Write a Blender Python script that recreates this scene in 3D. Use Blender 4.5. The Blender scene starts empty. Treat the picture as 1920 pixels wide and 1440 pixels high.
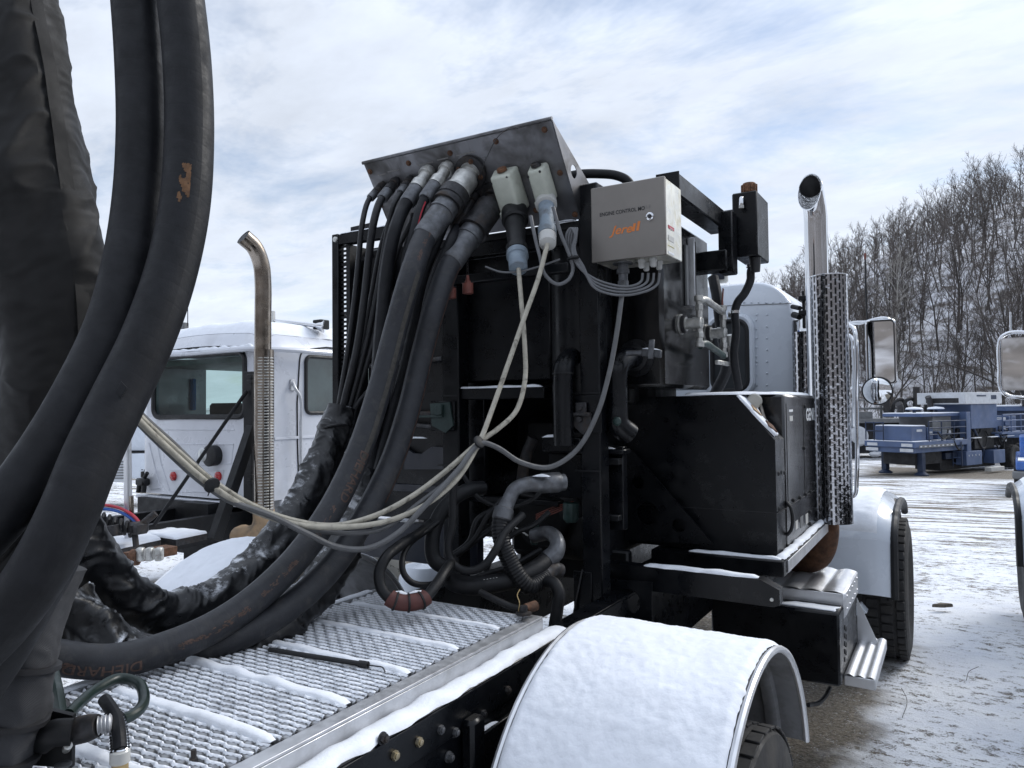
import bpy, bmesh, math, random
import numpy as np
from mathutils import Vector, Matrix, noise as mnoise
R = math.radians
SC = bpy.context.scene
COL = SC.collection
# ---------------------------------------------------------------- camera
# world axes: +Y is the way the truck points, +X its kerb side, Z up, metres
F = 1380.; CX, CY = 960., 720.                       # focal length and centre in photo pixels
CAM = (1.65, 0., 2.0); YAW = R(31.); PIT = R(1.7); ROL = R(.6)
def _basis():
    f0 = (-math.sin(YAW), math.cos(YAW), 0); r0 = (math.cos(YAW), math.sin(YAW), 0)
    cp, sp = math.cos(PIT), math.sin(PIT)
    f = (f0[0]*cp, f0[1]*cp, sp); u0 = (-f0[0]*sp, -f0[1]*sp, cp)
    cr, sr = math.cos(ROL), math.sin(ROL)
    r = tuple(a*cr-b*sr for a, b in zip(r0, u0)); u = tuple(b*cr+a*sr for a, b in zip(r0, u0))
    return r, u, f
RV, UPV, FV = _basis()
cd = bpy.data.cameras.new('camera'); cam = bpy.data.objects.new('camera', cd); COL.objects.link(cam)
cd.sensor_width = 36.; cd.lens = F/1920*36; cd.clip_start = .05; cd.clip_end = 3000
cam.matrix_world = Matrix(((RV[0], UPV[0], -FV[0], CAM[0]), (RV[1], UPV[1], -FV[1], CAM[1]), (RV[2], UPV[2], -FV[2], CAM[2]), (0, 0, 0, 1)))
SC.camera = cam
# ---------------------------------------------------------------- sky and sun (winter overcast with thin blue gaps)
SUN_EL, SUN_AZ = R(38), R(-30)                       # sun veiled by cloud, out of frame to the right; azimuth from +Y towards -X
W = bpy.data.worlds.new('World'); SC.world = W; W.use_nodes = True
nt = W.node_tree; N = nt.nodes; L = nt.links; N.clear()
def wn(t, **k):
    n = N.new(t)
    for a, b in k.items(): setattr(n, a, b)
    return n
def wmath(op, a, b=None, clamp=False):
    n = wn('ShaderNodeMath', operation=op, use_clamp=clamp)
    for i, v in enumerate((a, b)):
        if v is None: continue
        if isinstance(v, (int, float)): n.inputs[i].default_value = v
        else: L.new(v, n.inputs[i])
    return n.outputs[0]
sky = wn('ShaderNodeTexSky', sky_type='NISHITA', sun_disc=False, sun_elevation=SUN_EL, sun_rotation=-SUN_AZ, altitude=200, air_density=1.0, dust_density=.6, ozone_density=1.5)
tc = wn('ShaderNodeTexCoord'); sx = wn('ShaderNodeSeparateXYZ'); L.new(tc.outputs['Generated'], sx.inputs[0])
zz = wmath('ADD', wmath('MAXIMUM', sx.outputs[2], 0.), .16)
cb = wn('ShaderNodeCombineXYZ'); L.new(wmath('DIVIDE', sx.outputs[0], zz), cb.inputs[0]); L.new(wmath('DIVIDE', sx.outputs[1], zz), cb.inputs[1])
def wnoise(sc, det, ro, dist, off=(0, 0, 0), st=(1, 1, 1)):
    mp = wn('ShaderNodeMapping'); mp.inputs['Location'].default_value = off; mp.inputs['Scale'].default_value = st
    mp.inputs['Rotation'].default_value = (0, 0, R(35)); L.new(cb.outputs[0], mp.inputs[0])
    n = wn('ShaderNodeTexNoise'); n.inputs['Scale'].default_value = sc; n.inputs['Detail'].default_value = det
    n.inputs['Roughness'].default_value = ro; n.inputs['Distortion'].default_value = dist; L.new(mp.outputs[0], n.inputs[0]); return n.outputs[0]
cov = wnoise(1.25, 6, .66, .3, (3.1, 1.7, 0), (1, 1.5, 1))
mr = wn('ShaderNodeMapRange'); L.new(cov, mr.inputs[0]); mr.inputs[1].default_value = .36; mr.inputs[2].default_value = .56; mr.inputs[3].default_value = .34; mr.inputs[4].default_value = 1.
mr.clamp = True
# thicker haze towards the horizon, a glow of cloud where the sun stands behind it
sd = Vector((-math.sin(SUN_AZ)*-1, math.cos(SUN_AZ), 0)); sd = Vector((math.sin(-SUN_AZ)*math.cos(SUN_EL), math.cos(SUN_AZ)*math.cos(SUN_EL), math.sin(SUN_EL)))
dt = wn('ShaderNodeVectorMath', operation='DOT_PRODUCT'); L.new(tc.outputs['Generated'], dt.inputs[0]); dt.inputs[1].default_value = sd
glow = wmath('POWER', wmath('MAXIMUM', dt.outputs['Value'], 0.), 5.)
hz_ = wmath('POWER', wmath('SUBTRACT', 1., wmath('MAXIMUM', sx.outputs[2], 0.), True), 5.)
n3 = wnoise(2.6, 5, .62, 0., (1.2, 9.1, 0), (1, 1.6, 1))
zen = wn('ShaderNodeMapRange'); zen.interpolation_type = 'SMOOTHSTEP'; L.new(sx.outputs[2], zen.inputs[0]); zen.inputs[1].default_value = .3; zen.inputs[2].default_value = .95; zen.inputs[3].default_value = 1.; zen.inputs[4].default_value = 1.75   # overcast: brighter overhead than low down, an added gain that lifts the scene light
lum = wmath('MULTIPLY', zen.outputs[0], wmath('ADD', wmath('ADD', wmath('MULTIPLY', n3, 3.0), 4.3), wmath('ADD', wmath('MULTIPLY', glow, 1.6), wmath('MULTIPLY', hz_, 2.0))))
cc = wn('ShaderNodeMix', data_type='RGBA'); cc.inputs[0].default_value = 1.; cc.blend_type = 'MULTIPLY'
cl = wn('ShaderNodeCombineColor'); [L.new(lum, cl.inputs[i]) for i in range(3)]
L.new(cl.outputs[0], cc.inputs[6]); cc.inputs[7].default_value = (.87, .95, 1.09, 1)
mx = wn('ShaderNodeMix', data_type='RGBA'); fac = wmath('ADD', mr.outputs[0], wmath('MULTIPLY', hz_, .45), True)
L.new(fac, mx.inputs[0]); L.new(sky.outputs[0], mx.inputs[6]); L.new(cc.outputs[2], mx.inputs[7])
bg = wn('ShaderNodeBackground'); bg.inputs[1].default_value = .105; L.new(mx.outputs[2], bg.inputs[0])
wo = wn('ShaderNodeOutputWorld'); L.new(bg.outputs[0], wo.inputs[0])
sl = bpy.data.lights.new('sun', 'SUN'); sl.energy = 1.5; sl.angle = R(24); sl.color = (1., .965, .91)
so = bpy.data.objects.new('sun', sl); COL.objects.link(so); so.rotation_euler = (-sd).to_track_quat('-Z', 'Y').to_euler()
SC.view_settings.view_transform = 'Standard'; SC.view_settings.look = 'None'; SC.view_settings.exposure = .45; SC.view_settings.gamma = 1.
SC.view_settings.use_curve_mapping = False
W.cycles.sampling_method = 'MANUAL'; W.cycles.sample_map_resolution = 256
SC.cycles.max_bounces = 5; SC.cycles.diffuse_bounces = 2; SC.cycles.glossy_bounces = 3; SC.cycles.transparent_max_bounces = 8; SC.cycles.caustics_reflective = False; SC.cycles.caustics_refractive = False
# ---------------------------------------------------------------- helpers
V = Vector
def ray(px, py):
    a = (px-CX)/F; b = -(py-CY)/F
    return V([f+r*a+u*b for r, u, f in zip(RV, UPV, FV)])
def at(px, py, X=None, Y=None, Z=None, d=None):      # photo pixel + one known coordinate (or the distance) -> world point
    v = ray(px, py)
    if X is not None: t = (X-CAM[0])/v.x
    elif Y is not None: t = (Y-CAM[1])/v.y
    elif Z is not None: t = (Z-CAM[2])/v.z
    else: t = d
    return V(CAM)+v*t
def atp(px, py, p0, n):                              # photo pixel on a plane
    v = ray(px, py); return V(CAM)+v*((V(p0)-V(CAM)).dot(V(n))/v.dot(V(n)))
def spline(pts, n=8):
    P = [V(p) for p in pts]
    if len(P) < 3: return [P[0].lerp(P[-1], i/n) for i in range(n+1)]
    P = [P[0]*2-P[1]]+P+[P[-1]*2-P[-2]]; out = []
    for i in range(1, len(P)-2):
        a, b, c, d = P[i-1:i+3]
        # centripetal-ish: tangents scaled to the span
        l0, l1, l2 = (b-a).length+1e-9, (c-b).length+1e-9, (d-c).length+1e-9
        m1 = ((b-a)/l0+(c-b)/l1)*.5*l1; m2 = ((c-b)/l1+(d-c)/l2)*.5*l1
        for k in range(n):
            t = k/n; t2 = t*t; t3 = t2*t
            out.append(b*(2*t3-3*t2+1)+m1*(t3-2*t2+t)+c*(-2*t3+3*t2)+m2*(t3-t2))
    out.append(P[-2].copy()); return out
def nz(x, y=0., z=0., s=1.): return mnoise.noise((x*s, y*s, z*s))
class MB:
    def __init__(s): s.v = []; s.f = []; s.uv = None
    def add(s, vs, fs):
        o = len(s.v); s.v += [tuple(v) for v in vs]; s.f += [tuple(o+i for i in f) for f in fs]; return s
    def obox(s, c, ax, h, ch=.003):                  # chamfered box: centre, three unit axes, half sizes
        c = V(c); ax = [V(a) for a in ax]; ch = min(ch, min(h)*.45); vs = []; ix = {}
        for sx_ in (-1, 1):
            for sy in (-1, 1):
                for sz in (-1, 1):
                    for k in range(3):
                        q = [h[0]-ch, h[1]-ch, h[2]-ch]; q[k] = h[k]
                        ix[(sx_, sy, sz, k)] = len(vs)
                        vs.append(c+ax[0]*(sx_*q[0])+ax[1]*(sy*q[1])+ax[2]*(sz*q[2]))
        fs = []; S = (-1, 1)
        def g(k, a, i, b, j, cc): t = [0, 0, 0]; t[a] = i; t[b] = j; return ix[(t[0], t[1], t[2], k)]
        for k in range(3):
            a, b = (k+1) % 3, (k+2) % 3
            for sg in S:
                def I(i, j, kk=k): t = [0, 0, 0]; t[k] = sg; t[a] = i; t[b] = j; return ix[(*t, kk)]
                q = [I(-1, -1), I(1, -1), I(1, 1), I(-1, 1)]; fs.append(q if sg > 0 else q[::-1])
        for k in range(3):                            # edges along axis k
            a, b = (k+1) % 3, (k+2) % 3
            for i in S:
                for j in S:
                    def I(e, kk): t = [0, 0, 0]; t[k] = e; t[a] = i; t[b] = j; return ix[(*t, kk)]
                    q = [I(-1, a), I(1, a), I(1, b), I(-1, b)]; fs.append(q[::-1] if i*j > 0 else q)
        for x in S:
            for y in S:
                for z in S:
                    q = [ix[(x, y, z, 0)], ix[(x, y, z, 1)], ix[(x, y, z, 2)]]; fs.append(q if x*y*z > 0 else q[::-1])
        return s.add(vs, fs)
    def box(s, lo, hi, ch=.003):
        lo = V(lo); hi = V(hi)
        lo, hi = V([min(a, b) for a, b in zip(lo, hi)]), V([max(a, b) for a, b in zip(lo, hi)])
        return s.obox((lo+hi)/2, ((1, 0, 0), (0, 1, 0), (0, 0, 1)), list((hi-lo)/2), ch)
    def beam(s, p0, p1, w, h, up=(0, 0, 1), ch=.003):
        p0 = V(p0); p1 = V(p1); a = (p1-p0).normalized(); b = V(up).cross(a).normalized(); c = a.cross(b)
        return s.obox((p0+p1)/2, (a, b, c), ((p1-p0).length/2, w/2, h/2), ch)
    def prism(s, poly, vec):                         # planar polygon extruded along vec
        poly = [V(p) for p in poly]; vec = V(vec); n = len(poly)
        nn = V((0, 0, 0))
        for i in range(n): nn += poly[i].cross(poly[(i+1) % n])
        if nn.dot(vec) > 0: poly = poly[::-1]
        vs = poly+[p+vec for p in poly]
        fs = [tuple(range(n)), tuple(range(2*n-1, n-1, -1))]+[(i, i+n, (i+1) % n+n, (i+1) % n) for i in range(n)]
        return s.add(vs, [f[::-1] if False else f for f in fs])
    def tube(s, pts, r, n=12, sm=8, caps=True, raw=False, rf=None):
        P = [V(p) for p in pts] if raw else spline(pts, sm); m = len(P)
        if not isinstance(r, (list, tuple)): r = [r]*2
        rr = [np.interp(i/(m-1), np.linspace(0, 1, len(r)), r) for i in range(m)]
        if s.uv is None: s.uv = {}
        t = (P[1]-P[0]).normalized(); u = t.orthogonal().normalized()
        u = (V((0, 0, 1))-t*t.z); u = u.normalized() if u.length > .2 else t.orthogonal().normalized()
        o = len(s.v); ln = 0.
        for i in range(m):
            tt = (P[min(i+1, m-1)]-P[max(i-1, 0)]).normalized()
            u = (u-tt*u.dot(tt)).normalized(); w = tt.cross(u)
            if i: ln += (P[i]-P[i-1]).length
            for k in range(n+1):
                a = 2*math.pi*k/n; q = rr[i]*(1. if rf is None else rf(ln, a))
                s.v.append(tuple(P[i]+u*(math.cos(a)*q)+w*(math.sin(a)*q))); s.uv[len(s.v)-1] = (k/n, ln)
        for i in range(m-1):
            for k in range(n):
                a = o+i*(n+1)+k; s.f.append((a, a+1, a+n+2, a+n+1))
        if caps:
            s.f.append(tuple(o+k for k in range(n))[::-1]); e = o+(m-1)*(n+1); s.f.append(tuple(e+k for k in range(n)))
        return s
    def cyl(s, p0, p1, r0, r1=None, n=16, caps=True): return s.tube([p0, p1], [r0, r0 if r1 is None else r1], n, 1, caps, raw=True)
    def lathe(s, p0, ax, prof, n=20):                # prof = [(along, radius)...]
        p0 = V(p0); ax = V(ax).normalized(); u = ax.orthogonal().normalized(); w = ax.cross(u); o = len(s.v)
        for t, r in prof:
            for k in range(n): a = 2*math.pi*k/n; s.v.append(tuple(p0+ax*t+u*(math.cos(a)*r)+w*(math.sin(a)*r)))
        for i in range(len(prof)-1):
            for k in range(n): a = o+i*n+k; b = o+i*n+(k+1) % n; s.f.append((a, b, b+n, a+n))
        if prof[0][1] > 1e-5: s.f.append(tuple(o+k for k in range(n))[::-1])
        if prof[-1][1] > 1e-5: e = o+(len(prof)-1)*n; s.f.append(tuple(e+k for k in range(n)))
        return s
    def ball(s, c, r, n=12, sq=(1, 1, 1)):
        c = V(c); o = len(s.v); m = n//2
        for i in range(m+1):
            b = math.pi*i/m
            for k in range(n): a = 2*math.pi*k/n; s.v.append((c.x+r*sq[0]*math.sin(b)*math.cos(a), c.y+r*sq[1]*math.sin(b)*math.sin(a), c.z+r*sq[2]*math.cos(b)))
        for i in range(m):
            for k in range(n): a = o+i*n+k; b = o+i*n+(k+1) % n; s.f.append((a, a+n, b+n, b))
        return s
    def grid(s, fn, nu, nv):
        o = len(s.v)
        for i in range(nu+1):
            for j in range(nv+1): s.v.append(tuple(fn(i/nu, j/nv)))
        for i in range(nu):
            for j in range(nv): a = o+i*(nv+1)+j; s.f.append((a, a+nv+1, a+nv+2, a+1))
        return s
    def patch(s, pts, th, up=(0, 0, 1), jit=.008, seed=0., n=6):   # a snow cap over a star-shaped outline
        P = [V(p) for p in pts]; up = V(up).normalized(); Q = []
        for i in range(len(P)):
            a, b = P[i], P[(i+1) % len(P)]; k = max(1, int((b-a).length/.03)); k = min(k, 40)
            Q += [a.lerp(b, j/k) for j in range(k)]
        c = sum(Q, V((0, 0, 0)))/len(Q); o = len(s.v); m = len(Q); R_ = ((1, 0), (.985, .55), (.95, .85), (.8, 1), (.5, 1.), (.22, 1.), (0.02, 1.))
        for q, h in R_:
            for p in Q:
                w = c+(p-c)*q; e = (p-c).normalized()*(nz(p.x+seed, p.y, p.z, 23.)*jit*(1 if q > .7 else 0))
                hh = th*h*(1+.35*nz(w.x+seed, w.y, w.z, 9.)); s.v.append(tuple(w+e+up*hh))
        for i in range(len(R_)-1):
            for k in range(m): a = o+i*m+k; b = o+i*m+(k+1) % m; s.f.append((a, b, b+m, a+m))
        s.f.append(tuple(o+(len(R_)-1)*m+k for k in range(m))); return s
    def ribbon(s, p0, p1, w, th, side, up=(0, 0, 1), jit=.25, seed=0., step=.02):  # a snow line lying along an edge
        p0 = V(p0); p1 = V(p1); sd_ = V(side).normalized(); up = V(up); ln = (p1-p0).length; m = max(4, int(ln/step)); o = len(s.v); K = 7
        for i in range(m+1):
            t = i/m; c = p0.lerp(p1, t); e = min(1., min(t, 1-t)*ln/.03+.15)
            ww = w*(1+jit*nz(t*ln*18+seed, 3.3)+jit*.6*nz(t*ln*47+seed, 8.1))*(.55+.45*e); hh = th*e*(1+.5*nz(t*ln*12+seed, 5.5)); j = w*.2*nz(t*ln*14+seed, 1.1)
            for k in range(K):
                a = math.pi*k/(K-1); s.v.append(tuple(c+sd_*(j-math.cos(a)*ww/2)+up*(max(0, math.sin(a))**.6*hh)))
        for i in range(m):
            for k in range(K-1): a = o+i*K+k; s.f.append((a, a+1, a+K+1, a+K))
        return s
    def build(s, name, mat, parent=None, ang=38, flat=False, fix=False):
        me = bpy.data.meshes.new(name); me.from_pydata(s.v, [], s.f)
        if s.uv:
            ul = me.uv_layers.new(name='UVMap'); li = np.empty(len(me.loops), dtype=np.int32); me.loops.foreach_get('vertex_index', li)
            tab = np.zeros((len(s.v), 2), dtype=np.float32)
            for i, q in s.uv.items(): tab[i] = q
            ul.data.foreach_set('uv', tab[li].ravel())
        if fix:
            bm = bmesh.new(); bm.from_mesh(me); bmesh.ops.recalc_face_normals(bm, faces=bm.faces); bm.to_mesh(me); bm.free()
        if not flat:
            me.polygons.foreach_set('use_smooth', [True]*len(me.polygons)); me.set_sharp_from_angle(angle=R(ang))
        me.materials.append(MAT[mat] if isinstance(mat, str) else mat)
        o = bpy.data.objects.new(name, me); COL.objects.link(o)
        if parent is not None: put(o, parent)
        return o
def put(o, parent):
    o.parent = parent
    if parent.type == 'EMPTY' and parent.parent is None: o.matrix_parent_inverse = Matrix.Translation(-parent.location)
def tag(o, label, cat, group=None):
    o['label'] = label; o['category'] = cat
    if group: o['group'] = group
    return o
def thing(name, label, cat, loc=(0, 0, 0), group=None):
    o = bpy.data.objects.new(name, None); COL.objects.link(o); o.location = loc; o.empty_display_size = .1; return tag(o, label, cat, group)
def struct(o, kind='structure'): o['kind'] = kind; return o
def text2d(s, size, shear=0., bold=0., font=None):
    cu = bpy.data.curves.new('t', 'FONT'); cu.body = s; cu.size = size; cu.shear = shear; cu.offset = bold; cu.align_x = 'CENTER'; cu.align_y = 'CENTER'; cu.resolution_u = 3
    ob = bpy.data.objects.new('t', cu); me = bpy.data.meshes.new_from_object(ob)
    vs = [tuple(v.co) for v in me.vertices]; fs = [tuple(p.vertices) for p in me.polygons]
    bpy.data.objects.remove(ob); bpy.data.curves.remove(cu); bpy.data.meshes.remove(me); return vs, fs
def subdiv2d(vs, fs, cuts=2):
    bm = bmesh.new(); q = [bm.verts.new(v) for v in vs]
    for f in fs:
        try: bm.faces.new([q[i] for i in f])
        except ValueError: pass
    bmesh.ops.triangulate(bm, faces=bm.faces[:]); bmesh.ops.subdivide_edges(bm, edges=bm.edges[:], cuts=cuts, use_grid_fill=True); bm.verts.index_update(); o = ([tuple(v.co) for v in bm.verts], [tuple(v.index for v in f.verts) for f in bm.faces]); bm.free(); return o
def letter(s, o, xd, yd, size, mat, parent, name='lettering', shear=0., bold=0., lift=.0015, sx_=1.):
    o = V(o); xd = V(xd).normalized(); yd = V(yd); yd = (yd-xd*yd.dot(xd)).normalized(); n = xd.cross(yd); vs, fs = text2d(s, size, shear, bold)
    mb = MB(); mb.add([o+xd*(x*sx_)+yd*y+n*lift for x, y, _ in vs], fs); return mb.build(name, mat, parent, flat=True)
# ---------------------------------------------------------------- materials
MAT = {}
def mat(name, col, rough=.5, metal=0., var=.25, vs=6., bump=0., bs=60., dirt=None, ds=3., dth=(.5, .7), rv=.12, spec=.5, coat=0., uvwrap=None, weave=0., detail=3.):
    m = bpy.data.materials.new(name); m.use_nodes = True; nt = m.node_tree; n_, l_ = nt.nodes, nt.links
    b = n_['Principled BSDF']; b.inputs['Metallic'].default_value = metal; b.inputs['Specular IOR Level'].default_value = spec; b.inputs['Coat Weight'].default_value = coat; b.inputs['Coat Roughness'].default_value = .08
    tc = n_.new('ShaderNodeTexCoord')
    def noise(sc, det=detail, ro=.6, src='Object', dist=0.):
        n = n_.new('ShaderNodeTexNoise'); n.inputs['Scale'].default_value = sc; n.inputs['Detail'].default_value = det; n.inputs['Roughness'].default_value = ro; n.inputs['Distortion'].default_value = dist
        l_.new(tc.outputs[src], n.inputs[0]); return n.outputs[0]
    a = noise(vs); c = n_.new('ShaderNodeMapRange'); l_.new(a, c.inputs[0]); c.inputs[1].default_value = .3; c.inputs[2].default_value = .7; c.inputs[3].default_value = 1-var; c.inputs[4].default_value = 1+var
    mx = n_.new('ShaderNodeMix'); mx.data_type = 'RGBA'; mx.blend_type = 'MULTIPLY'; mx.inputs[0].default_value = 1; mx.inputs[6].default_value = (*col, 1); cc = n_.new('ShaderNodeCombineColor')
    [l_.new(c.outputs[0], cc.inputs[i]) for i in range(3)]; l_.new(cc.outputs[0], mx.inputs[7]); out = mx.outputs[2]
    rr = n_.new('ShaderNodeMapRange'); l_.new(noise(vs*2.3), rr.inputs[0]); rr.inputs[1].default_value = .3; rr.inputs[2].default_value = .7; rr.inputs[3].default_value = max(.02, rough-rv); rr.inputs[4].default_value = min(1, rough+rv); ro = rr.outputs[0]
    if dirt:
        d = n_.new('ShaderNodeMapRange'); l_.new(noise(ds, 4, .65, dist=.4), d.inputs[0]); d.inputs[1].default_value = dth[0]; d.inputs[2].default_value = dth[1]
        m2 = n_.new('ShaderNodeMix'); m2.data_type = 'RGBA'; l_.new(d.outputs[0], m2.inputs[0]); l_.new(out, m2.inputs[6]); m2.inputs[7].default_value = (*dirt, 1); out = m2.outputs[2]
        m3 = n_.new('ShaderNodeMix'); m3.data_type = 'FLOAT'; l_.new(d.outputs[0], m3.inputs[0]); l_.new(ro, m3.inputs[2]); m3.inputs[3].default_value = min(1., rough+.3); ro = m3.outputs[0]
        if metal > .3:
            m4 = n_.new('ShaderNodeMapRange'); l_.new(d.outputs[0], m4.inputs[0]); m4.inputs[3].default_value = metal; m4.inputs[4].default_value = .1; l_.new(m4.outputs[0], b.inputs['Metallic'])
    l_.new(out, b.inputs['Base Color']); l_.new(ro, b.inputs['Roughness'])
    hs = []
    if bump: hs.append((noise(bs, 3, .6), bump))
    if uvwrap:                                        # fine wrap marks round a hose
        sp = n_.new('ShaderNodeSeparateXYZ'); l_.new(tc.outputs['UV'], sp.inputs[0])
        def M(op, x, y):
            k = n_.new('ShaderNodeMath'); k.operation = op
            for i, q in enumerate((x, y)):
                if isinstance(q, (int, float)): k.inputs[i].default_value = q
                else: l_.new(q, k.inputs[i])
            return k.outputs[0]
        ph = M('ADD', M('MULTIPLY', sp.outputs[1], uvwrap), M('ADD', sp.outputs[0], M('MULTIPLY', noise(5.), .5)))
        fr = M('FRACT', ph, 0); tri = M('POWER', M('ABSOLUTE', M('SUBTRACT', fr, .5), 0), 6.); hs.append((M('MULTIPLY', tri, -40.), .07))
    if weave:
        w = n_.new('ShaderNodeTexWave'); w.inputs['Scale'].default_value = weave; w.bands_direction = 'DIAGONAL'; l_.new(tc.outputs['Object'], w.inputs[0]); hs.append((w.outputs[1], .25))
    prev = None
    for h, st in hs:
        bp = n_.new('ShaderNodeBump'); bp.inputs['Strength'].default_value = st; bp.inputs['Distance'].default_value = .004; l_.new(h, bp.inputs['Height'])
        if prev: l_.new(prev, bp.inputs['Normal'])
        prev = bp.outputs[0]
    if prev: l_.new(prev, b.inputs['Normal'])
    MAT[name] = m; return m
mat('black_paint', (.0028, .0034, .0048), .30, var=.3, dirt=(.010, .0105, .012), ds=7, dth=(.52, .9), rv=.1, bump=.04, bs=9., spec=.26)
mat('black_steel', (.0036, .0042, .0055), .5, spec=.35, var=.35, dirt=(.020, .0195, .020), ds=9, dth=(.55, .9), bump=.12, bs=45)
mat('black_plastic', (.0065, .007, .0085), .55, var=.2, bump=.08, bs=90)
mat('hose_rubber', (.0085, .0092, .0115), .55, spec=.27, var=.28, vs=14, dirt=(.024, .025, .028), ds=16, dth=(.5, .85), bump=.12, bs=120, uvwrap=26., rv=.1)
mat('pump_rubber', (.0048, .0053, .0068), .5, spec=.35, var=.3, vs=18, dirt=(.014, .0145, .016), ds=20, dth=(.5, .85), bump=.1, bs=120)
mat('hose_dusty', (.019, .0205, .025), .52, spec=.4, var=.2, vs=18, dirt=(.058, .056, .055), ds=22, dth=(.52, .8), bump=.1, bs=140, uvwrap=60., rv=.08)
mat('thin_hose', (.0075, .0082, .0105), .5, var=.2, vs=18, dirt=(.026, .025, .026), ds=22, dth=(.55, .85), bump=.06, bs=140)
mat('vinyl', (.006, .0065, .008), .36, var=.25, vs=9, dirt=(.06, .062, .066), ds=30, dth=(.56, .9), bump=.15, bs=45, rv=.12)
def dusted(name, lo=.55, hi=.95, th=(.50, .62), ns=11.):     # snow that lies where the cloth faces up
    m = MAT[name]; n_, l_ = m.node_tree.nodes, m.node_tree.links; b = n_['Principled BSDF']; src = b.inputs['Base Color'].links[0].from_socket
    g = n_.new('ShaderNodeNewGeometry'); sp = n_.new('ShaderNodeSeparateXYZ'); l_.new(g.outputs['Normal'], sp.inputs[0]); a = n_.new('ShaderNodeMapRange'); l_.new(sp.outputs[2], a.inputs[0]); a.inputs[1].default_value = lo; a.inputs[2].default_value = hi
    t = n_.new('ShaderNodeTexCoord'); n = n_.new('ShaderNodeTexNoise'); n.inputs['Scale'].default_value = ns; n.inputs['Detail'].default_value = 5; n.inputs['Roughness'].default_value = .75; l_.new(t.outputs['Object'], n.inputs[0]); c = n_.new('ShaderNodeMapRange'); l_.new(n.outputs[0], c.inputs[0]); c.inputs[1].default_value = th[0]; c.inputs[2].default_value = th[1]
    k = n_.new('ShaderNodeMath'); k.operation = 'MULTIPLY'; l_.new(a.outputs[0], k.inputs[0]); l_.new(c.outputs[0], k.inputs[1]); x = n_.new('ShaderNodeMix'); x.data_type = 'RGBA'; l_.new(k.outputs[0], x.inputs[0]); l_.new(src, x.inputs[6]); x.inputs[7].default_value = (.80, .83, .88, 1); l_.new(x.outputs[2], b.inputs['Base Color'])
dusted('vinyl')
mat('canvas', (.0085, .0082, .0082), .62, var=.25, vs=5, bump=.06, bs=300, weave=240., spec=.3, dirt=(.018, .0175, .017), ds=9, dth=(.55, .85))
mat('grey_canvas', (.035, .036, .04), .8, var=.25, vs=7, bump=.1, bs=200, weave=200.)
mat('stainless', (.20, .20, .21), .36, .9, var=.2, vs=3, dirt=(.045, .042, .04), ds=4.5, dth=(.46, .66), bump=.03, bs=30)
mat('stainless_box', (.235, .218, .20), .46, .85, var=.07, vs=5, bump=.02, bs=80, rv=.06)
mat('stainless_lit', (.74, .72, .65), .35, .9, var=.15, vs=12, dirt=(.5, .46, .32), ds=14, dth=(.5, .8))  # brighter steel for the control box sides: light from the right put into colour
mat('chrome', (.72, .73, .75), .07, 1., var=.05, rv=.04)
mat('chrome_worn', (.27, .235, .20), .2, 1., var=.35, vs=5, dirt=(.16, .11, .06), ds=6, dth=(.5, .9), rv=.1)
mat('aluminium', (.70, .71, .73), .38, .8, var=.06, vs=9, rv=.06)
mat('alu_dull', (.55, .56, .58), .45, .7, var=.15, vs=14, dirt=(.3, .3, .3), ds=10, dth=(.6, .9), bump=.05, bs=90)
mat('fender_steel', (.22, .225, .235), .5, .4, var=.2, vs=10, dirt=(.10, .095, .09), ds=8, dth=(.52, .8), bump=.05, bs=60)
mat('galvanised', (.135, .14, .15), .5, .75, var=.3, vs=30, bump=.15, bs=80, dirt=(.1, .095, .09), ds=18, dth=(.55, .75))
mat('zinc', (.48, .48, .46), .42, .75, var=.3, vs=24, dirt=(.14, .10, .07), ds=14, dth=(.58, .8), bump=.12, bs=70)
mat('dark_fitting', (.045, .045, .048), .5, .6, var=.4, vs=30, bump=.15, bs=80, dirt=(.05, .035, .025), ds=16)
mat('silver_paint', (.60, .62, .67), .32, .1, var=.05, vs=2, dirt=(.50, .515, .55), ds=2.5, dth=(.5, .8), bump=.01, bs=4, coat=.4)
mat('white_paint', (.62, .67, .74), .28, 0., var=.04, vs=2, bump=.02, bs=5, coat=.5)
mat('snow', (.82, .85, .905), .75, 0., var=.04, vs=14, bump=.6, bs=38, spec=.25)
mat('snow_fine', (.82, .85, .90), .75, 0., var=.05, vs=20, bump=.4, bs=70, spec=.25)
mat('cream_cable', (.40, .375, .31), .5, 0., var=.18, vs=30, dirt=(.10, .09, .075), ds=26, dth=(.54, .72), bump=.08, bs=90)
mat('grey_cable', (.105, .107, .11), .5, 0., var=.15, vs=20, dirt=(.05, .05, .05), ds=16, dth=(.58, .8))
mat('grey_wire', (.12, .123, .13), .5, 0., var=.12, vs=20)
mat('socket_cream', (.50, .52, .45), .5, 0., var=.1, vs=20, dirt=(.22, .21, .17), ds=9, dth=(.56, .85), bump=.05, bs=50)
mat('plug_blue_grey', (.20, .25, .30), .5, 0., var=.12, vs=20, dirt=(.12, .13, .14), ds=12)
mat('red_cap', (.19, .06, .045), .6, 0., var=.3, vs=20, dirt=(.12, .05, .04), ds=14)
mat('red_wrap', (.105, .036, .031), .65, 0., var=.2, vs=14, bump=.1, bs=60)
mat('rust', (.095, .045, .024), .85, 0., var=.5, vs=24, bump=.3, bs=60)
mat('rust_cap', (.15, .07, .035), .75, .1, var=.5, vs=60, bump=.3, bs=60)
mat('brass', (.45, .33, .16), .4, .8, var=.25, vs=20)
mat('yellow_zinc', (.42, .36, .24), .42, .8, var=.25, vs=40, dirt=(.12, .11, .1), ds=40, bump=.1, bs=90)
mat('orange', (.62, .19, .045), .6, var=.1)
mat('orange_print', (.075, .043, .032), .6, var=.35, vs=60)
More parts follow.
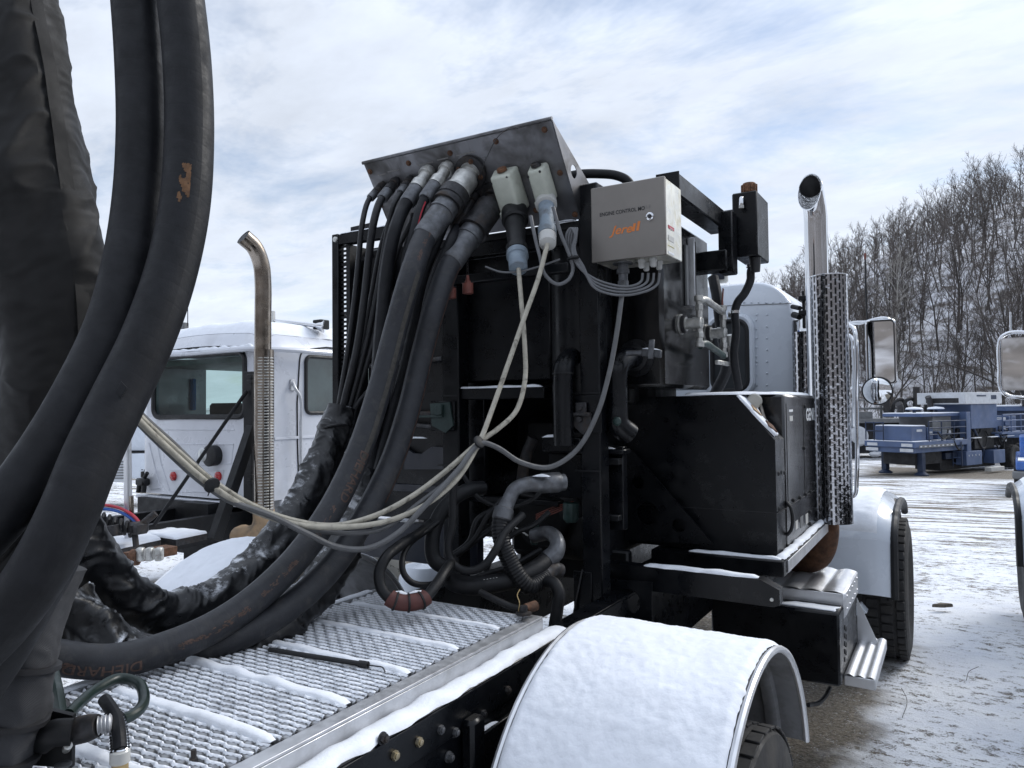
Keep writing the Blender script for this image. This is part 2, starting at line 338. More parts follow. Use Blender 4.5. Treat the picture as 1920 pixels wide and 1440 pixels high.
mat('ink', (.012, .012, .014), .6, var=.1)
mat('ink_worn', (.16, .155, .15), .6, var=.3, vs=200)
mat('white_print', (.72, .74, .76), .55, var=.1)
mat('label_grey', (.5, .5, .48), .6, var=.1)
mat('label_red', (.45, .03, .05), .5, var=.1)
mat('label_yellow', (.55, .48, .1), .5, var=.15)
mat('green_paint', (.022, .045, .042), .5, var=.3, vs=20)
mat('blue_sticker', (.03, .12, .45), .4)
mat('dark_blue', (.006, .009, .018), .4, var=.2)
mat('tyre', (.017, .017, .018), .75, 0., var=.3, vs=12, bump=.2, bs=60, dirt=(.05, .047, .043), ds=6, dth=(.5, .8))
mat('red_lens', (.42, .012, .015), .18, var=.05, coat=.6)
mat('lamp_glass', (.6, .62, .62), .1, .3)
mat('tan_pipe', (.36, .25, .15), .6, .2, var=.2, vs=8, dirt=(.2, .16, .12), ds=6)
mat('cream_metal', (.42, .41, .37), .35, .6, var=.1, vs=6)
mat('far_blue', (.07, .108, .21), .5, 0., var=.15, vs=1.5, dirt=(.09, .13, .22), ds=2)
mat('far_dark_blue', (.018, .032, .07), .6, 0., var=.3, vs=2)
mat('far_white', (.55, .57, .60), .5, 0., var=.1)
mat('far_dark', (.018, .018, .02), .7, 0., var=.5, vs=3)
mat('far_grey', (.16, .165, .17), .6, 0., var=.3, vs=2)
mat('seat', (.02, .024, .028), .7, var=.2)
mat('blue_cloth', (.07, .26, .62), .6, var=.1)
mat('dirt_gravel', (.12, .105, .085), .95, var=.4, vs=30, bump=.6, bs=60)
mat('bark', (.095, .085, .078), .95, 0., var=.35, vs=1.2)
mat('bark_dark', (.062, .055, .050), .95, 0., var=.3, vs=1.2)
mat('bark_pale', (.36, .345, .32), .9, 0., var=.4, vs=1.0)
mat('twigs', (.105, .090, .082), .95, 0., var=.3, vs=.6)
mat('woodmass', (.105, .090, .082), .95, 0., var=.4, vs=.15)
def glass_mat(name, tint, tr=.7, rough=.02):
    m = bpy.data.materials.new(name); m.use_nodes = True; nt = m.node_tree; n_, l_ = nt.nodes, nt.links; n_.clear()
    t = n_.new('ShaderNodeBsdfTransparent'); t.inputs[0].default_value = (*tint, 1); g = n_.new('ShaderNodeBsdfGlossy'); g.inputs['Roughness'].default_value = rough; g.inputs[0].default_value = (.9, .95, 1, 1)
    fr = n_.new('ShaderNodeFresnel'); fr.inputs[0].default_value = 1.5; mx = n_.new('ShaderNodeMixShader'); l_.new(fr.outputs[0], mx.inputs[0]); l_.new(t.outputs[0], mx.inputs[1]); l_.new(g.outputs[0], mx.inputs[2])
    o = n_.new('ShaderNodeOutputMaterial'); l_.new(mx.outputs[0], o.inputs[0]); MAT[name] = m
mat('black_gloss', (.0055, .0058, .0066), .16, var=.3, vs=4, dirt=(.014, .013, .012), ds=6, dth=(.5, .9), rv=.06, bump=.03, bs=5.)
mat('black_mirror', (.008, .0085, .010), .2, var=.2, vs=4, rv=.04, spec=.6)
mat('scuff_brown', (.13, .066, .03), .8, var=.4, vs=60)
mat('tan_dust', (.05, .046, .04), .7, var=.35, vs=50)
mat('dark_green', (.006, .017, .014), .4, var=.3, vs=12)
mat('door_glass', (.035, .052, .050), .06, var=.4, vs=2.5, rv=.03, spec=.8)
mat('cab_lining', (.22, .24, .235), .7, var=.2)
glass_mat('glass_green', (.42, .55, .52)); glass_mat('glass_clear', (.75, .8, .8)); 
m = mat('mirror', (.86, .88, .9), .015, 1., var=.01, rv=.01)
def perforated(name):                                # chrome guard with rows of short upright slots
    m = bpy.data.materials.new(name); m.use_nodes = True; n_, l_ = m.node_tree.nodes, m.node_tree.links; b = n_['Principled BSDF']
    tc = n_.new('ShaderNodeTexCoord'); mp = n_.new('ShaderNodeMapping'); mp.inputs['Rotation'].default_value = (0, 0, R(90)); l_.new(tc.outputs['UV'], mp.inputs[0])
    br = n_.new('ShaderNodeTexBrick'); br.offset = .5; br.inputs['Scale'].default_value = 1.; br.inputs['Brick Width'].default_value = .052; br.inputs['Row Height'].default_value = .025; br.inputs['Mortar Size'].default_value = .0068; br.inputs['Mortar Smooth'].default_value = .05
    br.inputs['Color1'].default_value = br.inputs['Color2'].default_value = (0, 0, 0, 1); br.inputs['Mortar'].default_value = (1, 1, 1, 1); l_.new(mp.outputs[0], br.inputs[0])
    mx = n_.new('ShaderNodeMix'); mx.data_type = 'RGBA'; l_.new(br.outputs[0], mx.inputs[0]); mx.inputs[6].default_value = (.004, .004, .005, 1); mx.inputs[7].default_value = (.44, .44, .46, 1)
    l_.new(mx.outputs[2], b.inputs['Base Color']); l_.new(br.outputs[0], b.inputs['Metallic']); b.inputs['Roughness'].default_value = .14
    nn = n_.new('ShaderNodeTexNoise'); nn.inputs['Scale'].default_value = 28; l_.new(tc.outputs['Object'], nn.inputs[0])
    ad = n_.new('ShaderNodeMath'); ad.operation = 'ADD'; l_.new(br.outputs[0], ad.inputs[0]); l_.new(nn.outputs[0], ad.inputs[1])
    bp = n_.new('ShaderNodeBump'); bp.inputs['Strength'].default_value = .8; bp.inputs['Distance'].default_value = .004; l_.new(ad.outputs[0], bp.inputs['Height']); l_.new(bp.outputs[0], b.inputs['Normal']); MAT[name] = m
perforated('guard_slots')
# ---------------------------------------------------------------- the setting: ground, wooded hill, far yard
DV = V((-math.sin(YAW), math.cos(YAW), 0)); RT = V((math.cos(YAW), math.sin(YAW), 0)); C0 = V((CAM[0], CAM[1], 0))
def sst(x, a, b): t = min(1., max(0., (x-a)/(b-a))); return t*t*(3-2*t)
def H(u, v):                                          # terrain height: u metres to the right, v metres ahead
    z = -.034*max(0., min(v, 29.)-6.5)
    a = u/max(v, 1.)                                  # bearing
    k = sst(a, .02, .80)
    foot = 54+10*nz(u*.02, 4.)
    z += max(0., v-foot)**1.0*(.03+.58*k-.08*k*k)*sst(v, foot, foot+26) if v > foot else 0.
    top = 1.5+38*k-3*k*k
    if z > top: z = top+(z-top)*.06
    z += 1.2*nz(u*.05, v*.05, 1.)*sst(v, 45, 80)
    if v < 50: z += .02*nz(u*.6, v*.6)*sst(v, 9, 14)
    return z
def uv2w(u, v, z=None): p = C0+RT*u+DV*v; return V((p.x, p.y, H(u, v) if z is None else z))
def gmat():
    m = bpy.data.materials.new('snowy_gravel'); m.use_nodes = True; n_, l_ = m.node_tree.nodes, m.node_tree.links; b = n_['Principled BSDF']; b.inputs['Roughness'].default_value = .85; b.inputs['Specular IOR Level'].default_value = .25
    tc = n_.new('ShaderNodeTexCoord')
    def M(op, x, y=0., cl=False):
        k = n_.new('ShaderNodeMath'); k.operation = op; k.use_clamp = cl
        for i, q in enumerate((x, y)):
            if isinstance(q, (int, float)): k.inputs[i].default_value = q
            else: l_.new(q, k.inputs[i])
        return k.outputs[0]
    def NZ(sc, det=6, ro=.6, rot=0., st=(1, 1, 1), dist=0.):
        mp = n_.new('ShaderNodeMapping'); mp.inputs['Rotation'].default_value = (0, 0, rot); mp.inputs['Scale'].default_value = st; l_.new(tc.outputs['Object'], mp.inputs[0])
        n = n_.new('ShaderNodeTexNoise'); n.inputs['Scale'].default_value = sc; n.inputs['Detail'].default_value = det; n.inputs['Roughness'].default_value = ro; n.inputs['Distortion'].default_value = dist; l_.new(mp.outputs[0], n.inputs[0]); return n.outputs[0]
    def ramp(x, a, c, lo=0., hi=1.):
        k = n_.new('ShaderNodeMapRange'); l_.new(x, k.inputs[0]); k.inputs[1].default_value = a; k.inputs[2].default_value = c; k.inputs[3].default_value = lo; k.inputs[4].default_value = hi; k.interpolation_type = 'SMOOTHSTEP'; return k.outputs[0]
    sp = n_.new('ShaderNodeSeparateXYZ'); l_.new(tc.outputs['Object'], sp.inputs[0]); X, Y = sp.outputs[0], sp.outputs[1]
    edge = M('MULTIPLY', M('SUBTRACT', NZ(1.9, 3), .5), .9)
    def rect(x0, x1, y0, y1, s=.25):                  # ground sheltered from the snow under a parked vehicle
        dx = M('SUBTRACT', M('ABSOLUTE', M('SUBTRACT', X, (x0+x1)/2)), (x1-x0)/2); dy = M('SUBTRACT', M('ABSOLUTE', M('SUBTRACT', Y, (y0+y1)/2)), (y1-y0)/2)
        return ramp(M('ADD', M('MAXIMUM', dx, dy), edge), -s, s, 1., 0.)
    sh = rect(-1.2, 1.18, -4, 7.6, .18); sh = M('MAXIMUM', sh, rect(2.35, 4.7, -2, 9.6, .15)); sh = M('MAXIMUM', sh, rect(-6.9, -4.6, 1, 9.))
    t = uv2w(15.3, 26.8); sh = M('MAXIMUM', sh, rect(t.x-2.4, t.x+3.8, t.y-1.6, t.y+4.5, .6))
    far = ramp(Y, 9., 16.)
    streak = NZ(.55, 5, .62, R(-24), (1, 7, 1), .4)    # tyre tracks across the yard
    patchy = NZ(.9, 4, .7); fine = NZ(9., 5, .72, R(20), (1, 1.7, 1)); grit = NZ(70., 2, .7)
    a = M('ADD', M('MULTIPLY', patchy, .30), M('ADD', M('MULTIPLY', fine, .50), M('MULTIPLY', grit, .20)))
    bfar = M('ADD', M('MULTIPLY_ADD' if False else 'MULTIPLY', streak, .68), M('ADD', M('MULTIPLY', fine, .26), M('MULTIPLY', grit, .12)))
    mixv = n_.new('ShaderNodeMix'); mixv.data_type = 'FLOAT'; l_.new(far, mixv.inputs[0]); l_.new(a, mixv.inputs[2]); l_.new(bfar, mixv.inputs[3])
    bare = ramp(mixv.outputs[0], .508, .585)
    bare = M('MAXIMUM', bare, M('MULTIPLY', sh, ramp(M('ADD', M('MULTIPLY', fine, .5), M('MULTIPLY', grit, .5)), .30, .46)), True)
    gc = n_.new('ShaderNodeValToRGB'); l_.new(NZ(38., 3, .75), gc.inputs[0]); gc.color_ramp.elements[0].color = (.055, .047, .038, 1); gc.color_ramp.elements[0].position = .3; gc.color_ramp.elements[1].color = (.30, .265, .215, 1); gc.color_ramp.elements[1].position = .72
    sn = n_.new('ShaderNodeValToRGB'); l_.new(NZ(2.2, 3), sn.inputs[0]); sn.color_ramp.elements[0].color = (.76, .79, .85, 1); sn.color_ramp.elements[0].position = .35; sn.color_ramp.elements[1].color = (.86, .88, .91, 1); sn.color_ramp.elements[1].position = .6
    mx = n_.new('ShaderNodeMix'); mx.data_type = 'RGBA'; l_.new(bare, mx.inputs[0]); l_.new(sn.outputs[0], mx.inputs[6]); l_.new(gc.outputs[0], mx.inputs[7]); l_.new(mx.outputs[2], b.inputs['Base Color'])
    h = M('ADD', M('MULTIPLY', fine, 1.6), M('ADD', M('MULTIPLY', grit, .7), M('MULTIPLY', bare, -.8)))
    bp = n_.new('ShaderNodeBump'); bp.inputs['Strength'].default_value = .75; bp.inputs['Distance'].default_value = .022; l_.new(h, bp.inputs['Height']); l_.new(bp.outputs[0], b.inputs['Normal']); return m
def hmat():
    m = bpy.data.materials.new('hill_floor'); m.use_nodes = True; n_, l_ = m.node_tree.nodes, m.node_tree.links; b = n_['Principled BSDF']; b.inputs['Roughness'].default_value = .95
    tc = n_.new('ShaderNodeTexCoord'); n = n_.new('ShaderNodeTexNoise'); n.inputs['Scale'].default_value = .55; n.inputs['Detail'].default_value = 9; n.inputs['Roughness'].default_value = .72; l_.new(tc.outputs['Object'], n.inputs[0])
    r = n_.new('ShaderNodeValToRGB'); l_.new(n.outputs[0], r.inputs[0]); e = r.color_ramp.elements; e[0].position = .38; e[0].color = (.11, .09, .075, 1); e[1].position = .56; e[1].color = (.66, .67, .71, 1); l_.new(r.outputs[0], b.inputs['Base Color'])
    return m
MAT['snowy_gravel'] = gmat(); MAT['hill_floor'] = hmat()
mat('hill_wood', (.12, .105, .095), .95, 0., var=.5, vs=.25, dirt=(.45, .45, .47), ds=.22, dth=(.48, .7))
def sheet(us, vs, fn=None):
    mb = MB(); n = len(vs)
    for u in us:
        for v in vs: uu = u; mb.v.append(tuple(uv2w(uu, v)))
    for i in range(len(us)-1):
        for j in range(n-1): a = i*n+j; mb.f.append((a, a+n, a+n+1, a+1))
    return mb
us = sorted(set(list(np.arange(-60, 60.1, 2))+[-1500, -900, -500, -300, -200, -140, -100, -80, 80, 100, 140, 200, 300, 500, 900, 1500])); vs = sorted(set(list(np.arange(-30, 58.1, 1.5))+[-1500, -600, -200, -80, -50, 62, 66, 72, 80, 92, 110, 140, 200, 320, 600, 1500]))
gb = MB(); n = len(vs)
for u in us:
    for v in vs:
        p = uv2w(u, v, 0.); z = H(u, v) if v < 52 else -.80-.10*max(0, min(1, (v-52)/8)); gb.v.append((p.x, p.y, z))
for i in range(len(us)-1):
    for j in range(n-1): a = i*n+j; gb.f.append((a, a+n, a+n+1, a+1))
struct(gb.build('ground', 'snowy_gravel'))
hb = MB(); nu, nv = 70, 60
for i in range(nu+1):
    for j in range(nv+1):
        a = -.75+i/nu*1.75; v = 50+(j/nv)**1.5*300; u = a*v
        z = H(u, v) if j else -1.3
        hb.v.append(tuple(uv2w(u, v, z)))
for i in range(nu):
    for j in range(nv): a = i*(nv+1)+j; hb.f.append((a, a+nv+1, a+nv+2, a+1))
struct(hb.build('hill', 'hill_floor'))
# bare trees
def gen_tree(seed, h, lean=0., spread=1., lv=(13, 6, 4), r0=None, low=.28, twig=.018):
    rg = random.Random(seed); segs = []; tr = []
    r0 = r0 or h*.0135
    def limb(p, d, ln, ra, rb, k, wob, upw, out):
        pts = [(p.copy(), ra)]; q = p.copy(); dd = d.copy()
        for i in range(k):
            dd = (dd+V((rg.gauss(0, wob), rg.gauss(0, wob), rg.gauss(0, wob)+upw))).normalized(); q = q+dd*(ln/k); r = ra+(rb-ra)*(i+1)/k
            out.append((pts[-1][0], q.copy(), pts[-1][1], r)); pts.append((q.copy(), r))
        return pts, dd
    a = rg.uniform(0, 6.28); tp, _ = limb(V((0, 0, -.6)), V((math.cos(a)*lean, math.sin(a)*lean, 1)).normalized(), h*.93, r0, .03, 9, .05, .03, tr)
    def on(pts, t):
        x = t*(len(pts)-1); i = min(int(x), len(pts)-2); f = x-i; return pts[i][0].lerp(pts[i+1][0], f), pts[i][1]+(pts[i+1][1]-pts[i][1])*f, (pts[i+1][0]-pts[i][0]).normalized()
    ga = rg.uniform(0, 6.28)
    for i in range(lv[0]):
        t = low+(.97-low)*(i+rg.random()*.8)/lv[0]; p, r, d = on(tp, t); ga += 2.4+rg.uniform(-.5, .5)
        tilt = R(rg.uniform(32, 62))*(1.15-.5*t); b = (d*math.cos(tilt)+V((math.cos(ga), math.sin(ga), .1))*math.sin(tilt)).normalized()
        ln = h*.40*spread*(1.15-.75*t)*rg.uniform(.75, 1.2); rb = min(r*.62, ln*.022+.012)
        p1, _ = limb(p, b, ln, rb, twig*1.2, 5, .11, .09, segs)
        for j in range(lv[1]):
            t2 = .25+.72*(j+rg.random())/lv[1]; q, r2, d2 = on(p1, t2); s = d2.cross(V((rg.gauss(0, 1), rg.gauss(0, 1), rg.gauss(0, 1)))).normalized(); b2 = (d2*.75+s*rg.uniform(.5, .9)+V((0, 0, .18))).normalized()
            p2, _ = limb(q, b2, ln*.42*rg.uniform(.6, 1.15)*(1.2-.6*t2), max(twig, r2*.6), twig, 3, .13, .06, segs)
            for k in range(lv[2]):
                q3, r3, d3 = on(p2, .25+.75*(k+rg.random()*.7)/lv[2]); s3 = d3.cross(V((rg.gauss(0, 1), rg.gauss(0, 1), rg.gauss(0, 1)))).normalized(); b3 = (d3*.8+s3*rg.uniform(.4, .8)+V((0, 0, .12))).normalized()
                limb(q3, b3, h*.055*rg.uniform(.6, 1.5), twig*.85, twig*.5, 2, .15, .03, segs)
    return tr, segs
def seg_arrays(segs, n=3):
    A = np.array([[*a, *b, r, s] for a, b, r, s in segs]); p, q, r, s = A[:, :3], A[:, 3:6], A[:, 6], A[:, 7]
    d = q-p; d /= np.linalg.norm(d, axis=1)[:, None]+1e-9; ref = np.where(np.abs(d[:, 2:3]) < .9, np.array([[0, 0, 1.]]), np.array([[1., 0, 0]])); u = np.cross(d, ref); u /= np.linalg.norm(u, axis=1)[:, None]; w = np.cross(d, u)
    ang = np.arange(n)*2*np.pi/n; c, si = np.cos(ang), np.sin(ang)
    ring = u[:, None, :]*c[None, :, None]+w[:, None, :]*si[None, :, None]
    v = np.concatenate([p[:, None, :]+ring*r[:, None, None], q[:, None, :]+ring*s[:, None, None]], axis=1)
    m = len(A); base = np.arange(m)[:, None, None]*(2*n); k = np.arange(n); f = np.stack([k, (k+1) % n, (k+1) % n+n, k+n], axis=1)[None]+base
    return v.reshape(-1, 3), f.reshape(-1, 4)
def np_mesh(name, v, f, matname, smooth=True):
    me = bpy.data.meshes.new(name); me.vertices.add(len(v)); me.vertices.foreach_set('co', v.astype(np.float32).ravel()); k = f.shape[1]
    me.loops.add(f.size); me.loops.foreach_set('vertex_index', f.astype(np.int32).ravel()); me.polygons.add(len(f)); me.polygons.foreach_set('loop_start', np.arange(0, f.size, k, dtype=np.int32)); me.update(calc_edges=True); me.materials.append(MAT[matname]); return me
variants = []
for i in range(7):
    tr, sg = gen_tree(40+i, 12.5+.9*i, lean=.06+.03*(i % 3), spread=(.9, 1.15, .8, 1.25, 1., .7, 1.1)[i], low=(.3, .22, .4, .2, .34, .45, .26)[i], twig=.019)
    v, f = seg_arrays(tr, 6); tm = np_mesh('trunk', v, f, ('bark', 'bark_dark', 'bark', 'bark_dark', 'bark', 'bark', 'bark_dark')[i]); v, f = seg_arrays(sg, 3); variants.append((tm, np_mesh('crown', v, f, 'twigs')))
tr, sg = gen_tree(71, 18, lean=.03, spread=.75, low=.36, twig=.018); v, f = seg_arrays(tr, 6); pale_t = np_mesh('trunk', v, f, 'bark_pale'); v, f = seg_arrays(sg, 3); pale = (pale_t, np_mesh('crown', v, f, 'bark_pale'))
tr, sg = gen_tree(83, 11.5, lean=.35, spread=1.9, low=.1, lv=(10, 6, 4), twig=.022, r0=.26); v, f = seg_arrays(tr, 6); spr_t = np_mesh('trunk', v, f, 'bark_dark'); v, f = seg_arrays(sg, 3); spread = (spr_t, np_mesh('crown', v, f, 'bark_dark'))
def plant(var, px, v, sc, rot, label, group=None, dz=0., name='bare_tree'):
    u = (px-960)/F*v; e = bpy.data.objects.new(name, None); COL.objects.link(e); e.location = uv2w(u, v)+V((0, 0, dz)); e.rotation_euler = (0, 0, rot); e.scale = (sc, sc, sc); tag(e, label, 'tree', group)
    for me, nm in zip(var, ('trunk', 'crown')):
        o = bpy.data.objects.new(nm, me); COL.objects.link(o); o.parent = e
    return e
rg = random.Random(5)
plant(pale, 1688, 72, .74, .4, 'tall pale barked bare tree standing out against the dark wooded hill')
plant(spread, 1655, 60, .80, 2.1, 'dark bare tree with low widely spreading limbs at the hill foot behind the round mirror')
plant(spread, 1905, 66, 1.0, 4.4, 'dark leaning bare tree with long drooping limbs at the right edge of the hill')
plant(variants[3], 1880, 66, .74, 1.0, 'tallest bare tree crowning the skyline above the right hand mirror')
plant(variants[6], 1800, 78, .7, 2.6, 'broad bare tree with a fine fan of twigs left of the tallest tree')
k = 0
for row, (v0, n) in enumerate(((61, 12), (68, 14), (77, 15))):
    for i in range(n):
        k += 1; plant(variants[rg.randrange(7)], 1325+690*(i+rg.random()*.9)/n, v0+rg.uniform(-3, 3.5), rg.uniform(.46, .66), rg.uniform(0, 6.28), 'slender bare grey tree in the front rows of the wooded hillside', 'bare trees on the front of the hillside')
# the rest of the wood reads as one mass
lowv = []
for i in range(6):
    tr, sg = gen_tree(140+i, 11.5+.9*i, lean=.08, spread=.95, lv=(11, 5, 3), low=.26, twig=.026); v, f = seg_arrays([t for t in tr]+sg, 3); lowv.append((v, f))
VV, FF = [], []; off = 0; npr = np.random.RandomState(3)
for i in range(900):
    v = 68+npr.rand()**1.1*110; a = .12+npr.rand()*.75; u = a*v
    p = uv2w(u, v); th = npr.rand()*6.28; s = .40+.26*npr.rand(); c, si = math.cos(th)*s, math.sin(th)*s; bv, bf = lowv[npr.randint(6)]
    w = bv@np.array([[c, si, 0], [-si, c, 0], [0, 0, s]])+np.array(p); VV.append(w); FF.append(bf+off); off += len(w)
wm = bpy.data.objects.new('woods', np_mesh('woods', np.concatenate(VV), np.concatenate(FF), 'woodmass')); COL.objects.link(wm); wm['label'] = 'leafless grey brown woods covering the hill behind the yard'; wm['category'] = 'woods'; struct(wm, 'stuff')
# brush at the foot of the hill
bs = []; rb = random.Random(9)
for i in range(1500):
    v = rb.uniform(54, 92); a = rb.uniform(-.1, .85); p = uv2w(a*v, v); h = rb.uniform(.8, 3.4); d = V((rb.gauss(0, .25), rb.gauss(0, .25), 1)).normalized(); q = p+d*h*.5; bs.append((p, q, .025, .02))
    for j in range(3): bs.append((q, q+(d+V((rb.gauss(0, .4), rb.gauss(0, .4), 0)))*h*.5, .018, .01))
v, f = seg_arrays(bs, 3); bo = bpy.data.objects.new('brush', np_mesh('brush', v, f, 'twigs')); COL.objects.link(bo); bo['label'] = 'thin leafless brush and saplings along the hill foot'; bo['category'] = 'brush'; struct(bo, 'stuff')

# the other side of the valley, behind the camera: seen only in glass, chrome and glossy paint
hb = MB(); nu, nv = 60, 14
for i in range(nu+1):
    for j in range(nv+1):
        th = R(75+210*i/nu); d = 38+(j/nv)**1.3*130; u, v = d*math.sin(th), d*math.cos(th); z = -1.+max(0., d-42)*.50*(1+.25*nz(u*.012, v*.012, 3.))
        if z > 27: z = 27+(z-27)*.1
        hb.v.append(tuple(uv2w(u, v, z+1.5*nz(u*.08, v*.08, 5.)*(1 if j > 2 else 0)+(6*abs(nz(u*.5, v*.5, 8.)) if j > 3 else 0))))
for i in range(nu):
    for j in range(nv): a = i*(nv+1)+j; hb.f.append((a, a+1, a+nv+2, a+nv+1))
struct(hb.build('hill', 'hill_wood'))
# ---------------------------------------------------------------- things standing in the yard behind
def wheel(parent, c, r, w, ax=(1, 0, 0), rim='alu_dull', tread=40, dep=.022):
    c = V(c); ax = V(ax).normalized(); t = MB(); s = w/2
    prof = [(-s*.86, r*.60), (-s, r*.70), (-s, r*.86), (-s*.93, r*.955), (-s*.78, r*.985), (s*.78, r*.985), (s*.93, r*.955), (s, r*.86), (s, r*.70), (s*.86, r*.60)]
    t.lathe(c, ax, prof, 48); o = t.build('wheel', 'tyre', parent); u = ax.orthogonal().normalized(); q = ax.cross(u)
    g = MB()                                          # tread blocks with grooves between them
    for k in range(tread):
        a = 2*math.pi*k/tread; rd = u*math.cos(a)+q*math.sin(a); tg = ax.cross(rd)
        for j, (x, wd) in enumerate(((-.76, .30), (-.26, .42), (.26, .42), (.76, .30))):
            sh = (.5 if j % 2 else 0.)*2*math.pi/tread; a2 = a+sh; rd = u*math.cos(a2)+q*math.sin(a2); tg = ax.cross(rd)
            g.obox(c+ax*(x*s)+rd*(r*.99), (ax, tg, rd), (wd*s*.5, math.pi*r/tread*.80, r*dep), .004)
    g.build('tread', 'tyre', o)
    m = MB(); m.lathe(c, ax, [(-s*.8, r*.60), (-s*.55, r*.585), (-s*.35, r*.5), (-s*.3, r*.25), (-s*.1, r*.22), (s*.1, r*.22), (s*.3, r*.25), (s*.35, r*.5), (s*.55, r*.585), (s*.8, r*.60)], 32); m.build('rim', rim, o)
    return o
# ---- blue pump trailer; local axes: along the trailer (right and away), across it (left and away)
TA = (RT*.85+DV*.53).normalized(); TB = (-RT*.53+DV*.85).normalized(); TZ = V((0, 0, 1)); _p = at(1716, 838, d=26.); TZ0 = H(RT.dot(_p-C0), DV.dot(_p-C0)); T0 = V((_p.x, _p.y, TZ0))
def tzc(z): return z if z < 1.25 else 1.25+(z-1.25)*.68
def tp(a, b, z): return T0+TA*a+TB*(b*.8)+TZ*tzc(z)
def tbox(mb, a0, a1, b0, b1, z0, z1, ch=.01): z0, z1 = tzc(z0), tzc(z1); return mb.obox(T0+TA*((a0+a1)/2)+TB*((b0+b1)*.4)+TZ*((z0+z1)/2), (TA, TB, TZ), ((a1-a0)/2, (b1-b0)*.4, (z1-z0)/2), ch)
def tpart(nm, m, par, *bx):
    mb = MB()
    for b in bx: tbox(mb, *b)
    return mb.build(nm, m, par)
tr_ = thing('pump_trailer', 'blue pump trailer on landing legs with railed platform and tall cabin, beyond the yard', 'trailer', T0)
pf = tpart('gooseneck', 'far_blue', tr_, (0, 3.6, 0, 2.4, 1.02, 1.22), (.1, 3.5, .12, 2.28, .82, 1.02))
tpart('snow', 'snow', pf, (.02, 1.1, .02, 2.38, 1.225, 1.245))
st = tpart('marker_strip', 'far_grey', pf, (.25, 2.6, -.012, .0, 1.0, 1.10))
for k in range(8): tpart('reflector', 'far_white', st, (.3+.29*k, .42+.29*k, -.02, -.013, 1.03, 1.075))
for k, (b0, b1) in enumerate(((.12, .62), (1.75, 2.25))): tpart('licence_plate', 'far_white', pf, (-.016, -.002, b0, b1, 1.05, 1.16)); tpart('lamp_bar', 'far_white', pf, (.02, .05, b0, b1+.1, .86, .98))
pt = tpart('power_box', 'far_blue', tr_, (.18, 1.12, .28, 2.0, 1.25, 2.02)); tpart('snow', 'snow', pt, (.2, 1.1, .3, 1.98, 2.02, 2.06)); tpart('sign_plate', 'far_white', pt, (.5, .85, .262, .279, 1.72, 1.84))
p2 = tpart('side_locker', 'far_blue', tr_, (1.25, 1.62, .3, .9, 1.25, 1.92)); tpart('sign_plate', 'far_white', p2, (1.3, 1.55, .28, .299, 1.60, 1.70))
rd = tpart('radiator', 'far_grey', tr_, (1.9, 3.2, .5, 2.1, 1.22, 2.55)); rt_ = tpart('radiator_hood', 'far_blue', rd, (1.0, 3.75, .35, 2.25, 2.50, 2.66)); tpart('snow', 'snow', rt_, (1.02, 3.73, .37, 2.23, 2.66, 2.71))
for a in (1.7, 3.2):
    mb = MB(); mb.cyl(tp(a, 1.2, 2.66), tp(a, 1.2, 2.86), .06); o = mb.build('rain_cap_stalk', 'far_dark_blue', tr_); MB().lathe(tp(a, 1.2, 2.86), (0, 0, 1), [(0, .30), (.04, .30), (.09, .2), (.11, .02)]).build('rain_cap', 'far_blue', o); MB().lathe(tp(a, 1.2, 2.90), (0, 0, 1), [(0, .31), (.06, .26), (.09, .02)]).build('snow', 'snow', o)
cabn = tpart('cabin', 'far_blue', tr_, (4.1, 6.1, .15, 1.9, 1.75, 3.15)); cw = tpart('cabin_top', 'far_white', cabn, (3.55, 6.35, .05, 2.35, 3.15, 3.82)); tpart('cabin_window', 'far_dark', cw, (3.535, 3.56, .35, 1.9, 3.22, 3.50)); tpart('name_plate', 'far_dark_blue', cw, (4.4, 5.1, .035, .052, 3.58, 3.66)); tpart('name_plate', 'far_dark_blue', cw, (5.5, 5.9, .035, .052, 3.42, 3.66))
tpart('mast_post', 'far_blue', tr_, (3.55, 3.85, .02, .34, .55, 2.72))
for b in (.1, .5): tpart('ladder_rail', 'far_dark_blue', tr_, (3.02 + .0, 3.07, b-.06-.1, b-.02-.1, .2, 1.15))
ld = tr_
for z in (.3, .52, .74, .96): tpart('ladder_rung', 'far_blue', ld, (3.03, 3.06, -.05, .40, z, z+.04))
rl = MB()
for z in (1.55, 1.9, 2.25): rl.cyl(tp(.95, .03, z), tp(3.5, .03, z), .022)
for a in (.95, 1.8, 2.65, 3.5): rl.cyl(tp(a, .03, 1.2), tp(a, .03, 2.25), .022)
for z in (1.75, 2.2): rl.cyl(tp(.06, 1.5, z), tp(.06, 2.36, z), .022)
for b in (1.5, 1.95, 2.36): rl.cyl(tp(.06, b, 1.2), tp(.06, b, 2.25), .022)
rl.build('guard_rail', 'far_dark_blue', tr_)
r2 = MB()
for z in (1.75, 2.15, 2.5): r2.cyl(tp(6.3, .02, z), tp(8.6, .02, z), .025)
for a in (6.3, 7.0, 7.8, 8.6): r2.cyl(tp(a, .02, 1.45), tp(a, .02, 2.5), .025)
r2.build('rear_guard_rail', 'far_blue', tr_)
tpart('rear_platform', 'far_blue', tr_, (6.2, 8.7, .0, 2.4, 1.35, 1.48)); tpart('rear_machinery', 'far_blue', tr_, (6.6, 7.2, .5, 1.9, 1.5, 2.2), (7.5, 8.1, .4, 1.6, 1.5, 2.4)); tpart('rear_cabinet', 'far_white', tr_, (7.2, 7.45, .5, 1.2, 1.5, 2.3))
tpart('engine_block', 'far_dark', tr_, (3.9, 6.4, .5, 1.9, .75, 1.75), (4.4, 5.0, .2, 1.0, .8, 1.3)); tpart('lower_frame', 'far_dark_blue', tr_, (2.6, 9.0, .4, 2.0, .48, .72))
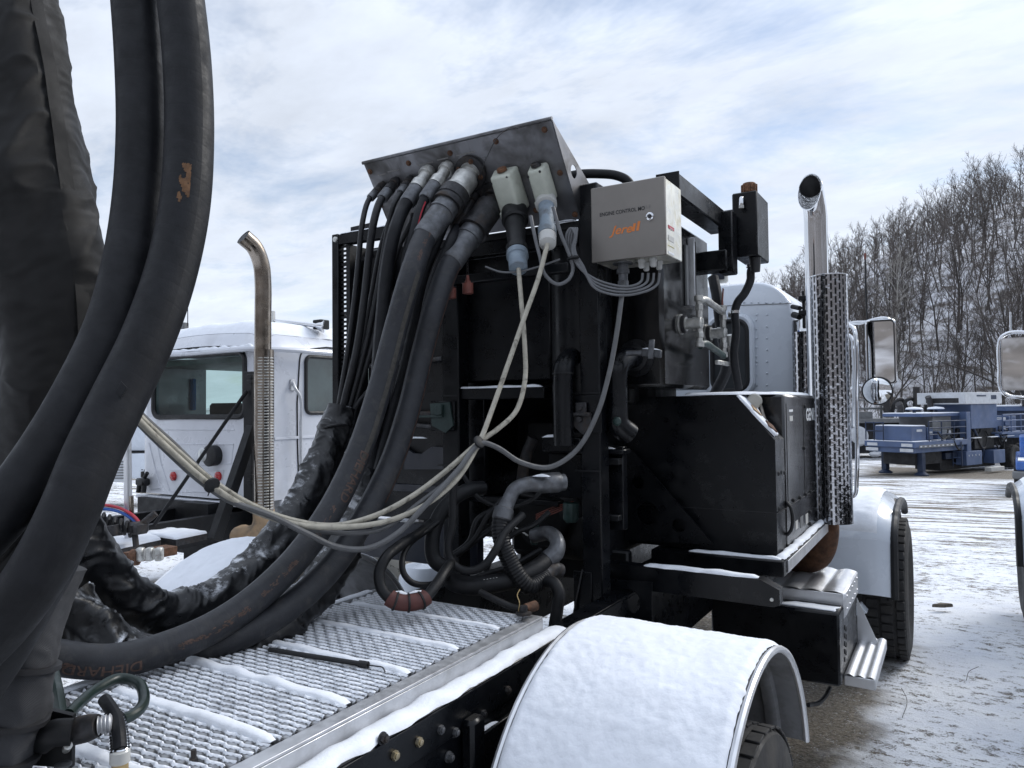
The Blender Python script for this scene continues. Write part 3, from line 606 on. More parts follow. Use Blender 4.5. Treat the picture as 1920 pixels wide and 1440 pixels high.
tb = tpart('tool_locker', 'far_blue', tr_, (3.45, 4.6, .0, .5, .22, .75))
for k in range(4): tpart('latch', 'far_white', tb, (3.6+.25*k, 3.64+.25*k, -.015, .0, .56, .62))
tpart('rear_locker', 'far_blue', tr_, (5.5, 6.4, .0, .5, .2, .72)); tpart('skid_tank', 'far_dark', tr_, (2.5, 6.6, .6, 1.8, .05, .45)); tpart('leg_gearbox', 'far_dark', tr_, (.6, 2.4, .45, 1.95, .35, .9))
for b in (.35, 2.05):
    lg = tpart('landing_leg', 'far_dark_blue', tr_, (.75, .98, b-.12, b+.12, .12, 1.0)); MB().lathe(tp(.865, b, -.02), (0, 0, 1), [(0, .24), (.05, .24), (.13, .12), (.16, .1)]).build('foot', 'far_dark_blue', lg)
for a in (7.1, 8.3): wheel(tr_, tp(a, .2, .42), .46, .5, TB, tread=16)
mb = MB(); mb.cyl(tp(3.9, .2, 2.6), tp(5.3, .35, .7), .05); mb.build('strut', 'far_dark_blue', tr_)
pp = MB(); pp.tube([tp(1.75, 1.9, 2.6), tp(1.75, 1.9, 3.0), tp(1.62, 1.9, 3.22)], .12); pp.build('exhaust_pipe', 'dark_fitting', tr_); pp = MB(); pp.tube([tp(3.4, 1.6, 2.7), tp(3.4, 1.6, 3.2), tp(3.25, 1.6, 3.6)], .11); pp.build('exhaust_pipe', 'dark_fitting', tr_)
rgt = random.Random(21)                               # manifolds, lockers, hoses and brackets crowding the machine
for k in range(26):
    a = rgt.uniform(1.2, 8.2); b = rgt.uniform(.1, 1.6); z = rgt.choice((1.26, 1.5, .75, 1.0, 1.8)); w_, h_ = rgt.uniform(.12, .4), rgt.uniform(.15, .5)
    tpart(rgt.choice(('locker', 'valve_block', 'bracket')), rgt.choice(('far_blue', 'far_dark_blue', 'far_dark', 'far_dark_blue', 'far_white')) if k % 6 else 'far_grey', tr_, (a, a+w_, b, b+rgt.uniform(.1, .4), z, z+h_))
for k in range(14):
    a = rgt.uniform(1.0, 8.0); b = rgt.uniform(.0, .5); z = rgt.uniform(.7, 1.9); MB().tube([tp(a, b, z), tp(a+.25, b-.05, z-.35), tp(a+.6, b, z-.3), tp(a+.8, b+.05, z+.1)], .03, 6, 5).build('hydraulic_hose', 'far_dark', tr_)
for k in range(5): tpart('snow', 'snow', tr_, (1.5+1.3*k, 2.1+1.3*k, .05, .3, 1.225, 1.25))
mb = MB(); tbox(mb, 4.0, 5.0, -.75, -.45, .0, .16); tag(mb.build('timber_block', 'label_grey'), 'pale timber block lying on the ground before the blue trailer', 'timber')
# ---- grey tank trailer behind it
G0 = at(1640, 852, d=36.); G0.z = H(RT.dot(G0-C0), DV.dot(G0-C0))
def gp(a, b, z): return G0+RT*a+DV*b+TZ*z
def gbox(mb, a0, a1, b0, b1, z0, z1): return mb.obox(gp((a0+a1)/2, (b0+b1)/2, (z0+z1)/2), (RT, DV, TZ), ((a1-a0)/2, (b1-b0)/2, (z1-z0)/2), .01)
g_ = thing('tank_trailer', 'grey trailer carrying white tanks and hoses, half hidden behind the blue pump trailer', 'trailer', G0)
def gpart(nm, m, *bx):
    mb = MB()
    for b in bx: gbox(mb, *b)
    return mb.build(nm, m, g_)
gpart('deck', 'far_grey', (-1.6, 6.0, 0, 2.2, 1.75, 1.95)); gpart('undercarriage', 'far_dark', (-1.5, 5.6, .3, 2.0, .25, 1.75), (1.0, 3.2, -.1, 1.9, .5, 1.6)); gpart('upper_frame', 'far_grey', (-1.6, 5.8, .9, 1.0, 2.4, 2.5), (-1.6, -1.5, .9, 1.0, 1.9, 3.2), (.8, .9, .9, 1.0, 1.9, 3.2), (-1.6, .9, .9, 1.0, 2.85, 2.92), (-1.5, .2, .5, 1.6, 1.95, 2.3))
for k, a in enumerate((-.75, .7, 2.0)): MB().lathe(gp(a, -.1, 1.1), DV, [(0, .02), (.03, .4), (.14, .5), (1.2, .5), (1.3, .3)], 20).build('tank', 'far_white', g_)
gpart('cab', 'far_white', (-1.9, -.6, 1.6, 3.0, 2.2, 3.3)); gpart('cab_window', 'far_dark', (-1.5, -.8, 1.57, 1.6, 2.7, 3.1))
hs = MB()
for k in range(6): a = 1.2+.55*k; hs.tube([gp(a, .6, 2.0), gp(a+.1, .5, 2.7+.1*(k % 3)), gp(a+.5, .6, 2.9), gp(a+.9, .7, 2.2)], .09, 8, 6)
hs.build('hose_rack', 'far_dark', g_)
for a in (.9, 2.4): MB().cyl(gp(a, .5, 2.0), gp(a, .5, 3.5), .16).build('exhaust_pipe', 'dark_fitting', g_)
mb = MB(); [mb.ball(gp(-.2+.35*k, -.4, .25+.06*(k % 2)), .2, 8, (1.3, 1, .7)) for k in range(4)]; mb.build('wrapped_fittings', 'far_white', g_)
for a in (-1.2, 3.4, 4.6): wheel(g_, gp(a, .1, .45), .45, .35, DV, tread=14)
# ---- second blue trailer and the pickup at the right edge
b0 = at(1925, 870, d=33.); b0.z = H(RT.dot(b0-C0), DV.dot(b0-C0)); b_ = thing('equipment_trailer', 'blue equipment trailer with an exhaust pipe, cut by the right edge of the photo', 'trailer', b0)
def bpart(nm, m, *bx):
    mb = MB()
    for a0, a1, c0, c1, z0, z1 in bx: mb.obox(b0+RT*((a0+a1)/2)+DV*((c0+c1)/2)+TZ*((z0+z1)/2), (RT, DV, TZ), ((a1-a0)/2, (c1-c0)/2, (z1-z0)/2), .01)
    return mb.build(nm, m, b_)
bpart('deck', 'far_blue', (-.9, 4, 0, 2.4, 1.1, 1.35)); bpart('machinery', 'far_dark_blue', (-.7, 3, .3, 2, 1.35, 2.3)); bpart('hood', 'far_blue', (-.8, 3.2, .1, 2.2, 2.3, 2.5)); bpart('snow', 'snow', (-.78, 3.1, .15, 2.1, 2.5, 2.56)); bpart('undercarriage', 'far_dark', (-.3, 3.5, .4, 2, .4, 1.1)); MB().tube([b0+TZ*2.5, b0+TZ*3.0, b0+TZ*3.3-RT*.15], .11).build('exhaust_pipe', 'dark_fitting', b_)
for a in (.2, 1.4): wheel(b_, b0+RT*a+TZ*.45, .45, .4, DV, tread=14)
QV = V((ray(1905, 760).x, ray(1905, 760).y, 0)).normalized(); QR = V((QV.y, -QV.x, 0)); q0 = at(1901, 905, d=19.); q0.z = H(RT.dot(q0-C0), DV.dot(q0-C0)); q_ = thing('pickup_truck', 'blue and grey pickup truck nose at the right edge of the yard', 'truck', q0)
def qpart(nm, m, *bx):
    mb = MB()
    for a0, a1, c0, c1, z0, z1 in bx: mb.obox(q0+QR*((a0+a1)/2)+QV*((c0+c1)/2)+TZ*((z0+z1)/2), (QR, QV, TZ), ((a1-a0)/2, (c1-c0)/2, (z1-z0)/2), .03)
    return mb.build(nm, m, q_)
mat('bright_blue', (.03, .12, .42), .3, coat=.5)
qpart('body', 'bright_blue', (.05, 1.9, .1, 4.6, .62, .86)); qpart('bumper', 'far_grey', (-.03, 1.95, 0, .14, .40, .60)); qpart('plate', 'far_white', (.3, .55, -.015, -.002, .46, .53)); qpart('grille', 'far_dark', (.3, 1.7, .07, .1, .70, .82)); qpart('cab', 'bright_blue', (.15, 1.8, 1.3, 3.0, .86, 1.45)); qpart('snow', 'snow', (.1, 1.85, .12, 1.2, .86, .89)); qpart('chassis', 'far_dark', (.2, 1.7, .1, 4.5, .25, .62))
for a in (.12, 1.8):
    for b in (.8, 3.6): wheel(q_, q0+QR*a+QV*b+TZ*.34, .34, .24, QR, tread=14)
# ---- snowy bank behind the trailers
bk = MB()
def bankf(s, t):
    u = -14+s*52; v = 41+t*11; return uv2w(u, v, H(u, v)+.02+(1.35+.35*nz(u*.12, 2.))*math.sin(math.pi*min(t*1.05, 1))**.8*sst(u, -14, -4))
bk.grid(bankf, 90, 12); struct(bk.build('snow_bank', 'hill_floor'))
# ---------------------------------------------------------------- trucks
def fender_dome(parent, yc, zc, r, x0, x1, a0, a1, inner='alu_dull', outer_side=1, snow_a=(8, 172), seed=0.):
    """half-round mudguard over a dual wheel, rolled edges, inner ribs and a blanket of snow"""
    def pt(a, x, rr): return V((x, yc-math.cos(a)*rr, zc+math.sin(a)*rr))
    t = .004; mb = MB(); n = 48
    prof = [(x0, r), (x1, r), (x1, r-t), (x0, r-t)]
    for i in range(n+1):
        a = a0+(a1-a0)*i/n
        for x, rr in prof: mb.v.append(tuple(pt(a, x, rr)))
    for i in range(n):
        for k in range(4): a = i*4+k; b = i*4+(k+1) % 4; mb.f.append((a, b, b+4, a+4))
    mb.f += [(0, 1, 2, 3), (n*4+3, n*4+2, n*4+1, n*4)]
    o = mb.build('mudguard', inner, parent)
    for x in (x0, x1): MB().tube([pt(a0+(a1-a0)*i/40, x, r-.001) for i in range(41)], .011, 8, raw=True).build('rolled_edge', 'aluminium', o)
    rb = MB(); xs = x1-.11*outer_side if outer_side > 0 else x0+.11
    for i in range(25):
        a = a0+(a1-a0)*i/24
        for k in range(5): b = math.pi*k/4; rb.v.append(tuple(pt(a, xs+math.cos(b)*.028, r-t-math.sin(b)*.022)))
    for i in range(24):
        for k in range(4): a = i*5+k; rb.f.append((a, a+1, a+6, a+5))
    rb.build('stiffener', inner, o)
    s0, s1 = R(snow_a[0]), R(snow_a[1]); sb = MB(); N1, N2 = 210, 84; w = x1-x0
    def sf(i, j):
        a = s0+(s1-s0)*i; e = min(j, 1-j)*w; en = min(i, 1-i)*(s1-s0)*r
        jx = .005*nz(a*9+seed, 2.)+.005*nz(a*31+seed, 5.)
        x = x0+.010+(w-.021)*j+(jx if j > .9 else (jx*.6 if j < .1 else 0))
        rim = min(1., (e+.002)/.020)**.5*min(1., (en+.004)/.03)**.5
        th = .019*max(.25, math.sin(a))**.5*rim
        th += rim*(.0065*nz(x*4+seed, a*3., 1.)+.003*nz(x*11+seed, a*7., 4.)+.0022*nz(x*34+seed, a*20., 3.)+.0020*nz(x*80, a*46., 7.))
        return pt(a, x, r+.001+max(0., th))
    sb.grid(sf, N1, N2); sb.build('snow', 'snow', o, ang=80)
    return o
def cab_shell(parent, xc, hw, y0, y1, z0, z1, rt, matn, rr=.05):
    """riveted cab: rounded cross-section, rounded rear edge, roof crown"""
    sec = []
    def arc(cx, cz, r, a0, a1, n=7): return [(cx+r*math.cos(a0+(a1-a0)*i/n), cz+r*math.sin(a0+(a1-a0)*i/n)) for i in range(n+1)]
    sec = [(-hw, z0)]+[(-hw+.015, z0+(z1-z0)*.5)]+arc(-hw+.02+rt, z1-rt, rt, math.pi, math.pi/2)+arc(hw-.02-rt, z1-rt, rt, math.pi/2, 0)+[(hw-.015, z0+(z1-z0)*.5), (hw, z0)]
    cz = (z0+z1)/2; mb = MB(); rings = [(y0, .965, rr), (y0+rr*.3, .985, 0), (y0+rr, 1., 0), (y1-.35, 1., 0), (y1-.1, .985, 0), (y1, .95, 0)]; m = len(sec)
    for y, k, _ in rings:
        for x, z in sec: mb.v.append((xc+x*(1-(1-k)*.62), y, cz+(z-cz)*(1-(1-k)*.8)+.03*(1-(x/hw)**2)*(1 if z > cz else 0)))
    for i in range(len(rings)-1):
        for k in range(m-1): a = i*m+k; mb.f.append((a, a+1, a+m+1, a+m))
    mb.f.append(tuple(range(m))[::-1]); e = (len(rings)-1)*m; mb.f.append(tuple(e+k for k in range(m)))
    return mb.build('cab', matn, parent, ang=50)
def rrect(c, u, v, w, h, r, n=6):
    c, u, v = V(c), V(u), V(v); out = []
    for sx_, sy, a0 in ((1, 1, 0), (-1, 1, 90), (-1, -1, 180), (1, -1, 270)):
        for i in range(n+1): a = R(a0+90*i/n); out.append(c+u*(sx_*(w/2-r)+r*math.cos(a))+v*(sy*(h/2-r)+r*math.sin(a)))
    return out
def loop_tube(mb, pts, r, n=8): return mb.tube(pts+[pts[0], pts[1]], r, n, raw=True, caps=False)
def rivets(mb, pts, n, r=.007):
    n = V(n)
    for p in pts: mb.lathe(V(p), n, [(0, r), (r*.45, r*.85), (r*.75, r*.4), (r*.8, .0001)], 8)
    return mb
# ======== silver truck parked on the left, seen from behind
LY = 5.2; LX = -4.5
def lr(px, py, dy=0.): return at(px, py, Y=LY+dy)
def ls(px, py, dx=0.): return at(px, py, X=LX+dx)
lt = thing('silver_truck', 'silver flat backed truck parked on the left, its cab seen from behind', 'truck', (-5.55, 6, 0))
xl = lr(262, 800).x; xr = LX; zb = 1.03; zr = 2.62
cabm = MB(); sec = []                                 # cab body with rounded rear corners in plan
pl = [(xl, LY+.9)]+[(xl+.14-.14*math.cos(R(a)), LY+.14-.14*math.sin(R(a))) for a in (0, 30, 60, 90)]+[(xr-.14+.14*math.sin(R(a)), LY+.14-.14*math.cos(R(a))) for a in (0, 22, 45, 68, 90)]+[(xr, LY+1.9)]
win = [lr(291, 672), lr(452, 664), lr(460, 776), lr(291, 782)]
wx0, wx1, wz0, wz1 = win[0].x-.02, win[2].x, win[3].z, win[1].z+.02
def ringz(z): return [(x, y, z) for x, y in pl]
lev = [zb, wz0, wz1, zr]
for z in lev: cabm.v += ringz(z)
m = len(pl)
for i in range(3):
    for k in range(m-1):
        if i == 1 and k == 4: continue                # rear window band is built round the opening below
        a = i*m+k; cabm.f.append((a, a+1, a+m+1, a+m))
yb = LY
cabm.add([(pl[4][0], yb, wz0), (wx0, yb, wz0), (wx0, yb, wz1), (pl[4][0], yb, wz1)], [(0, 1, 2, 3)]); cabm.add([(wx1, yb, wz0), (pl[5][0], yb, wz0), (pl[5][0], yb, wz1), (wx1, yb, wz1)], [(0, 1, 2, 3)])
cb_ = cabm.build('cab', 'silver_paint', lt)
rf = MB()
def roof(i, j):
    x = xl-.02+(xr-xl+.04)*i; y = LY-.02+2.4*j; e = min(i, 1-i)*2.2; f_ = min(j, .5)*2.4
    return V((x, y, zr+.02+.24*min(1., (e+.0)/.30)**.6*min(1., (f_)/.28)**.6+.05*math.sin(math.pi*i)))
rf.grid(roof, 30, 24); ro_ = rf.build('roof', 'silver_paint', cb_)
gt = MB(); gt.tube([V((xl-.03, LY+1, zr)), V((xl-.03, LY+.06, zr)), V((xl+.06, LY-.03, zr)), V(((xl+xr)/2, LY-.03, zr)), V((xr-.06, LY-.03, zr)), V((xr+.03, LY+.06, zr)), V((xr+.03, LY+2, zr))], .028, 8, 6); gt.build('drip_rail', 'silver_paint', cb_)
sn = MB()
def rsn(i, j):
    i2 = .06+.88*i; j2 = .05+.9*j; p = roof(i2, j2); e = min(1, min(i, 1-i)*16)*min(1, min(j, 1-j)*14); return p+V((.02*nz(p.y*6, 3.), 0, .002+.05*e**.5*(1+.4*nz(p.x*5, p.y*5))))
sn.grid(rsn, 50, 36); sn.build('roof_snow', 'snow', ro_, ang=80)
sn = MB(); sn.ribbon((xl+.05, LY-.035, zr+.02), (xr-.1, LY-.035, zr+.02), .05, .03, (0, 1, 0), seed=2.); sn.build('gutter_snow', 'snow', ro_, ang=80)
wf = MB(); loop_tube(wf, rrect(((wx0+wx1)/2, LY-.004, (wz0+wz1)/2), (1, 0, 0), (0, 0, 1), wx1-wx0, wz1-wz0, .10), .03); fr_ = wf.build('window_frame', 'black_plastic', cb_)
mb = MB(); mb.add([(wx0, LY+.012, wz0), (wx1, LY+.012, wz0), (wx1, LY+.012, wz1), (wx0, LY+.012, wz1)], [(0, 1, 2, 3)]); mb.build('window_pane', 'glass_green', fr_)
# inside: seat, headliner, far side windows
inn = MB(); sp_ = lr(335, 760, .8); inn.obox(sp_+V((0, 0, -.12)), ((1, 0, 0), (0, 1, 0), (0, 0, 1)), (.26, .07, .34), .06); inn.obox(sp_+V((.0, 0, .28)), ((1, 0, 0), (0, 1, 0), (0, 0, 1)), (.14, .05, .12), .05); inn.obox(sp_+V((.95, 0, -.28)), ((1, 0, 0), (0, 1, 0), (0, 0, 1)), (.26, .07, .3), .06); inn.build('seat', 'seat', lt)
mb = MB(); mb.box((xl+.05, LY+1.85, zb), (xr-.05, LY+1.9, wz0+.02)); mb.box((xl+.05, LY+1.85, wz1-.06), (xr-.05, LY+1.9, zr)); mb.box((xl+.05, LY+1.85, zb), (xl+.32, LY+1.9, zr)); mb.box((-5.6, LY+1.85, zb), (-5.5, LY+1.9, zr)); mb.box((xr-.22, LY+1.8, zb), (xr-.05, LY+1.9, zr)); mb.box((xl+.05, LY+.05, zr-.12), (xr-.05, LY+1.85, zr-.06)); mb.box((xl+.05, LY+.05, zb), (xr-.05, LY+1.85, zb+.05)); mb.build('interior', 'cab_lining', lt)
mb = MB(); mb.obox(lr(349, 740, .7)+V((0, 0, 0)), ((1, 0, 0), (0, 1, 0), (0, 0, 1)), (.17, .03, .2), .08); mb.build('headrest_cover', 'blue_cloth', lt)
# pressed beads on the rear wall
def bead(pts, r=.008): MB().tube([lr(a, b, -.001) for a, b in pts], r*.75, 6, raw=True).build('pressed_bead', 'silver_paint', cb_)
bead([(296, 788), (452, 784)]); bead([(312, 833), (438, 833), (434, 870), (378, 872)]); bead([(318, 882), (420, 882), (416, 912)]); bead([(288, 797), (302, 870), (318, 920)]); bead([(440, 806), (300, 806)]); bead([(279, 830), (300, 915), (285, 918)]); bead([(320, 922), (420, 922)])
lm = MB(); c = lr(405, 854); lm.lathe(c, (0, -1, 0), [(0, .11), (.09, .115), (.10, .10)], 24); lo = lm.build('work_lamp', 'black_plastic', lt); MB().lathe(lr(394, 852)+V((0, -.10, 0)), (0, -1, 0), [(0, .075), (.012, .06), (.02, .001)], 20).build('lens', 'lamp_glass', lo)
for px_ in (326, 410): MB().lathe(lr(px_, 893), (0, -1, 0), [(0, .052), (.02, .05), (.032, .03), (.036, .001)], 20).build('red_lamp', 'red_lens', lt)
mb = MB(); c = lr(275, 903); mb.obox(c+V((0, -.05, 0)), ((1, 0, 0), (0, 1, 0), (0, 0, 1)), (.08, .05, .045), .02); mb.cyl(c+V((-.04, -.06, -.02)), c+V((-.05, -.07, -.12)), .028); mb.cyl(c+V((.05, -.06, -.02)), c+V((.05, -.07, -.12)), .028); mb.cyl(c+V((.02, -.05, .03)), c+V((.09, -.05, .11)), .022); mb.build('trailer_socket', 'black_plastic', lt)
z_ = lr(300, 936).z; lip = MB(); lip.box((xl, LY-.05, zb-.02), (xr-.02, LY+.06, z_+.0), .008); lp = lip.build('rear_sill', 'silver_paint', lt)
mb = MB(); mb.box((lr(289, 930).x, LY-.058, z_-.055), (lr(323, 930).x, LY-.0505, z_-.012), .001); mb.build('red_tape', 'label_red', lp); mb = MB(); mb.box((lr(324, 930).x, LY-.058, z_-.055), (lr(368, 930).x, LY-.0505, z_-.012), .001); mb.build('silver_tape', 'white_print', lp)
mb = MB(); mb.box((xl+.12, LY-.1, zb-.3), (-5.4, LY+1.5, zb-.04)); mb.box((-5.9, 2.0, .62), (-5.8, 9, .9)); mb.box((-5.05, 2.0, .62), (-4.95, 9, .9)); mb.box((-5.5, LY-.2, .35), (-5.1, LY+.4, zb-.03)); mb.box((-6.4, LY+.3, .3), (-4.7, LY+1.5, .9)); mb.build('chassis', 'black_steel', lt)
# side wall: cab bead, door and window, grab handle, lettering
zl = ls(540, 821).z; mb = MB(); mb.beam((LX+.004, LY+.16, zl), (LX+.004, LY+1.9, zl), .02, .03); mb.build('side_bead', 'silver_paint', cb_)
dr = MB(); dy0 = ls(561, 700).y; dz1 = ls(575, 655).z
sm_ = [(0, dy0, zb-.3), (0, dy0, dz1-.16), (0, dy0+.03, dz1-.05), (0, dy0+.12, dz1), (0, dy0+1.3, dz1)]
dr.tube([V((LX+.002, y, z)) for _, y, z in sm_], .009, 6, 4); dr.build('door_seam', 'black_plastic', cb_)
w0 = ls(573, 775); wy1 = LY+1.85; wt = ls(573, 668).z; mb = MB(); loop_tube(mb, rrect((LX+.004, (w0.y+wy1)/2, (w0.z+wt)/2), (0, 1, 0), (0, 0, 1), wy1-w0.y, wt-w0.z, .07), .022); o = mb.build('door_window_frame', 'black_plastic', cb_); mb = MB(); mb.add([(LX+.008, w0.y, w0.z), (LX+.008, wy1, w0.z), (LX+.008, wy1, wt), (LX+.008, w0.y, wt)], [(0, 1, 2, 3)]); mb.build('door_window_pane', 'door_glass', o)
mb = MB(); mb.tube([ls(549, 717, .02), ls(553, 727, .07), ls(563, 745, .09), ls(564, 800, .09), ls(564, 900, .09)], .016, 8, 8); mb.obox(ls(549, 722, .01), ((1, 0, 0), (0, 1, 0), (0, 0, 1)), (.012, .035, .06), .01); mb.build('grab_handle', 'alu_dull', lt)
sk = MB(); sk.box((LX-.2, LY+.25, .55), (LX+.0, LY+2.2, zb+.02), .02); skp = sk.build('side_panel', 'silver_paint', lt)
letter('Coil', ls(634, 887, .004), (0, 1, 0), (0, 0, 1), .10, 'ink', skp, lift=.003); letter('USDOT', ls(607, 962, .004), (0, 1, 0), (0, 0, 1), .13, 'ink', skp, lift=.003, bold=.002)
mb = MB(); mb.add([ls(590, 951, .003), ls(700, 951, .003), ls(700, 975, .003), ls(590, 975, .003)], [(0, 1, 2, 3)]); mb.build('number_strip', 'label_grey', skp)
# exhaust stack, brace and posts behind the cab
px0 = at(493, 700, Y=4.8); sx0, sy0 = px0.x, 4.8
def zz_(py): return at(493, py, Y=4.8).z
mb = MB(); mb.tube([V((sx0, sy0, zz_(700))), V((sx0, sy0, zz_(600))), V((sx0, sy0, zz_(525))), V((sx0-.004, sy0-.018, zz_(495))), V((sx0-.02, sy0-.085, zz_(466))), V((sx0-.045, sy0-.19, zz_(450)))], [.078, .078, .078, .078, .078, .08], 20, 8, caps=False); st_ = mb.build('exhaust_stack', 'chrome_worn', lt)
mb = MB(); mb.tube([V((sx0-.02, sy0-.085, zz_(466))), V((sx0-.0445, sy0-.188, zz_(450.3)))], [.073, .075], 20, 2, raw=False); mb.build('stack_mouth', 'ink', st_)
mb = MB(); mb.cyl((sx0+.015, sy0, zz_(957)), (sx0+.015, sy0, zz_(656)), .092, n=24, caps=False); sh_ = mb.build('heat_guard', 'chrome_worn', st_)
lv_ = MB()
for k in range(52):
    z = zz_(952)+(zz_(672)-zz_(952))*k/51
    for a in (-62, -28, 6): a = R(a); rd = V((math.cos(a), math.sin(a), 0)); tg = V((-rd.y, rd.x, 0)); lv_.obox(V((sx0+.015, sy0, z))+rd*.094, (tg, (0, 0, 1), rd), (.022, .0055, .006), .002)
lv_.build('guard_louvres', 'zinc', sh_)
mb = MB(); mb.tube([V((sx0, sy0, zz_(940))), V((sx0, sy0, zz_(985))), V((sx0-.05, sy0-.02, zz_(1000))), V((sx0-.25, sy0-.05, zz_(1008))), V((sx0-.4, sy0+.1, zz_(1012)))], .10, 16, 6); mb.build('exhaust_elbow', 'tan_pipe', st_)
mb = MB(); mb.box((at(461, 700, Y=4.85).x, 4.82, zz_(960)), (at(477, 700, Y=4.85).x, 4.9, zz_(695)), .004); ps = mb.build('stack_post', 'black_steel', lt)
for py in (706, 716, 893, 905): MB().obox(at(470, py, Y=4.8), ((1, 0, 0), (0, 1, 0), (0, 0, 1)), (.035, .02, .02), .004).build('clamp', 'black_steel', ps)
MB().beam(at(402, 1012, Y=4.4), at(474, 800, Y=4.82), .10, .09).build('brace', 'black_steel', lt)
MB().cyl(at(289, 985, Y=4.3), at(463, 733, Y=4.8), .018, n=8).build('tie_rod', 'black_steel', lt)
# roof fittings of the silver truck
mb = MB(); mb.cyl(at(352, 612, Y=6.2), at(352, 540, Y=6.2), .006, n=6); mb.build('aerial', 'black_plastic', lt); mb = MB(); c = at(346, 612, Y=6.2); mb.obox(c+V((0, 0, .0)), ((1, 0, 0), (0, 1, 0), (0, 0, 1)), (.04, .04, .05), .008); mb.build('aerial_base', 'far_grey', lt)
mb = MB(); mb.obox(at(512, 596, Y=5.9), ((1, 0, 0), (0, 1, 0), (0, 0, 1)), (.02, .02, .08), .005); mb.build('horn_post', 'label_grey', lt); mb = MB(); p_, q_ = at(513, 600, Y=5.9), at(592, 610, Y=6.1); mb.cyl(p_, q_, .012, .03, 14); mb.lathe(q_, (q_-p_), [(0, .03), (.06, .06), (.10, .075), (.105, .06)], 18); mb.build('air_horn', 'chrome', lt); mb = MB(); mb.obox(at(602, 609, Y=6.15), ((1, 0, 0), (0, 1, 0), (0, 0, 1)), (.07, .07, .055), .01); mb.build('horn_bracket', 'black_steel', lt)
# its deck plates and bits behind the cab
for pts in (((183, 1000), (262, 998), (302, 1012), (205, 1034)), ((292, 990), (388, 1000), (330, 1012), (268, 1003))):
    P = [at(a, b, Z=.82) for a, b in pts]; mb = MB(); mb.prism([p-V((0, 0, .06)) for p in P], (0, 0, .056)); d_ = mb.build('deck_plate', 'dark_fitting', lt, fix=True); mb = MB(); mb.patch(P, .03, seed=P[0].x); mb.build('snow', 'snow', d_, ang=80)
mb = MB(); mb.cyl(at(238, 765, d=6.6), at(241, 1008, d=6.6), .034, n=12); po = mb.build('hose_post', 'aluminium', lt); MB().cyl(at(246, 930, d=6.5), at(248, 1006, d=6.5), .02).build('inner_rod', 'chrome_worn', po)
for nm, m_, dy_ in (('red_air_line', 'label_red', 0), ('blue_air_line', 'blue_sticker', 7)):
    mb = MB(); mb.tube([at(150, 955+dy_, d=6.7), at(185, 947+dy_, d=6.6), at(225, 953+dy_, d=6.5), at(255, 972+dy_, d=6.4), at(270, 998, d=6.3)], .014, 8, 8); mb.build(nm, m_, lt)
cp = []
for k in range(80): t = k/79; cp.append(at(165+85*t, 965+30*t+13*math.sin(k*.62), d=6.3+.06*math.cos(k*.62)))
MB().tube(cp, .014, 6, raw=True).build('coiled_cable', 'black_plastic', lt)
mb = MB(); c = at(258, 990, d=6.3); mb.obox(c, ((1, 0, 0), (0, 1, 0), (0, 0, 1)), (.07, .07, .05), .02); mb.cyl(c, c+V((.1, .1, .12)), .03); mb.cyl(c+V((-.05, 0, 0)), c+V((-.02, 0, -.16)), .025); mb.build('gladhand', 'dark_fitting', lt)
mb = MB(); mb.cyl(at(210, 985, d=6.2), at(212, 1003, d=6.2), .05, n=10); mb.build('bung', 'dark_fitting', lt)
mb = MB(); mb.box(at(230, 1052, d=5.6), at(300, 1030, d=5.7)+V((0, .15, 0))); mb.lathe(at(247, 1045, d=5.5), RT, [(0, .06), (.05, .06)], 16); mb.build('frame_end', 'rust', lt)
for c_, n_t in ((at(281, 1039, d=5.5), 3),):
    mb = MB(); [mb.obox(c_+RT*(.07*k-.07), (RT, DV, TZ), (.026, .03, .05), .01) for k in range(3)]; mb.build('hitch_fitting', 'zinc', lt)
for yy in (3.0, 7.6):
    for xx in (-6.5, -4.75): wheel(lt, (xx, yy, .5), .5, .3, (1, 0, 0), tread=18)
# air tanks slung under its frame, seen between the hoses
for px_, py_, r_, ln in ((722, 1025, .15, .8), (735, 1082, .17, .8)):
    c = at(px_, py_, d=5.3); ax = (V((.85, -.25, 0))).normalized(); MB().lathe(c-ax*ln, ax, [(0, .02), (.03, r_*.8), (.08, r_), (ln-.05, r_), (ln+.03, r_*.8), (ln+.08, .02)], 24).build('air_tank', 'cream_metal', lt)
mb = MB(); c = at(795, 1095, d=4.7); mb.lathe(c-V((0, 0, .25)), (0, 0, 1), [(0, .16), (.30, .16), (.37, .12), (.39, .01)], 24); mb.build('reservoir', 'white_paint', lt)
mb = MB(); P = [at(747, 940, d=5.2), at(763, 940, d=5.2), at(766, 1013, d=5.2), at(741, 1013, d=5.2)]; mb.prism(P, (0, .12, 0)); mb.build('step_bracket', 'silver_paint', lt, fix=True)
# ======== white pickup far behind the silver truck, mostly hidden
wp0 = at(228, 926, Z=0.); wq = thing('white_pickup', 'white work truck with a louvred step, glimpsed between hose and silver cab', 'truck', (wp0.x, wp0.y, 0))
def wpart(nm, m, *bx):
    mb = MB()
    for a0, a1, c0, c1, z0, z1 in bx: mb.obox(V((wp0.x, wp0.y, 0))+RT*((a0+a1)/2)+DV*((c0+c1)/2)+TZ*((z0+z1)/2), (RT, DV, TZ), ((a1-a0)/2, (c1-c0)/2, (z1-z0)/2), .02)
    return mb.build(nm, m, wq)
wpart('body', 'white_paint', (-2.4, 1.0, .3, 2.2, 1.0, 2.0)); wpart('bumper', 'far_dark', (-.2, .6, .15, .3, .75, .98)); st_ = wpart('step_panel', 'far_white', (-1.4, .1, .0, .12, .28, .85))
for k in range(7): wpart('louvre', 'far_grey', (-1.2, .05, -.015, -.001, .36+.065*k, .385+.065*k))
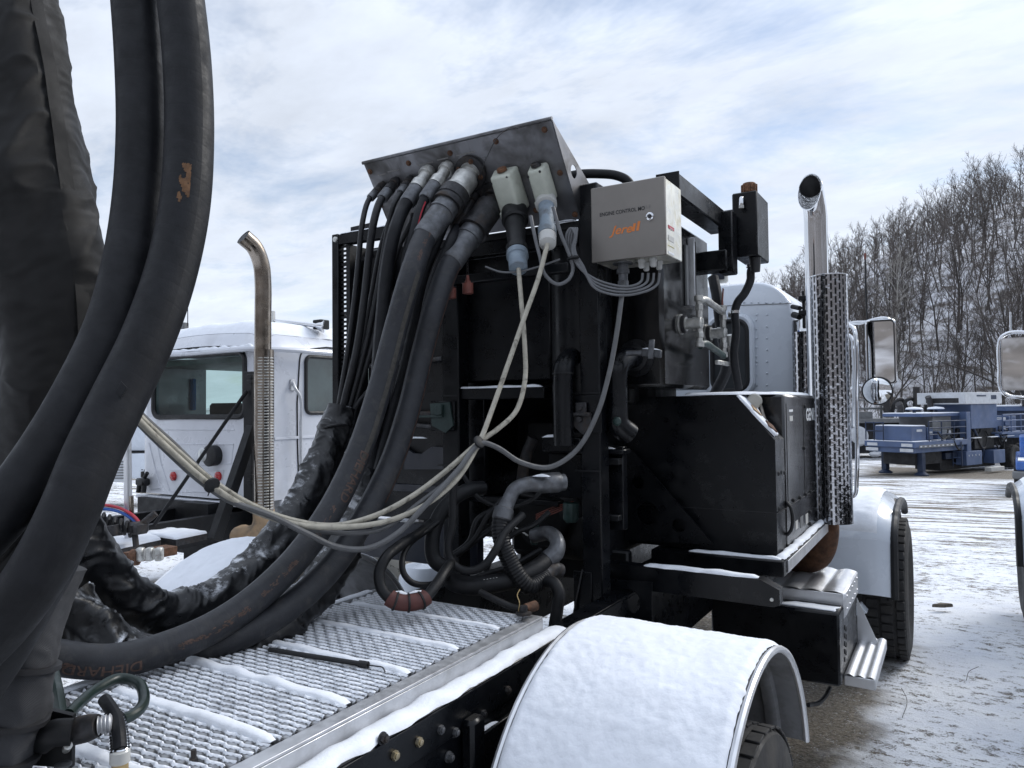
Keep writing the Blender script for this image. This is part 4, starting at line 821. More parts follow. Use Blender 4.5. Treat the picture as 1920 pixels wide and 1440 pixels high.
wpart('fender', 'white_paint', (.15, .75, .1, .7, .35, .95)); wpart('marker', 'label_red', (-.1, .05, .1, .148, .90, .97)); wheel(wq, V((wp0.x, wp0.y, .42))+RT*.55+DV*.5, .42, .3, RT, tread=16); wpart('chassis', 'far_dark', (-2, .8, .4, 2.0, .35, 1.0))
# ======== our truck
mt = thing('black_deck_truck', 'near truck with pale cab, chrome stack, black frame and snow covered mudguards', 'truck', (0, 4, 0))
FX = .432                                              # outer face of the frame rail
FZ1 = 1.185; FZ0 = .82
mb = MB(); mb.box((FX-.09, -1.5, FZ1-.012), (FX, 7.6, FZ1)); mb.box((FX-.010, -1.5, FZ0), (FX-.0005, 7.6, FZ1-.012)); mb.box((FX-.09, -1.5, FZ0-.002), (FX, 7.6, FZ0+.010)); fr = mb.build('frame_rail', 'black_paint', mt)
mb = MB(); mb.box((-FX, -1.5, FZ0), (-FX+.09, 7.6, FZ1)); mb.build('frame_rail', 'black_paint', mt)
mb = MB(); mb.box((FX-.0, -1.5, FZ1-.10), (FX+.006, 2.9, FZ1-.004), .002); mb.build('rail_flange', 'black_paint', fr)
def bolt(p, ax, r=.016, m_='galvanised', par=fr):
    p = V(p); ax = V(ax); b = MB(); b.lathe(p, ax, [(0, r*1.25), (.004, r*1.25), (.0045, r)], 20); u = ax.orthogonal().normalized(); w = ax.cross(u); h = []
    for k in range(6): h.append(p+ax*.004+u*(r*math.cos(k*math.pi/3+.3))+w*(r*math.sin(k*math.pi/3+.3)))
    b.prism(h, ax*.010); b.lathe(p+ax*.010, ax, [(0, r*.62), (.008, r*.62), (.009, r*.5)], 12); return b.build('bolt', m_, par, fix=True)
for px_, py_, m_ in ((736, 1415, 'yellow_zinc'), (781, 1390, 'yellow_zinc'), (822, 1367, 'galvanised'), (850, 1372, 'galvanised'), (902, 1338, 'dark_fitting'), (840, 1419, 'galvanised'), (948, 1293, 'dark_fitting'), (898, 1390, 'dark_fitting'), (716, 1384, 'dark_fitting')):
    bolt(at(px_, py_, X=FX+.001), (1, 0, 0), .0125, m_)
mb = MB(); c = at(880, 1368, X=FX+.02); mb.box((FX+.001, c.y-.02, c.z-.4), (FX+.045, c.y+.05, c.z+.03), .012); mb.build('hanger_bracket', 'black_paint', fr)
mb = MB(); mb.box((FX+.001, at(888, 1400, X=FX).y, at(888, 1380, X=FX).z-.3), (FX+.02, at(935, 1352, X=FX).y+.2, at(888, 1377, X=FX).z-.004), .004); o = mb.build('mounting_plate', 'black_paint', fr); mb = MB(); q0_, q1_ = at(888, 1378, X=FX+.012), at(932, 1353, X=FX+.012); mb.ribbon(q0_, q1_, .016, .006, (1, 0, 0)); mb.build('snow', 'snow_fine', o, ang=80)
mb = MB(); mb.ribbon((FX-.036, .3, FZ1+.0005), (FX-.036, 2.42, FZ1+.0005), .074, .018, (1, 0, 0), jit=.14, seed=4.); mb.build('snow', 'snow_fine', fr, ang=80)
RY, RZ, RR = 2.2, .652, .62
fender_dome(mt, RY, RZ, RR, .56, 1.17, R(-8), R(166), 'fender_steel', 1, (2, 152), 1.7)
fender_dome(mt, RY, RZ+.125, RR, -1.165, -.585, R(-8), R(188), 'fender_steel', -1, (2, 170), 6.1)
for x in (.74, 1.03, -.74, -1.03): wheel(mt, (x, RY, .52), .52, .27, (1, 0, 0), 'alu_dull', 44, .008)
for x in (.95+.185, -.95-.185): wheel(mt, (x, 6.6, .535), .535, .37, (1, 0, 0), 'alu_dull', 46)
mb = MB(); mb.cyl((-1.1, RY, .52), (1.1, RY, .52), .09); mb.cyl((-1.1, 6.6, .52), (1.1, 6.6, .52), .07); mb.box((-.25, RY-.25, .35), (.25, RY+.25, .75), .08); mb.build('axle', 'black_steel', mt)
# front fender and hood
ff = MB(); yc, zc = 6.62, .56
def fpt(i, j):                                        # i along the arch from rear skirt over the top, j across from hood to lip
    t = i; x = .62+.62*j; lipd = .0
    if t < .42: k = t/.42; y = 5.92-.06*k*(1-j)-.05*(1-k); z = .62+(1.02-.62)*k
    else: k = (t-.42)/.58; a = math.pi*(1-k*.92); y = yc-.70*math.cos(math.pi-a)*-1 if False else yc+.70*math.cos(a); z = 1.02+.26*math.sin(a)**.7
    rnd = max(0., (j-.78)/.22); z2 = z-.07*rnd**2*(1 if t > .42 else .25); y2 = y+.05*rnd**2*(1 if t < .6 else 0); return V((x, y2, z2))
ff.grid(fpt, 48, 16); ffo = ff.build('front_fender', 'white_paint', mt, ang=60)
mb = MB(); mb.tube([fpt(i/40, 1.)+V((.012, 0, -.01)) for i in range(41)], .028, 8, raw=True); mb.build('rubber_lip', 'black_plastic', ffo)
mb = MB(); mb.tube([V((1.215, yc+.66*math.cos(a), zc+.05+.60*math.sin(a))) for a in np.linspace(math.pi*1.02, math.pi*.05, 30)], .022, 8, raw=True); mb.build('fender_liner', 'black_plastic', ffo)
sp_ = [fpt(.38+.5*k/8, .12) for k in range(9)]+[fpt(.88-.5*k/8, .86) for k in range(9)]
sf = MB()
def fsn(i, j): t = .41+.52*i; jj = .05+.80*j; p = fpt(t, jj); e = min(1, min(i, 1-i)*12)*min(1, min(j, 1-j)*9); return p+V((.01*nz(p.y*14, 2.), 0, .0015+.016*e**.6*(1+.6*nz(p.x*22, p.y*22, p.z*20))))+V((0, -.004*e if t < .45 else 0, 0))
sf.grid(fsn, 50, 26); sf.build('snow', 'snow_fine', ffo, ang=80)
mb = MB(); P = [at(1568, 1148, Y=5.83), at(1612, 1135, Y=5.83), at(1625, 1150, Y=5.83), at(1575, 1160, Y=5.83)]; mb.prism(P, (0, .12, 0)); mb.build('splash_lip', 'white_paint', ffo, fix=True)
hd = MB(); hd.grid(lambda i, j: V((-.60+1.2*i, 6.3+1.5*j, 1.45+.22*math.sin(math.pi*i)**.4-.08*j)), 24, 8); hd.box((-.58, 6.3, .9), (.58, 7.8, 1.46), .03); hd.build('hood', 'white_paint', mt)
# cab
CY0 = 4.98; cb_ = cab_shell(mt, 0., .80, CY0, 6.35, 1.25, 2.79, .24, 'white_paint')
def cr(px, py, dy=0.): return at(px, py, Y=CY0+dy)
rv = MB(); P = []
for k in range(9): P.append(cr(1438, 568+k*22)); P.append(cr(1419, 590+k*22)) if k % 2 == 0 else None
for k in range(8): P.append(cr(1382+k*13.5, 567))
for k in range(9): P.append(cr(1418+8*math.sin(k*1.3)*0, 600+k*17))
rivets(rv, [p+V((0, -.002, 0)) for p in P if p is not None], (0, -1, 0)); rv.build('rivets', 'white_paint', cb_)
mb = MB(); mb.beam(cr(1340, 574, -.001), cr(1484, 569, -.001), .006, .004); mb.build('roof_seam', 'far_grey', cb_)
rw = MB(); c0_, c1_ = cr(1330, 740), cr(1409, 592); cxm = (c0_.x+c1_.x)/2; czm = (c0_.z+c1_.z)/2; wv, hv = c1_.x-c0_.x, c1_.z-c0_.z
loop_tube(rw, rrect((cxm, CY0-.006, czm), (1, 0, 0), (0, 0, 1), wv, hv, .09), .022); rwf = rw.build('rear_window_frame', 'white_paint', cb_)
rw = MB(); loop_tube(rw, rrect((cxm, CY0-.012, czm), (1, 0, 0), (0, 0, 1), wv-.05, hv-.05, .075), .016); rw.build('window_rubber', 'black_plastic', rwf); mb = MB(); mb.add(rrect((cxm, CY0-.008, czm), (1, 0, 0), (0, 0, 1), wv-.03, hv-.03, .08), [tuple(range(28))]); mb.build('window_pane', 'seat', rwf)
mb = MB(); e0 = cr(1474, 572); mb.tube([e0+V((.06, .02, -.1)), e0+V((.075, .03, -.5)), e0+V((.08, .03, -1.0))], .02, 8); mb.build('corner_moulding', 'chrome', cb_)
mb = MB(); P = [V((.813, CY0+.03, 2.36-k*.08)) for k in range(12)]; rivets(mb, P, (1, -.5, 0), .008); mb.build('corner_rivets', 'chrome', cb_)
sn = MB(); sn.grid(lambda i, j: V((-.55+1.06*i, CY0+.08+1.1*j, 2.79+.02*(1-(2*i-1)**2)+.012*min(1, min(i, 1-i)*12, min(j, 1-j)*12)*(1+nz(i*9, j*9)))), 24, 16); sn.build('roof_snow', 'snow_fine', cb_, ang=80)
mb = MB(); c = at(1349, 518, Y=5.1); mb.obox(c, ((1, 0, 0), (0, 1, 0), (0, 0, 1)), (.055, .03, .05), .012); o = mb.build('roof_lamp', 'cream_metal', mt); mb = MB(); mb.obox(c+V((0, -.03, 0)), ((1, 0, 0), (0, 1, 0), (0, 0, 1)), (.042, .006, .028), .01); mb.build('lens', 'dark_blue', o)
# exhaust stack on the right rear cab corner
SX, SY = at(1531, 500, Y=4.75).x, 4.75
def sz(py): return at(1531, py, Y=SY).z
def mitred(mb, r):                                      # straight pipe swept back a little and cut on the slant
    mb.tube([V((SX, SY, sz(960))), V((SX, SY, sz(700))), V((SX, SY, sz(430))), V((SX, SY-.004, sz(405))), V((SX-.006, SY-.022, sz(376))), V((SX-.016, SY-.05, sz(349))), V((SX-.022, SY-.07, sz(315)))], r, 28, 12, caps=False)
    for i in range(len(mb.v)): x, y, z = mb.v[i]; mb.v[i] = (x, y, min(z, sz(350)+1.9*(y-SY+.045)))
    # the rings above the cut fold onto it
    return mb
stk = mitred(MB(), .066).build('exhaust_stack', 'chrome', mt)
mb = mitred(MB(), .0625); mb.build('stack_bore', 'ink', stk)
GX = at(1556, 600, Y=SY).x; g = MB(); g.uv = {}; rg_ = .105; n = 28; o0 = 0
zt, zbm = sz(522), sz(976)
for i in range(2):
    z = (zbm, zt)[i]
    for k in range(n+1): a = R(-205+205*k/n*1.12); g.v.append((GX+rg_*math.cos(a), SY-.02+rg_*math.sin(a), z)); g.uv[len(g.v)-1] = (k/n*rg_*R(230), z)
for k in range(n): g.f.append((k, k+1, n+2+k, n+1+k))
gd = g.build('heat_guard', 'guard_slots', stk)
mb = MB(); mb.tube([V((GX+rg_*math.cos(R(-205+8.2*k)), SY-.02+rg_*math.sin(R(-205+8.2*k)), zt)) for k in range(29)], .005, 6, raw=True); mb.build('guard_rim', 'chrome', gd)
g = MB(); g.uv = {}; mx_ = at(1512, 680, Y=4.9).x; r2 = .085
for i in range(2):
    z = (sz(960), sz(617))[i]
    for k in range(n+1): a = 2*math.pi*k/n; g.v.append((mx_+r2*math.cos(a), 4.92+r2*math.sin(a), z)); g.uv[len(g.v)-1] = (k/n*r2*6.28, z)
for k in range(n): g.f.append((k, k+1, n+2+k, n+1+k))
g.build('muffler', 'guard_slots', stk)
mb = MB(); mb.box(at(1497, 555, Y=4.8), at(1520, 562, Y=4.8)+V((0, .08, 0))); mb.box(at(1497, 582, Y=4.8), at(1520, 589, Y=4.8)+V((0, .08, 0))); mb.box(at(1503, 545, Y=4.82), at(1510, 615, Y=4.82)+V((0, .03, 0))); mb.cyl(at(1488, 590, Y=4.9), at(1500, 594, Y=4.85), .02); mb.cyl(at(1486, 575, Y=4.95), at(1500, 578, Y=4.88), .015); mb.build('stack_bracket', 'black_steel', stk)
mb = MB(); P = [at(1523, 609, Y=4.83), at(1531, 612, Y=4.83), at(1530, 633, Y=4.83), at(1524, 634, Y=4.83)]; mb.prism(P, (0, .004, 0)); mb.build('blue_tag', 'blue_sticker', stk, fix=True)
mb = MB(); mb.tube([V((SX-.02, SY+.05, sz(955))), V((SX-.01, SY+.05, sz(1000))), V((SX-.06, SY+.1, sz(1045))), V((SX-.22, SY+.2, sz(1062))), V((SX-.5, SY+.4, sz(1065)))], .095, 18, 8); mb.build('exhaust_elbow', 'rust', stk)
# mirrors, grab rail, aerial
mr_ = MB(); y5 = 5.85
def mp(px, py, dy=0.): return at(px, py, Y=y5+dy)
mr_.tube([mp(1578, 603, .3), mp(1610, 607, .15), mp(1640, 598, .03), mp(1660, 596, 0), mp(1672, 602, 0), mp(1676, 618, 0), mp(1676, 680, 0), mp(1674, 722, 0), mp(1668, 732, 0), mp(1650, 736, 0)], .009, 10, 8); ma = mr_.build('mirror_arm', 'chrome', mt)
mb = MB(); mb.tube([mp(1578, 610, .3), mp(1600, 604, .2), mp(1625, 603, .1), mp(1650, 600, .02)], .009, 8, 8); mb.tube([mp(1592, 730, .3), mp(1605, 722, .2), mp(1640, 728, .05)], .008, 8, 6); mb.build('mirror_stay', 'chrome', ma)
c = mp(1652, 660, -.02); wM, hM = .185, .455
md = MB(); nrm = V((.02, -1, -.03)).normalized(); mxd = V((1, .02, 0)).normalized(); mzd = nrm.cross(mxd)*-1
if mzd.z < 0: mzd = -mzd
md.prism(rrect(c+V((0, .03, 0)), mxd, mzd, wM, hM, .03), V((0, -.028, 0))); mh = md.build('mirror_housing', 'chrome', ma, fix=True)
mb = MB(); loop_tube(mb, rrect(c+nrm*.001, mxd, mzd, wM, hM, .03), .007); mb.build('mirror_frame', 'chrome', mh)
mb = MB(); loop_tube(mb, rrect(c+nrm*.004, mxd, mzd, wM-.016, hM-.016, .025), .004); mb.build('mirror_seal', 'black_plastic', mh)
mb = MB(); mb.prism(rrect(c-nrm*-.004, mxd, mzd, wM-.014, hM-.014, .025), nrm*.002); mb.build('mirror_glass', 'mirror', mh, fix=True)
c2 = mp(1645, 733, -.07); ax = V((-.05, -1, -.05)).normalized(); mb = MB(); mb.lathe(c2, ax, [(-.04, .03), (-.02, .08), (0, .101), (.008, .101)], 32); mc = mb.build('round_mirror', 'black_plastic', ma); mb = MB(); mb.lathe(c2, ax, [(.006, .0955), (.011, .085), (.018, .055), (.022, .02), (.0225, .0005)], 32); mb.build('convex_glass', 'mirror', mc)
mb = MB(); mb.tube([at(1590, 608, Y=5.35), at(1601, 616, Y=5.3), at(1605, 640, Y=5.28), at(1606, 760, Y=5.28), at(1606, 900, Y=5.28), at(1602, 928, Y=5.3), at(1590, 932, Y=5.32)], .014, 10, 8); mb.build('grab_rail', 'chrome', mt)
mb = MB(); mb.tube([at(1582, 625, Y=5.5), at(1596, 632, Y=5.45), at(1600, 660, Y=5.45), at(1600, 800, Y=5.45)], .011, 8, 8); mb.build('inner_grab_rail', 'chrome', mt)
mb = MB(); mb.tube([at(1622, 475, Y=6.0), at(1624, 560, Y=6.), at(1627, 610, Y=6.)], .006, 6); mb.build('aerial', 'black_plastic', mt); mb = MB(); mb.cyl(at(1622, 475, Y=6.0), at(1622, 486, Y=6.0), .008, n=8); mb.build('aerial_tip', 'red_cap', mt)
# black box and steps under the cab
BX = 1.10; bz1, bz0 = .885, .50; by0, by1 = 4.24, 5.02
mb = MB(); mb.box((.42, by0, bz0), (BX, by1, bz1), .012); bb = mb.build('battery_box', 'black_paint', mt)
mb = MB(); P = [(BX-.33, by0+.05, bz1+.001), (BX-.02, by0+.03, bz1+.001), (BX-.015, by0+.12, bz1+.001), (BX-.25, by0+.14, bz1+.001)]; mb.patch(P, .006, jit=.02); mb.build('snow', 'snow_fine', bb, ang=80)
mb = MB(); [mb.cyl((BX, at(1583+(k % 2)*2.5, 1150+k*7.5, X=BX).y, at(1583, 1178+k*7.5, X=BX).z), (BX+.004, at(1583+(k % 2)*2.5, 1150+k*7.5, X=BX).y, at(1583, 1178+k*7.5, X=BX).z), .014, n=14) for k in range(9)]; mb.build('drain_holes', 'ink', bb)
mb = MB(); mb.tube([at(1515, 1322, d=3.9), at(1535, 1318, d=4.), at(1548, 1305, d=4.1), at(1556, 1290, d=4.2)], .012, 8); mb.build('drain_hose', 'black_plastic', bb)
def step(x0, x1, y0, y1, z, th, ribs, nm):
    mb = MB(); mb.box((x0, y0, z-th), (x1, y1, z-.006), .004); o = mb.build(nm, 'aluminium', mt); w = (x1-x0)/ribs
    rb = MB()
    for k in range(ribs):
        xm = x0+w*(k+.5)
        for s_ in range(2): pass
        n_ = 16
        rb.grid(lambda i, j: V((xm-w*.46+w*.92*j, y0+(y1-y0)*i, z-.006+.010*math.sin(math.pi*j)+(.0025 if int(i*40) % 2 else 0)*math.sin(math.pi*j))), 80, 6)
    rb.build('step_tread', 'aluminium', o, ang=30); return o
step(.66, BX+.005, 4.42, 5.05, .955, .14, 4, 'upper_step'); ls_ = step(BX+.002, BX+.155, 4.36, 5.12, .535, .062, 3, 'lower_step')
mb = MB(); P = [V((BX+.004, 5.0, .53)), V((BX+.12, 5.0, .53)), V((BX+.004, 5.0, .80))]; mb.prism(P, (0, .006, 0)); mb.build('step_bracket', 'aluminium', ls_, fix=True)
mb = MB(); mb.box((BX-.02, 4.44, .82), (BX+.009, 5.04, .946), .003)
rivets(mb, [V((BX+.009, 4.5+k*.12, .92)) for k in range(5)]+[V((BX+.009, 4.5+k*.12, .85)) for k in range(5)], (1, 0, 0), .009); mb.build('step_face', 'aluminium', mt)
# ======== neighbouring white truck on the right, only its mirror and wheel arch in the photo
rt2 = thing('white_truck', 'white truck beside ours, just its mirror and front wheel arch showing at the right edge', 'truck', (3.45, 6, 0)); RX = 3.50
cab_shell(rt2, RX, .80, 6.2, 7.6, 1.25, 2.79, .24, 'white_paint')
wheel(rt2, (2.31, 8.3, .53), .53, .36, (1, 0, 0), tread=44); wheel(rt2, (4.69, 8.3, .53), .53, .36, (1, 0, 0), tread=20)
def fp2(i, j): p = fpt(i, j); return V((RX-p.x*1.125, p.y+1.68, p.z))
mb = MB(); mb.grid(fp2, 40, 12); o = mb.build('front_fender', 'white_paint', rt2, ang=60); mb = MB(); mb.tube([fp2(i/40, 1.)+V((-.012, 0, -.01)) for i in range(41)], .028, 8, raw=True); mb.build('rubber_lip', 'black_plastic', o)
mb = MB(); mb.grid(lambda i, j: fp2(.4+.5*i, .3+.62*j)+V((0, 0, .018*min(1, min(i, 1-i)*10, min(j, 1-j)*9)+.001)), 30, 14); mb.build('snow', 'snow_fine', o, ang=80)
mb = MB(); mb.grid(lambda i, j: V((RX-.60+1.2*i, 7.55+1.6*j, 1.5+.22*math.sin(math.pi*i)**.4-.08*j)), 24, 8); mb.box((RX-.58, 7.55, .9), (RX+.58, 9.1, 1.5), .03); mb.build('hood', 'white_paint', rt2)
mb = MB(); mb.box((RX-.4, -2, .8), (RX-.3, 8.6, 1.1)); mb.box((RX+.3, -2, .8), (RX+.4, 8.6, 1.1)); mb.box((RX-.5, 3.6, .75), (RX+.5, 5.8, 1.25), .03); mb.build('equipment_body', 'black_paint', rt2); mb = MB(); mb.box((RX-.78, 6.35, 1.95), (RX-.806, 7.2, 2.5), .01); mb.build('side_window', 'seat', rt2)
y6 = 6.75
def m2(px, py, dy=0.): return at(px, py, Y=y6+dy)
mb = MB(); mb.tube([m2(1990, 628, .1), m2(1935, 624), m2(1893, 624), m2(1878, 632), m2(1873, 648), m2(1874, 690), m2(1876, 728), m2(1886, 740), m2(1910, 745), m2(1990, 744, .1)], .014, 10, 8); a2 = mb.build('mirror_arm', 'chrome', rt2)
c = m2(1915, 682, -.02); mb = MB(); mb.prism(rrect(c+V((0, .03, 0)), (1, 0, 0), (0, 0, 1), .25, .40, .02), (0, -.028, 0)); h2 = mb.build('mirror_housing', 'chrome', a2, fix=True); mb = MB(); nr2 = V((.35, -1, 0)).normalized(); mb.prism(rrect(c+V((0, -.002, 0)), (1, 0, 0), (0, 0, 1), .235, .385, .015), (0, -.002, 0)); mb.build('mirror_glass', 'mirror', h2, fix=True)
mb = MB(); mb.cyl(m2(1895, 622), m2(1894, 585), .006); mb.build('aerial', 'chrome', a2)
# ---------------------------------------------------------------- hydraulic power pack on the deck
def holed(outline, holes, vec, name, matn, parent):   # flat plate with real holes: outline and hole loops in one plane
    bm = bmesh.new(); ed = []
    for lp in [outline]+holes:
        vs = [bm.verts.new(V(p)) for p in lp]; ed += [bm.edges.new((vs[i], vs[(i+1) % len(vs)])) for i in range(len(vs))]
    bmesh.ops.triangle_fill(bm, use_beauty=True, edges=ed); g = bmesh.ops.extrude_face_region(bm, geom=list(bm.faces)); bmesh.ops.translate(bm, vec=V(vec), verts=[e for e in g['geom'] if isinstance(e, bmesh.types.BMVert)]); bmesh.ops.recalc_face_normals(bm, faces=bm.faces)
    me = bpy.data.meshes.new(name); bm.to_mesh(me); bm.free(); me.materials.append(MAT[matn]); o = bpy.data.objects.new(name, me); COL.objects.link(o); put(o, parent); return o
def circ(c, u, v, r, n=24): c, u, v = V(c), V(u), V(v); return [c+u*(r*math.cos(2*math.pi*k/n))+v*(r*math.sin(2*math.pi*k/n)) for k in range(n)]
XA, YA, ZA = V((1, 0, 0)), V((0, 1, 0)), V((0, 0, 1)); AX3 = (XA, YA, ZA)
pk = thing('power_pack', 'black hydraulic power pack frame with uprights, engine and radiator cabinet on the truck deck', 'power unit', (0, 3.2, 1.14))
YB = 2.85
mb = MB(); mb.box((.277, YB, 1.14), (.369, YB+.09, 2.95), .006); c_r = mb.build('upright', 'black_paint', pk)
mb = MB(); mb.box((-.455, YB, 1.14), (-.358, YB+.09, 2.93), .006); c_l = mb.build('upright', 'black_paint', pk)
for col, x in ((c_r, .31), (c_l, -.42)):
    for z in (1.72, 2.05): MB().box((x-.06, YB-.006, z-.004), (x+.06, YB-.001, z+.004), .001).build('weld_plate', 'black_steel', col)
# radiator cabinet on the far side
rx0, rx1 = at(622, 600, Y=YB).x, -.47; rz1 = at(622, 440, Y=YB).z
mb = MB(); mb.box((rx0, YB, 1.42), (rx0+.045, YB+.05, rz1), .004); rc = mb.build('radiator_post', 'black_paint', pk)
mb = MB(); mb.box((rx0+.046, YB+.002, rz1-.06), (rx1, YB+.05, rz1-.004), .004); tb_ = mb.build('radiator_top_bar', 'black_paint', pk); MB().lathe((rx0+.03, YB, rz1-.03), (0, -1, 0), [(0, .016), (.008, .014), (.012, .002)], 14).build('cap_bolt', 'zinc', tb_)
sn = MB(); sn.ribbon((rx0+.05, YB+.02, rz1-.003), (rx1-.1, YB+.02, rz1-.003), .035, .008, (0, 1, 0), seed=3.); sn.build('snow', 'snow_fine', tb_, ang=80)
mb = MB(); mb.box((rx0+.11, YB+.16, 1.42), (rx1+.15, YB+.20, rz1-.06), .004); mb.build('radiator_core', 'black_paint', pk)
mb = MB(); mb.box((rx0+.16, YB+.10, 2.62), (rx0+.30, YB+.155, 2.84), .02); mb.build('header_tank', 'black_paint', pk)
pz = MB(); sxp = rx0+.066
for k in range(60):                                   # perforated edge strip that lets the sky through
    z = 1.46+k*.0235; pz.box((rx0+.0455, YB+.02, z), (rx0+.0865, YB+.024, z+.0125), .0005)
pz.box((rx0+.0865, YB+.018, 1.42), (rx0+.112, YB+.16, rz1-.061), .001); pz.build('perforated_strip', 'black_steel', pk)
mb = MB(); mb.box((rx0+.0, YB+.7, 1.42), (rx1, YB+.74, 1.6)); mb.box((rx0+.12, YB+.25, 1.5), (rx1, YB+.95, rz1-.1), .03); mb.build('radiator_shroud', 'black_paint', pk)
mb = MB(); mb.beam(at(664, 433, Y=YB+.1), at(700, 425, Y=YB+.1), .06, .03); mb.build('lifting_lug', 'black_steel', pk)
for a, b in (((632, 500), (700, 480)), ((640, 590), (720, 575)), ((655, 690), (830, 672)), ((700, 775), (810, 775)), ((690, 790), (810, 800))):
    MB().cyl(at(*a, Y=YB+.1), at(*b, Y=YB+.1), .012, n=8).build('cross_rod', 'dark_fitting', pk)
# air box / silencer plate between the uprights
ax0, ax1 = at(870, 600, Y=2.93).x, at(1033, 600, Y=2.93).x; az1, az0 = at(950, 475, Y=2.93).z, at(950, 716, Y=2.93).z
mb = MB(); mb.box((ax0, 2.93, az0), (ax1, 3.5, az1), .01); ab = mb.build('silencer_box', 'black_paint', pk); bt = MB(); [bt.lathe((ax0+.015, 2.93, az0+.06+k*.16), (0, -1, 0), [(0, .008), (.006, .006)], 8) for k in range(5)]; bt.build('box_bolts', 'black_steel', ab)
mb = MB(); mb.lathe(((ax1+.277)/2+.02, 3.02, 2.0), (0, 0, 1), [(0, .14), (.75, .14), (.8, .1)], 24); mb.build('silencer_drum', 'black_paint', pk)
z_ = at(945, 727, Y=2.86).z; mb = MB(); mb.box((ax0-.02, 2.87, z_-.052), (ax1-.005, 2.97, z_), .004); lg = mb.build('ledge_beam', 'black_paint', pk); sn = MB(); sn.ribbon((ax0-.01, 2.885, z_+.0005), (ax1-.02, 2.885, z_+.0005), .03, .011, (0, 1, 0), seed=7.); sn.ribbon((ax0+.15, 2.905, z_+.0005), (ax1-.04, 2.905, z_+.0005), .02, .008, (0, 1, 0), seed=9.); sn.build('snow', 'snow_fine', lg, ang=80)
mb = MB(); mb.box((-.355, 2.855, 2.70), (.276, 2.91, 2.765), .004); hb_ = mb.build('header_beam', 'black_paint', pk); sn = MB(); sn.ribbon((-.05, 2.87, 2.766), (.08, 2.87, 2.766), .02, .008, (0, 1, 0)); sn.build('snow', 'snow_fine', hb_, ang=80)
mb = MB(); mb.box((-.40, 2.75, 2.56), (.276, 2.80, 2.60), .004); mb.build('hose_support_bar', 'black_paint', pk)
# engine and pumps between the uprights, with dark boxes added to black out gaps
en = MB(); en.box((-.30, 3.2, 1.25), (.22, 4.3, 1.62), .03); en.box((-.25, 3.25, 1.6), (.15, 4.2, 1.95), .04); en.lathe((-.05, 3.22, 1.45), (0, -1, 0), [(0, .17), (.06, .17), (.08, .13), (.16, .12), (.17, .05)], 24); en.lathe((.17, 3.22, 1.38), (0, -1, 0), [(0, .1), (.1, .1), (.12, .06)], 20); en.box((-.95, 3.3, 1.3), (-.32, 3.9, 1.50), .03); en.box((.30, 3.2, 1.16), (.9, 4.9, 1.22), .01); en.box((-.46, 3.52, 1.62), (.36, 3.9, 2.35), .03); en.box((-.3, 3.3, 1.14), (.3, 3.36, 1.3), .01); en.box((-.1, 3.4, 2.0), (.3, 3.5, 2.5), .02); en.box((-.34, 3.6, 1.14), (.1, 3.7, 1.45), .01); en.build('engine_block', 'black_steel', pk)
mb = MB(); mb.box((-1.15, 3.0, 1.20), (-.36, 3.06, 1.40), .004); mb.box((-1.15, 3.0, 1.56), (-.46, 3.03, 1.60), .004); mb.build('sub_frame', 'dark_blue', pk)
bg_ = MB(); P = [at(758, 838, Y=2.98), at(775, 850, Y=2.98), at(790, 851, Y=2.98), at(808, 838, Y=2.98), at(835, 838, Y=2.98), at(835, 880, Y=2.98), at(758, 880, Y=2.98)]; bg_.prism(P, (0, .02, 0)); bg_.build('notched_plate', 'dark_blue', pk, fix=True)
def ybox(x0, y0, x1, y1, Y, th=.05, ch=.004, mb=None):
    a, b = at(x0, y0, Y=Y), at(x1, y1, Y=Y); mb = mb or MB(); return mb.box((a.x, Y, a.z), (b.x, Y+th, b.z), ch)
ybox(835, 926, 1046, 951, 2.93, .06).build('cross_member', 'black_paint', pk)
o = ybox(1016, 820, 1088, 848, 2.83, .12).build('bracket_block', 'black_paint', pk); a, b = at(1018, 820, Y=2.84), at(1070, 818, Y=2.84); sn = MB(); sn.ribbon(a, b, .04, .009, (0, 1, 0)); sn.build('snow', 'snow_fine', o, ang=80)
ybox(1040, 742, 1128, 812, 2.838, .011).build('latch_plate', 'black_paint', pk); ybox(1028, 850, 1092, 935, 2.90, .05).build('lower_bracket', 'black_paint', pk)
lt_ = MB(); c = at(1085, 782, Y=2.825); lt_.obox(c+V((-.02, 0, .012)), AX3, (.075, .02, .007), .004); lt_.prism([c+V((-.03, -.004, .01)), c+V((.055, -.004, .01)), c+V((.06, -.004, -.03)), c+V((.02, -.004, -.075)), c+V((-.02, -.004, -.04))], (0, .012, 0)); lt_.box(c+V((-.012, -.008, .012)), c+V((.038, .004, .062)), .006); lt_.lathe(c+V((.012, -.008, .04)), (0, -1, 0), [(0, .012), (.008, .01)], 12); lt_.lathe(c+V((.01, -.01, -.01)), (0, -1, 0), [(0, .014), (.01, .012)], 6); lt_.build('latch', 'dark_fitting', pk, fix=True)
ybox(806, 752, 852, 808, 2.835, .02).build('hinge_plate', 'black_paint', pk); lt_ = MB(); c = at(825, 778, Y=2.825); lt_.prism([c+V((-.06, 0, .055)), c+V((.055, 0, .06)), c+V((.075, 0, -.05)), c+V((.03, 0, -.085)), c+V((-.05, 0, -.05))], (0, .01, 0)); lt_.box(c+V((-.02, -.015, -.0)), c+V((.02, .0, .05)), .006); lt_.box(c+V((-.13, -.012, -.012)), c+V((.02, -.002, -.002)), .002); lt_.build('hinge', 'green_paint', pk, fix=True)
sn = MB(); c = at(790, 822, Y=2.81); sn.ribbon(c+V((-.17, 0, .0)), c+V((.03, 0, .0)), .02, .007, (0, 1, 0)); sn.build('snow', 'snow_fine', c_l, ang=80)
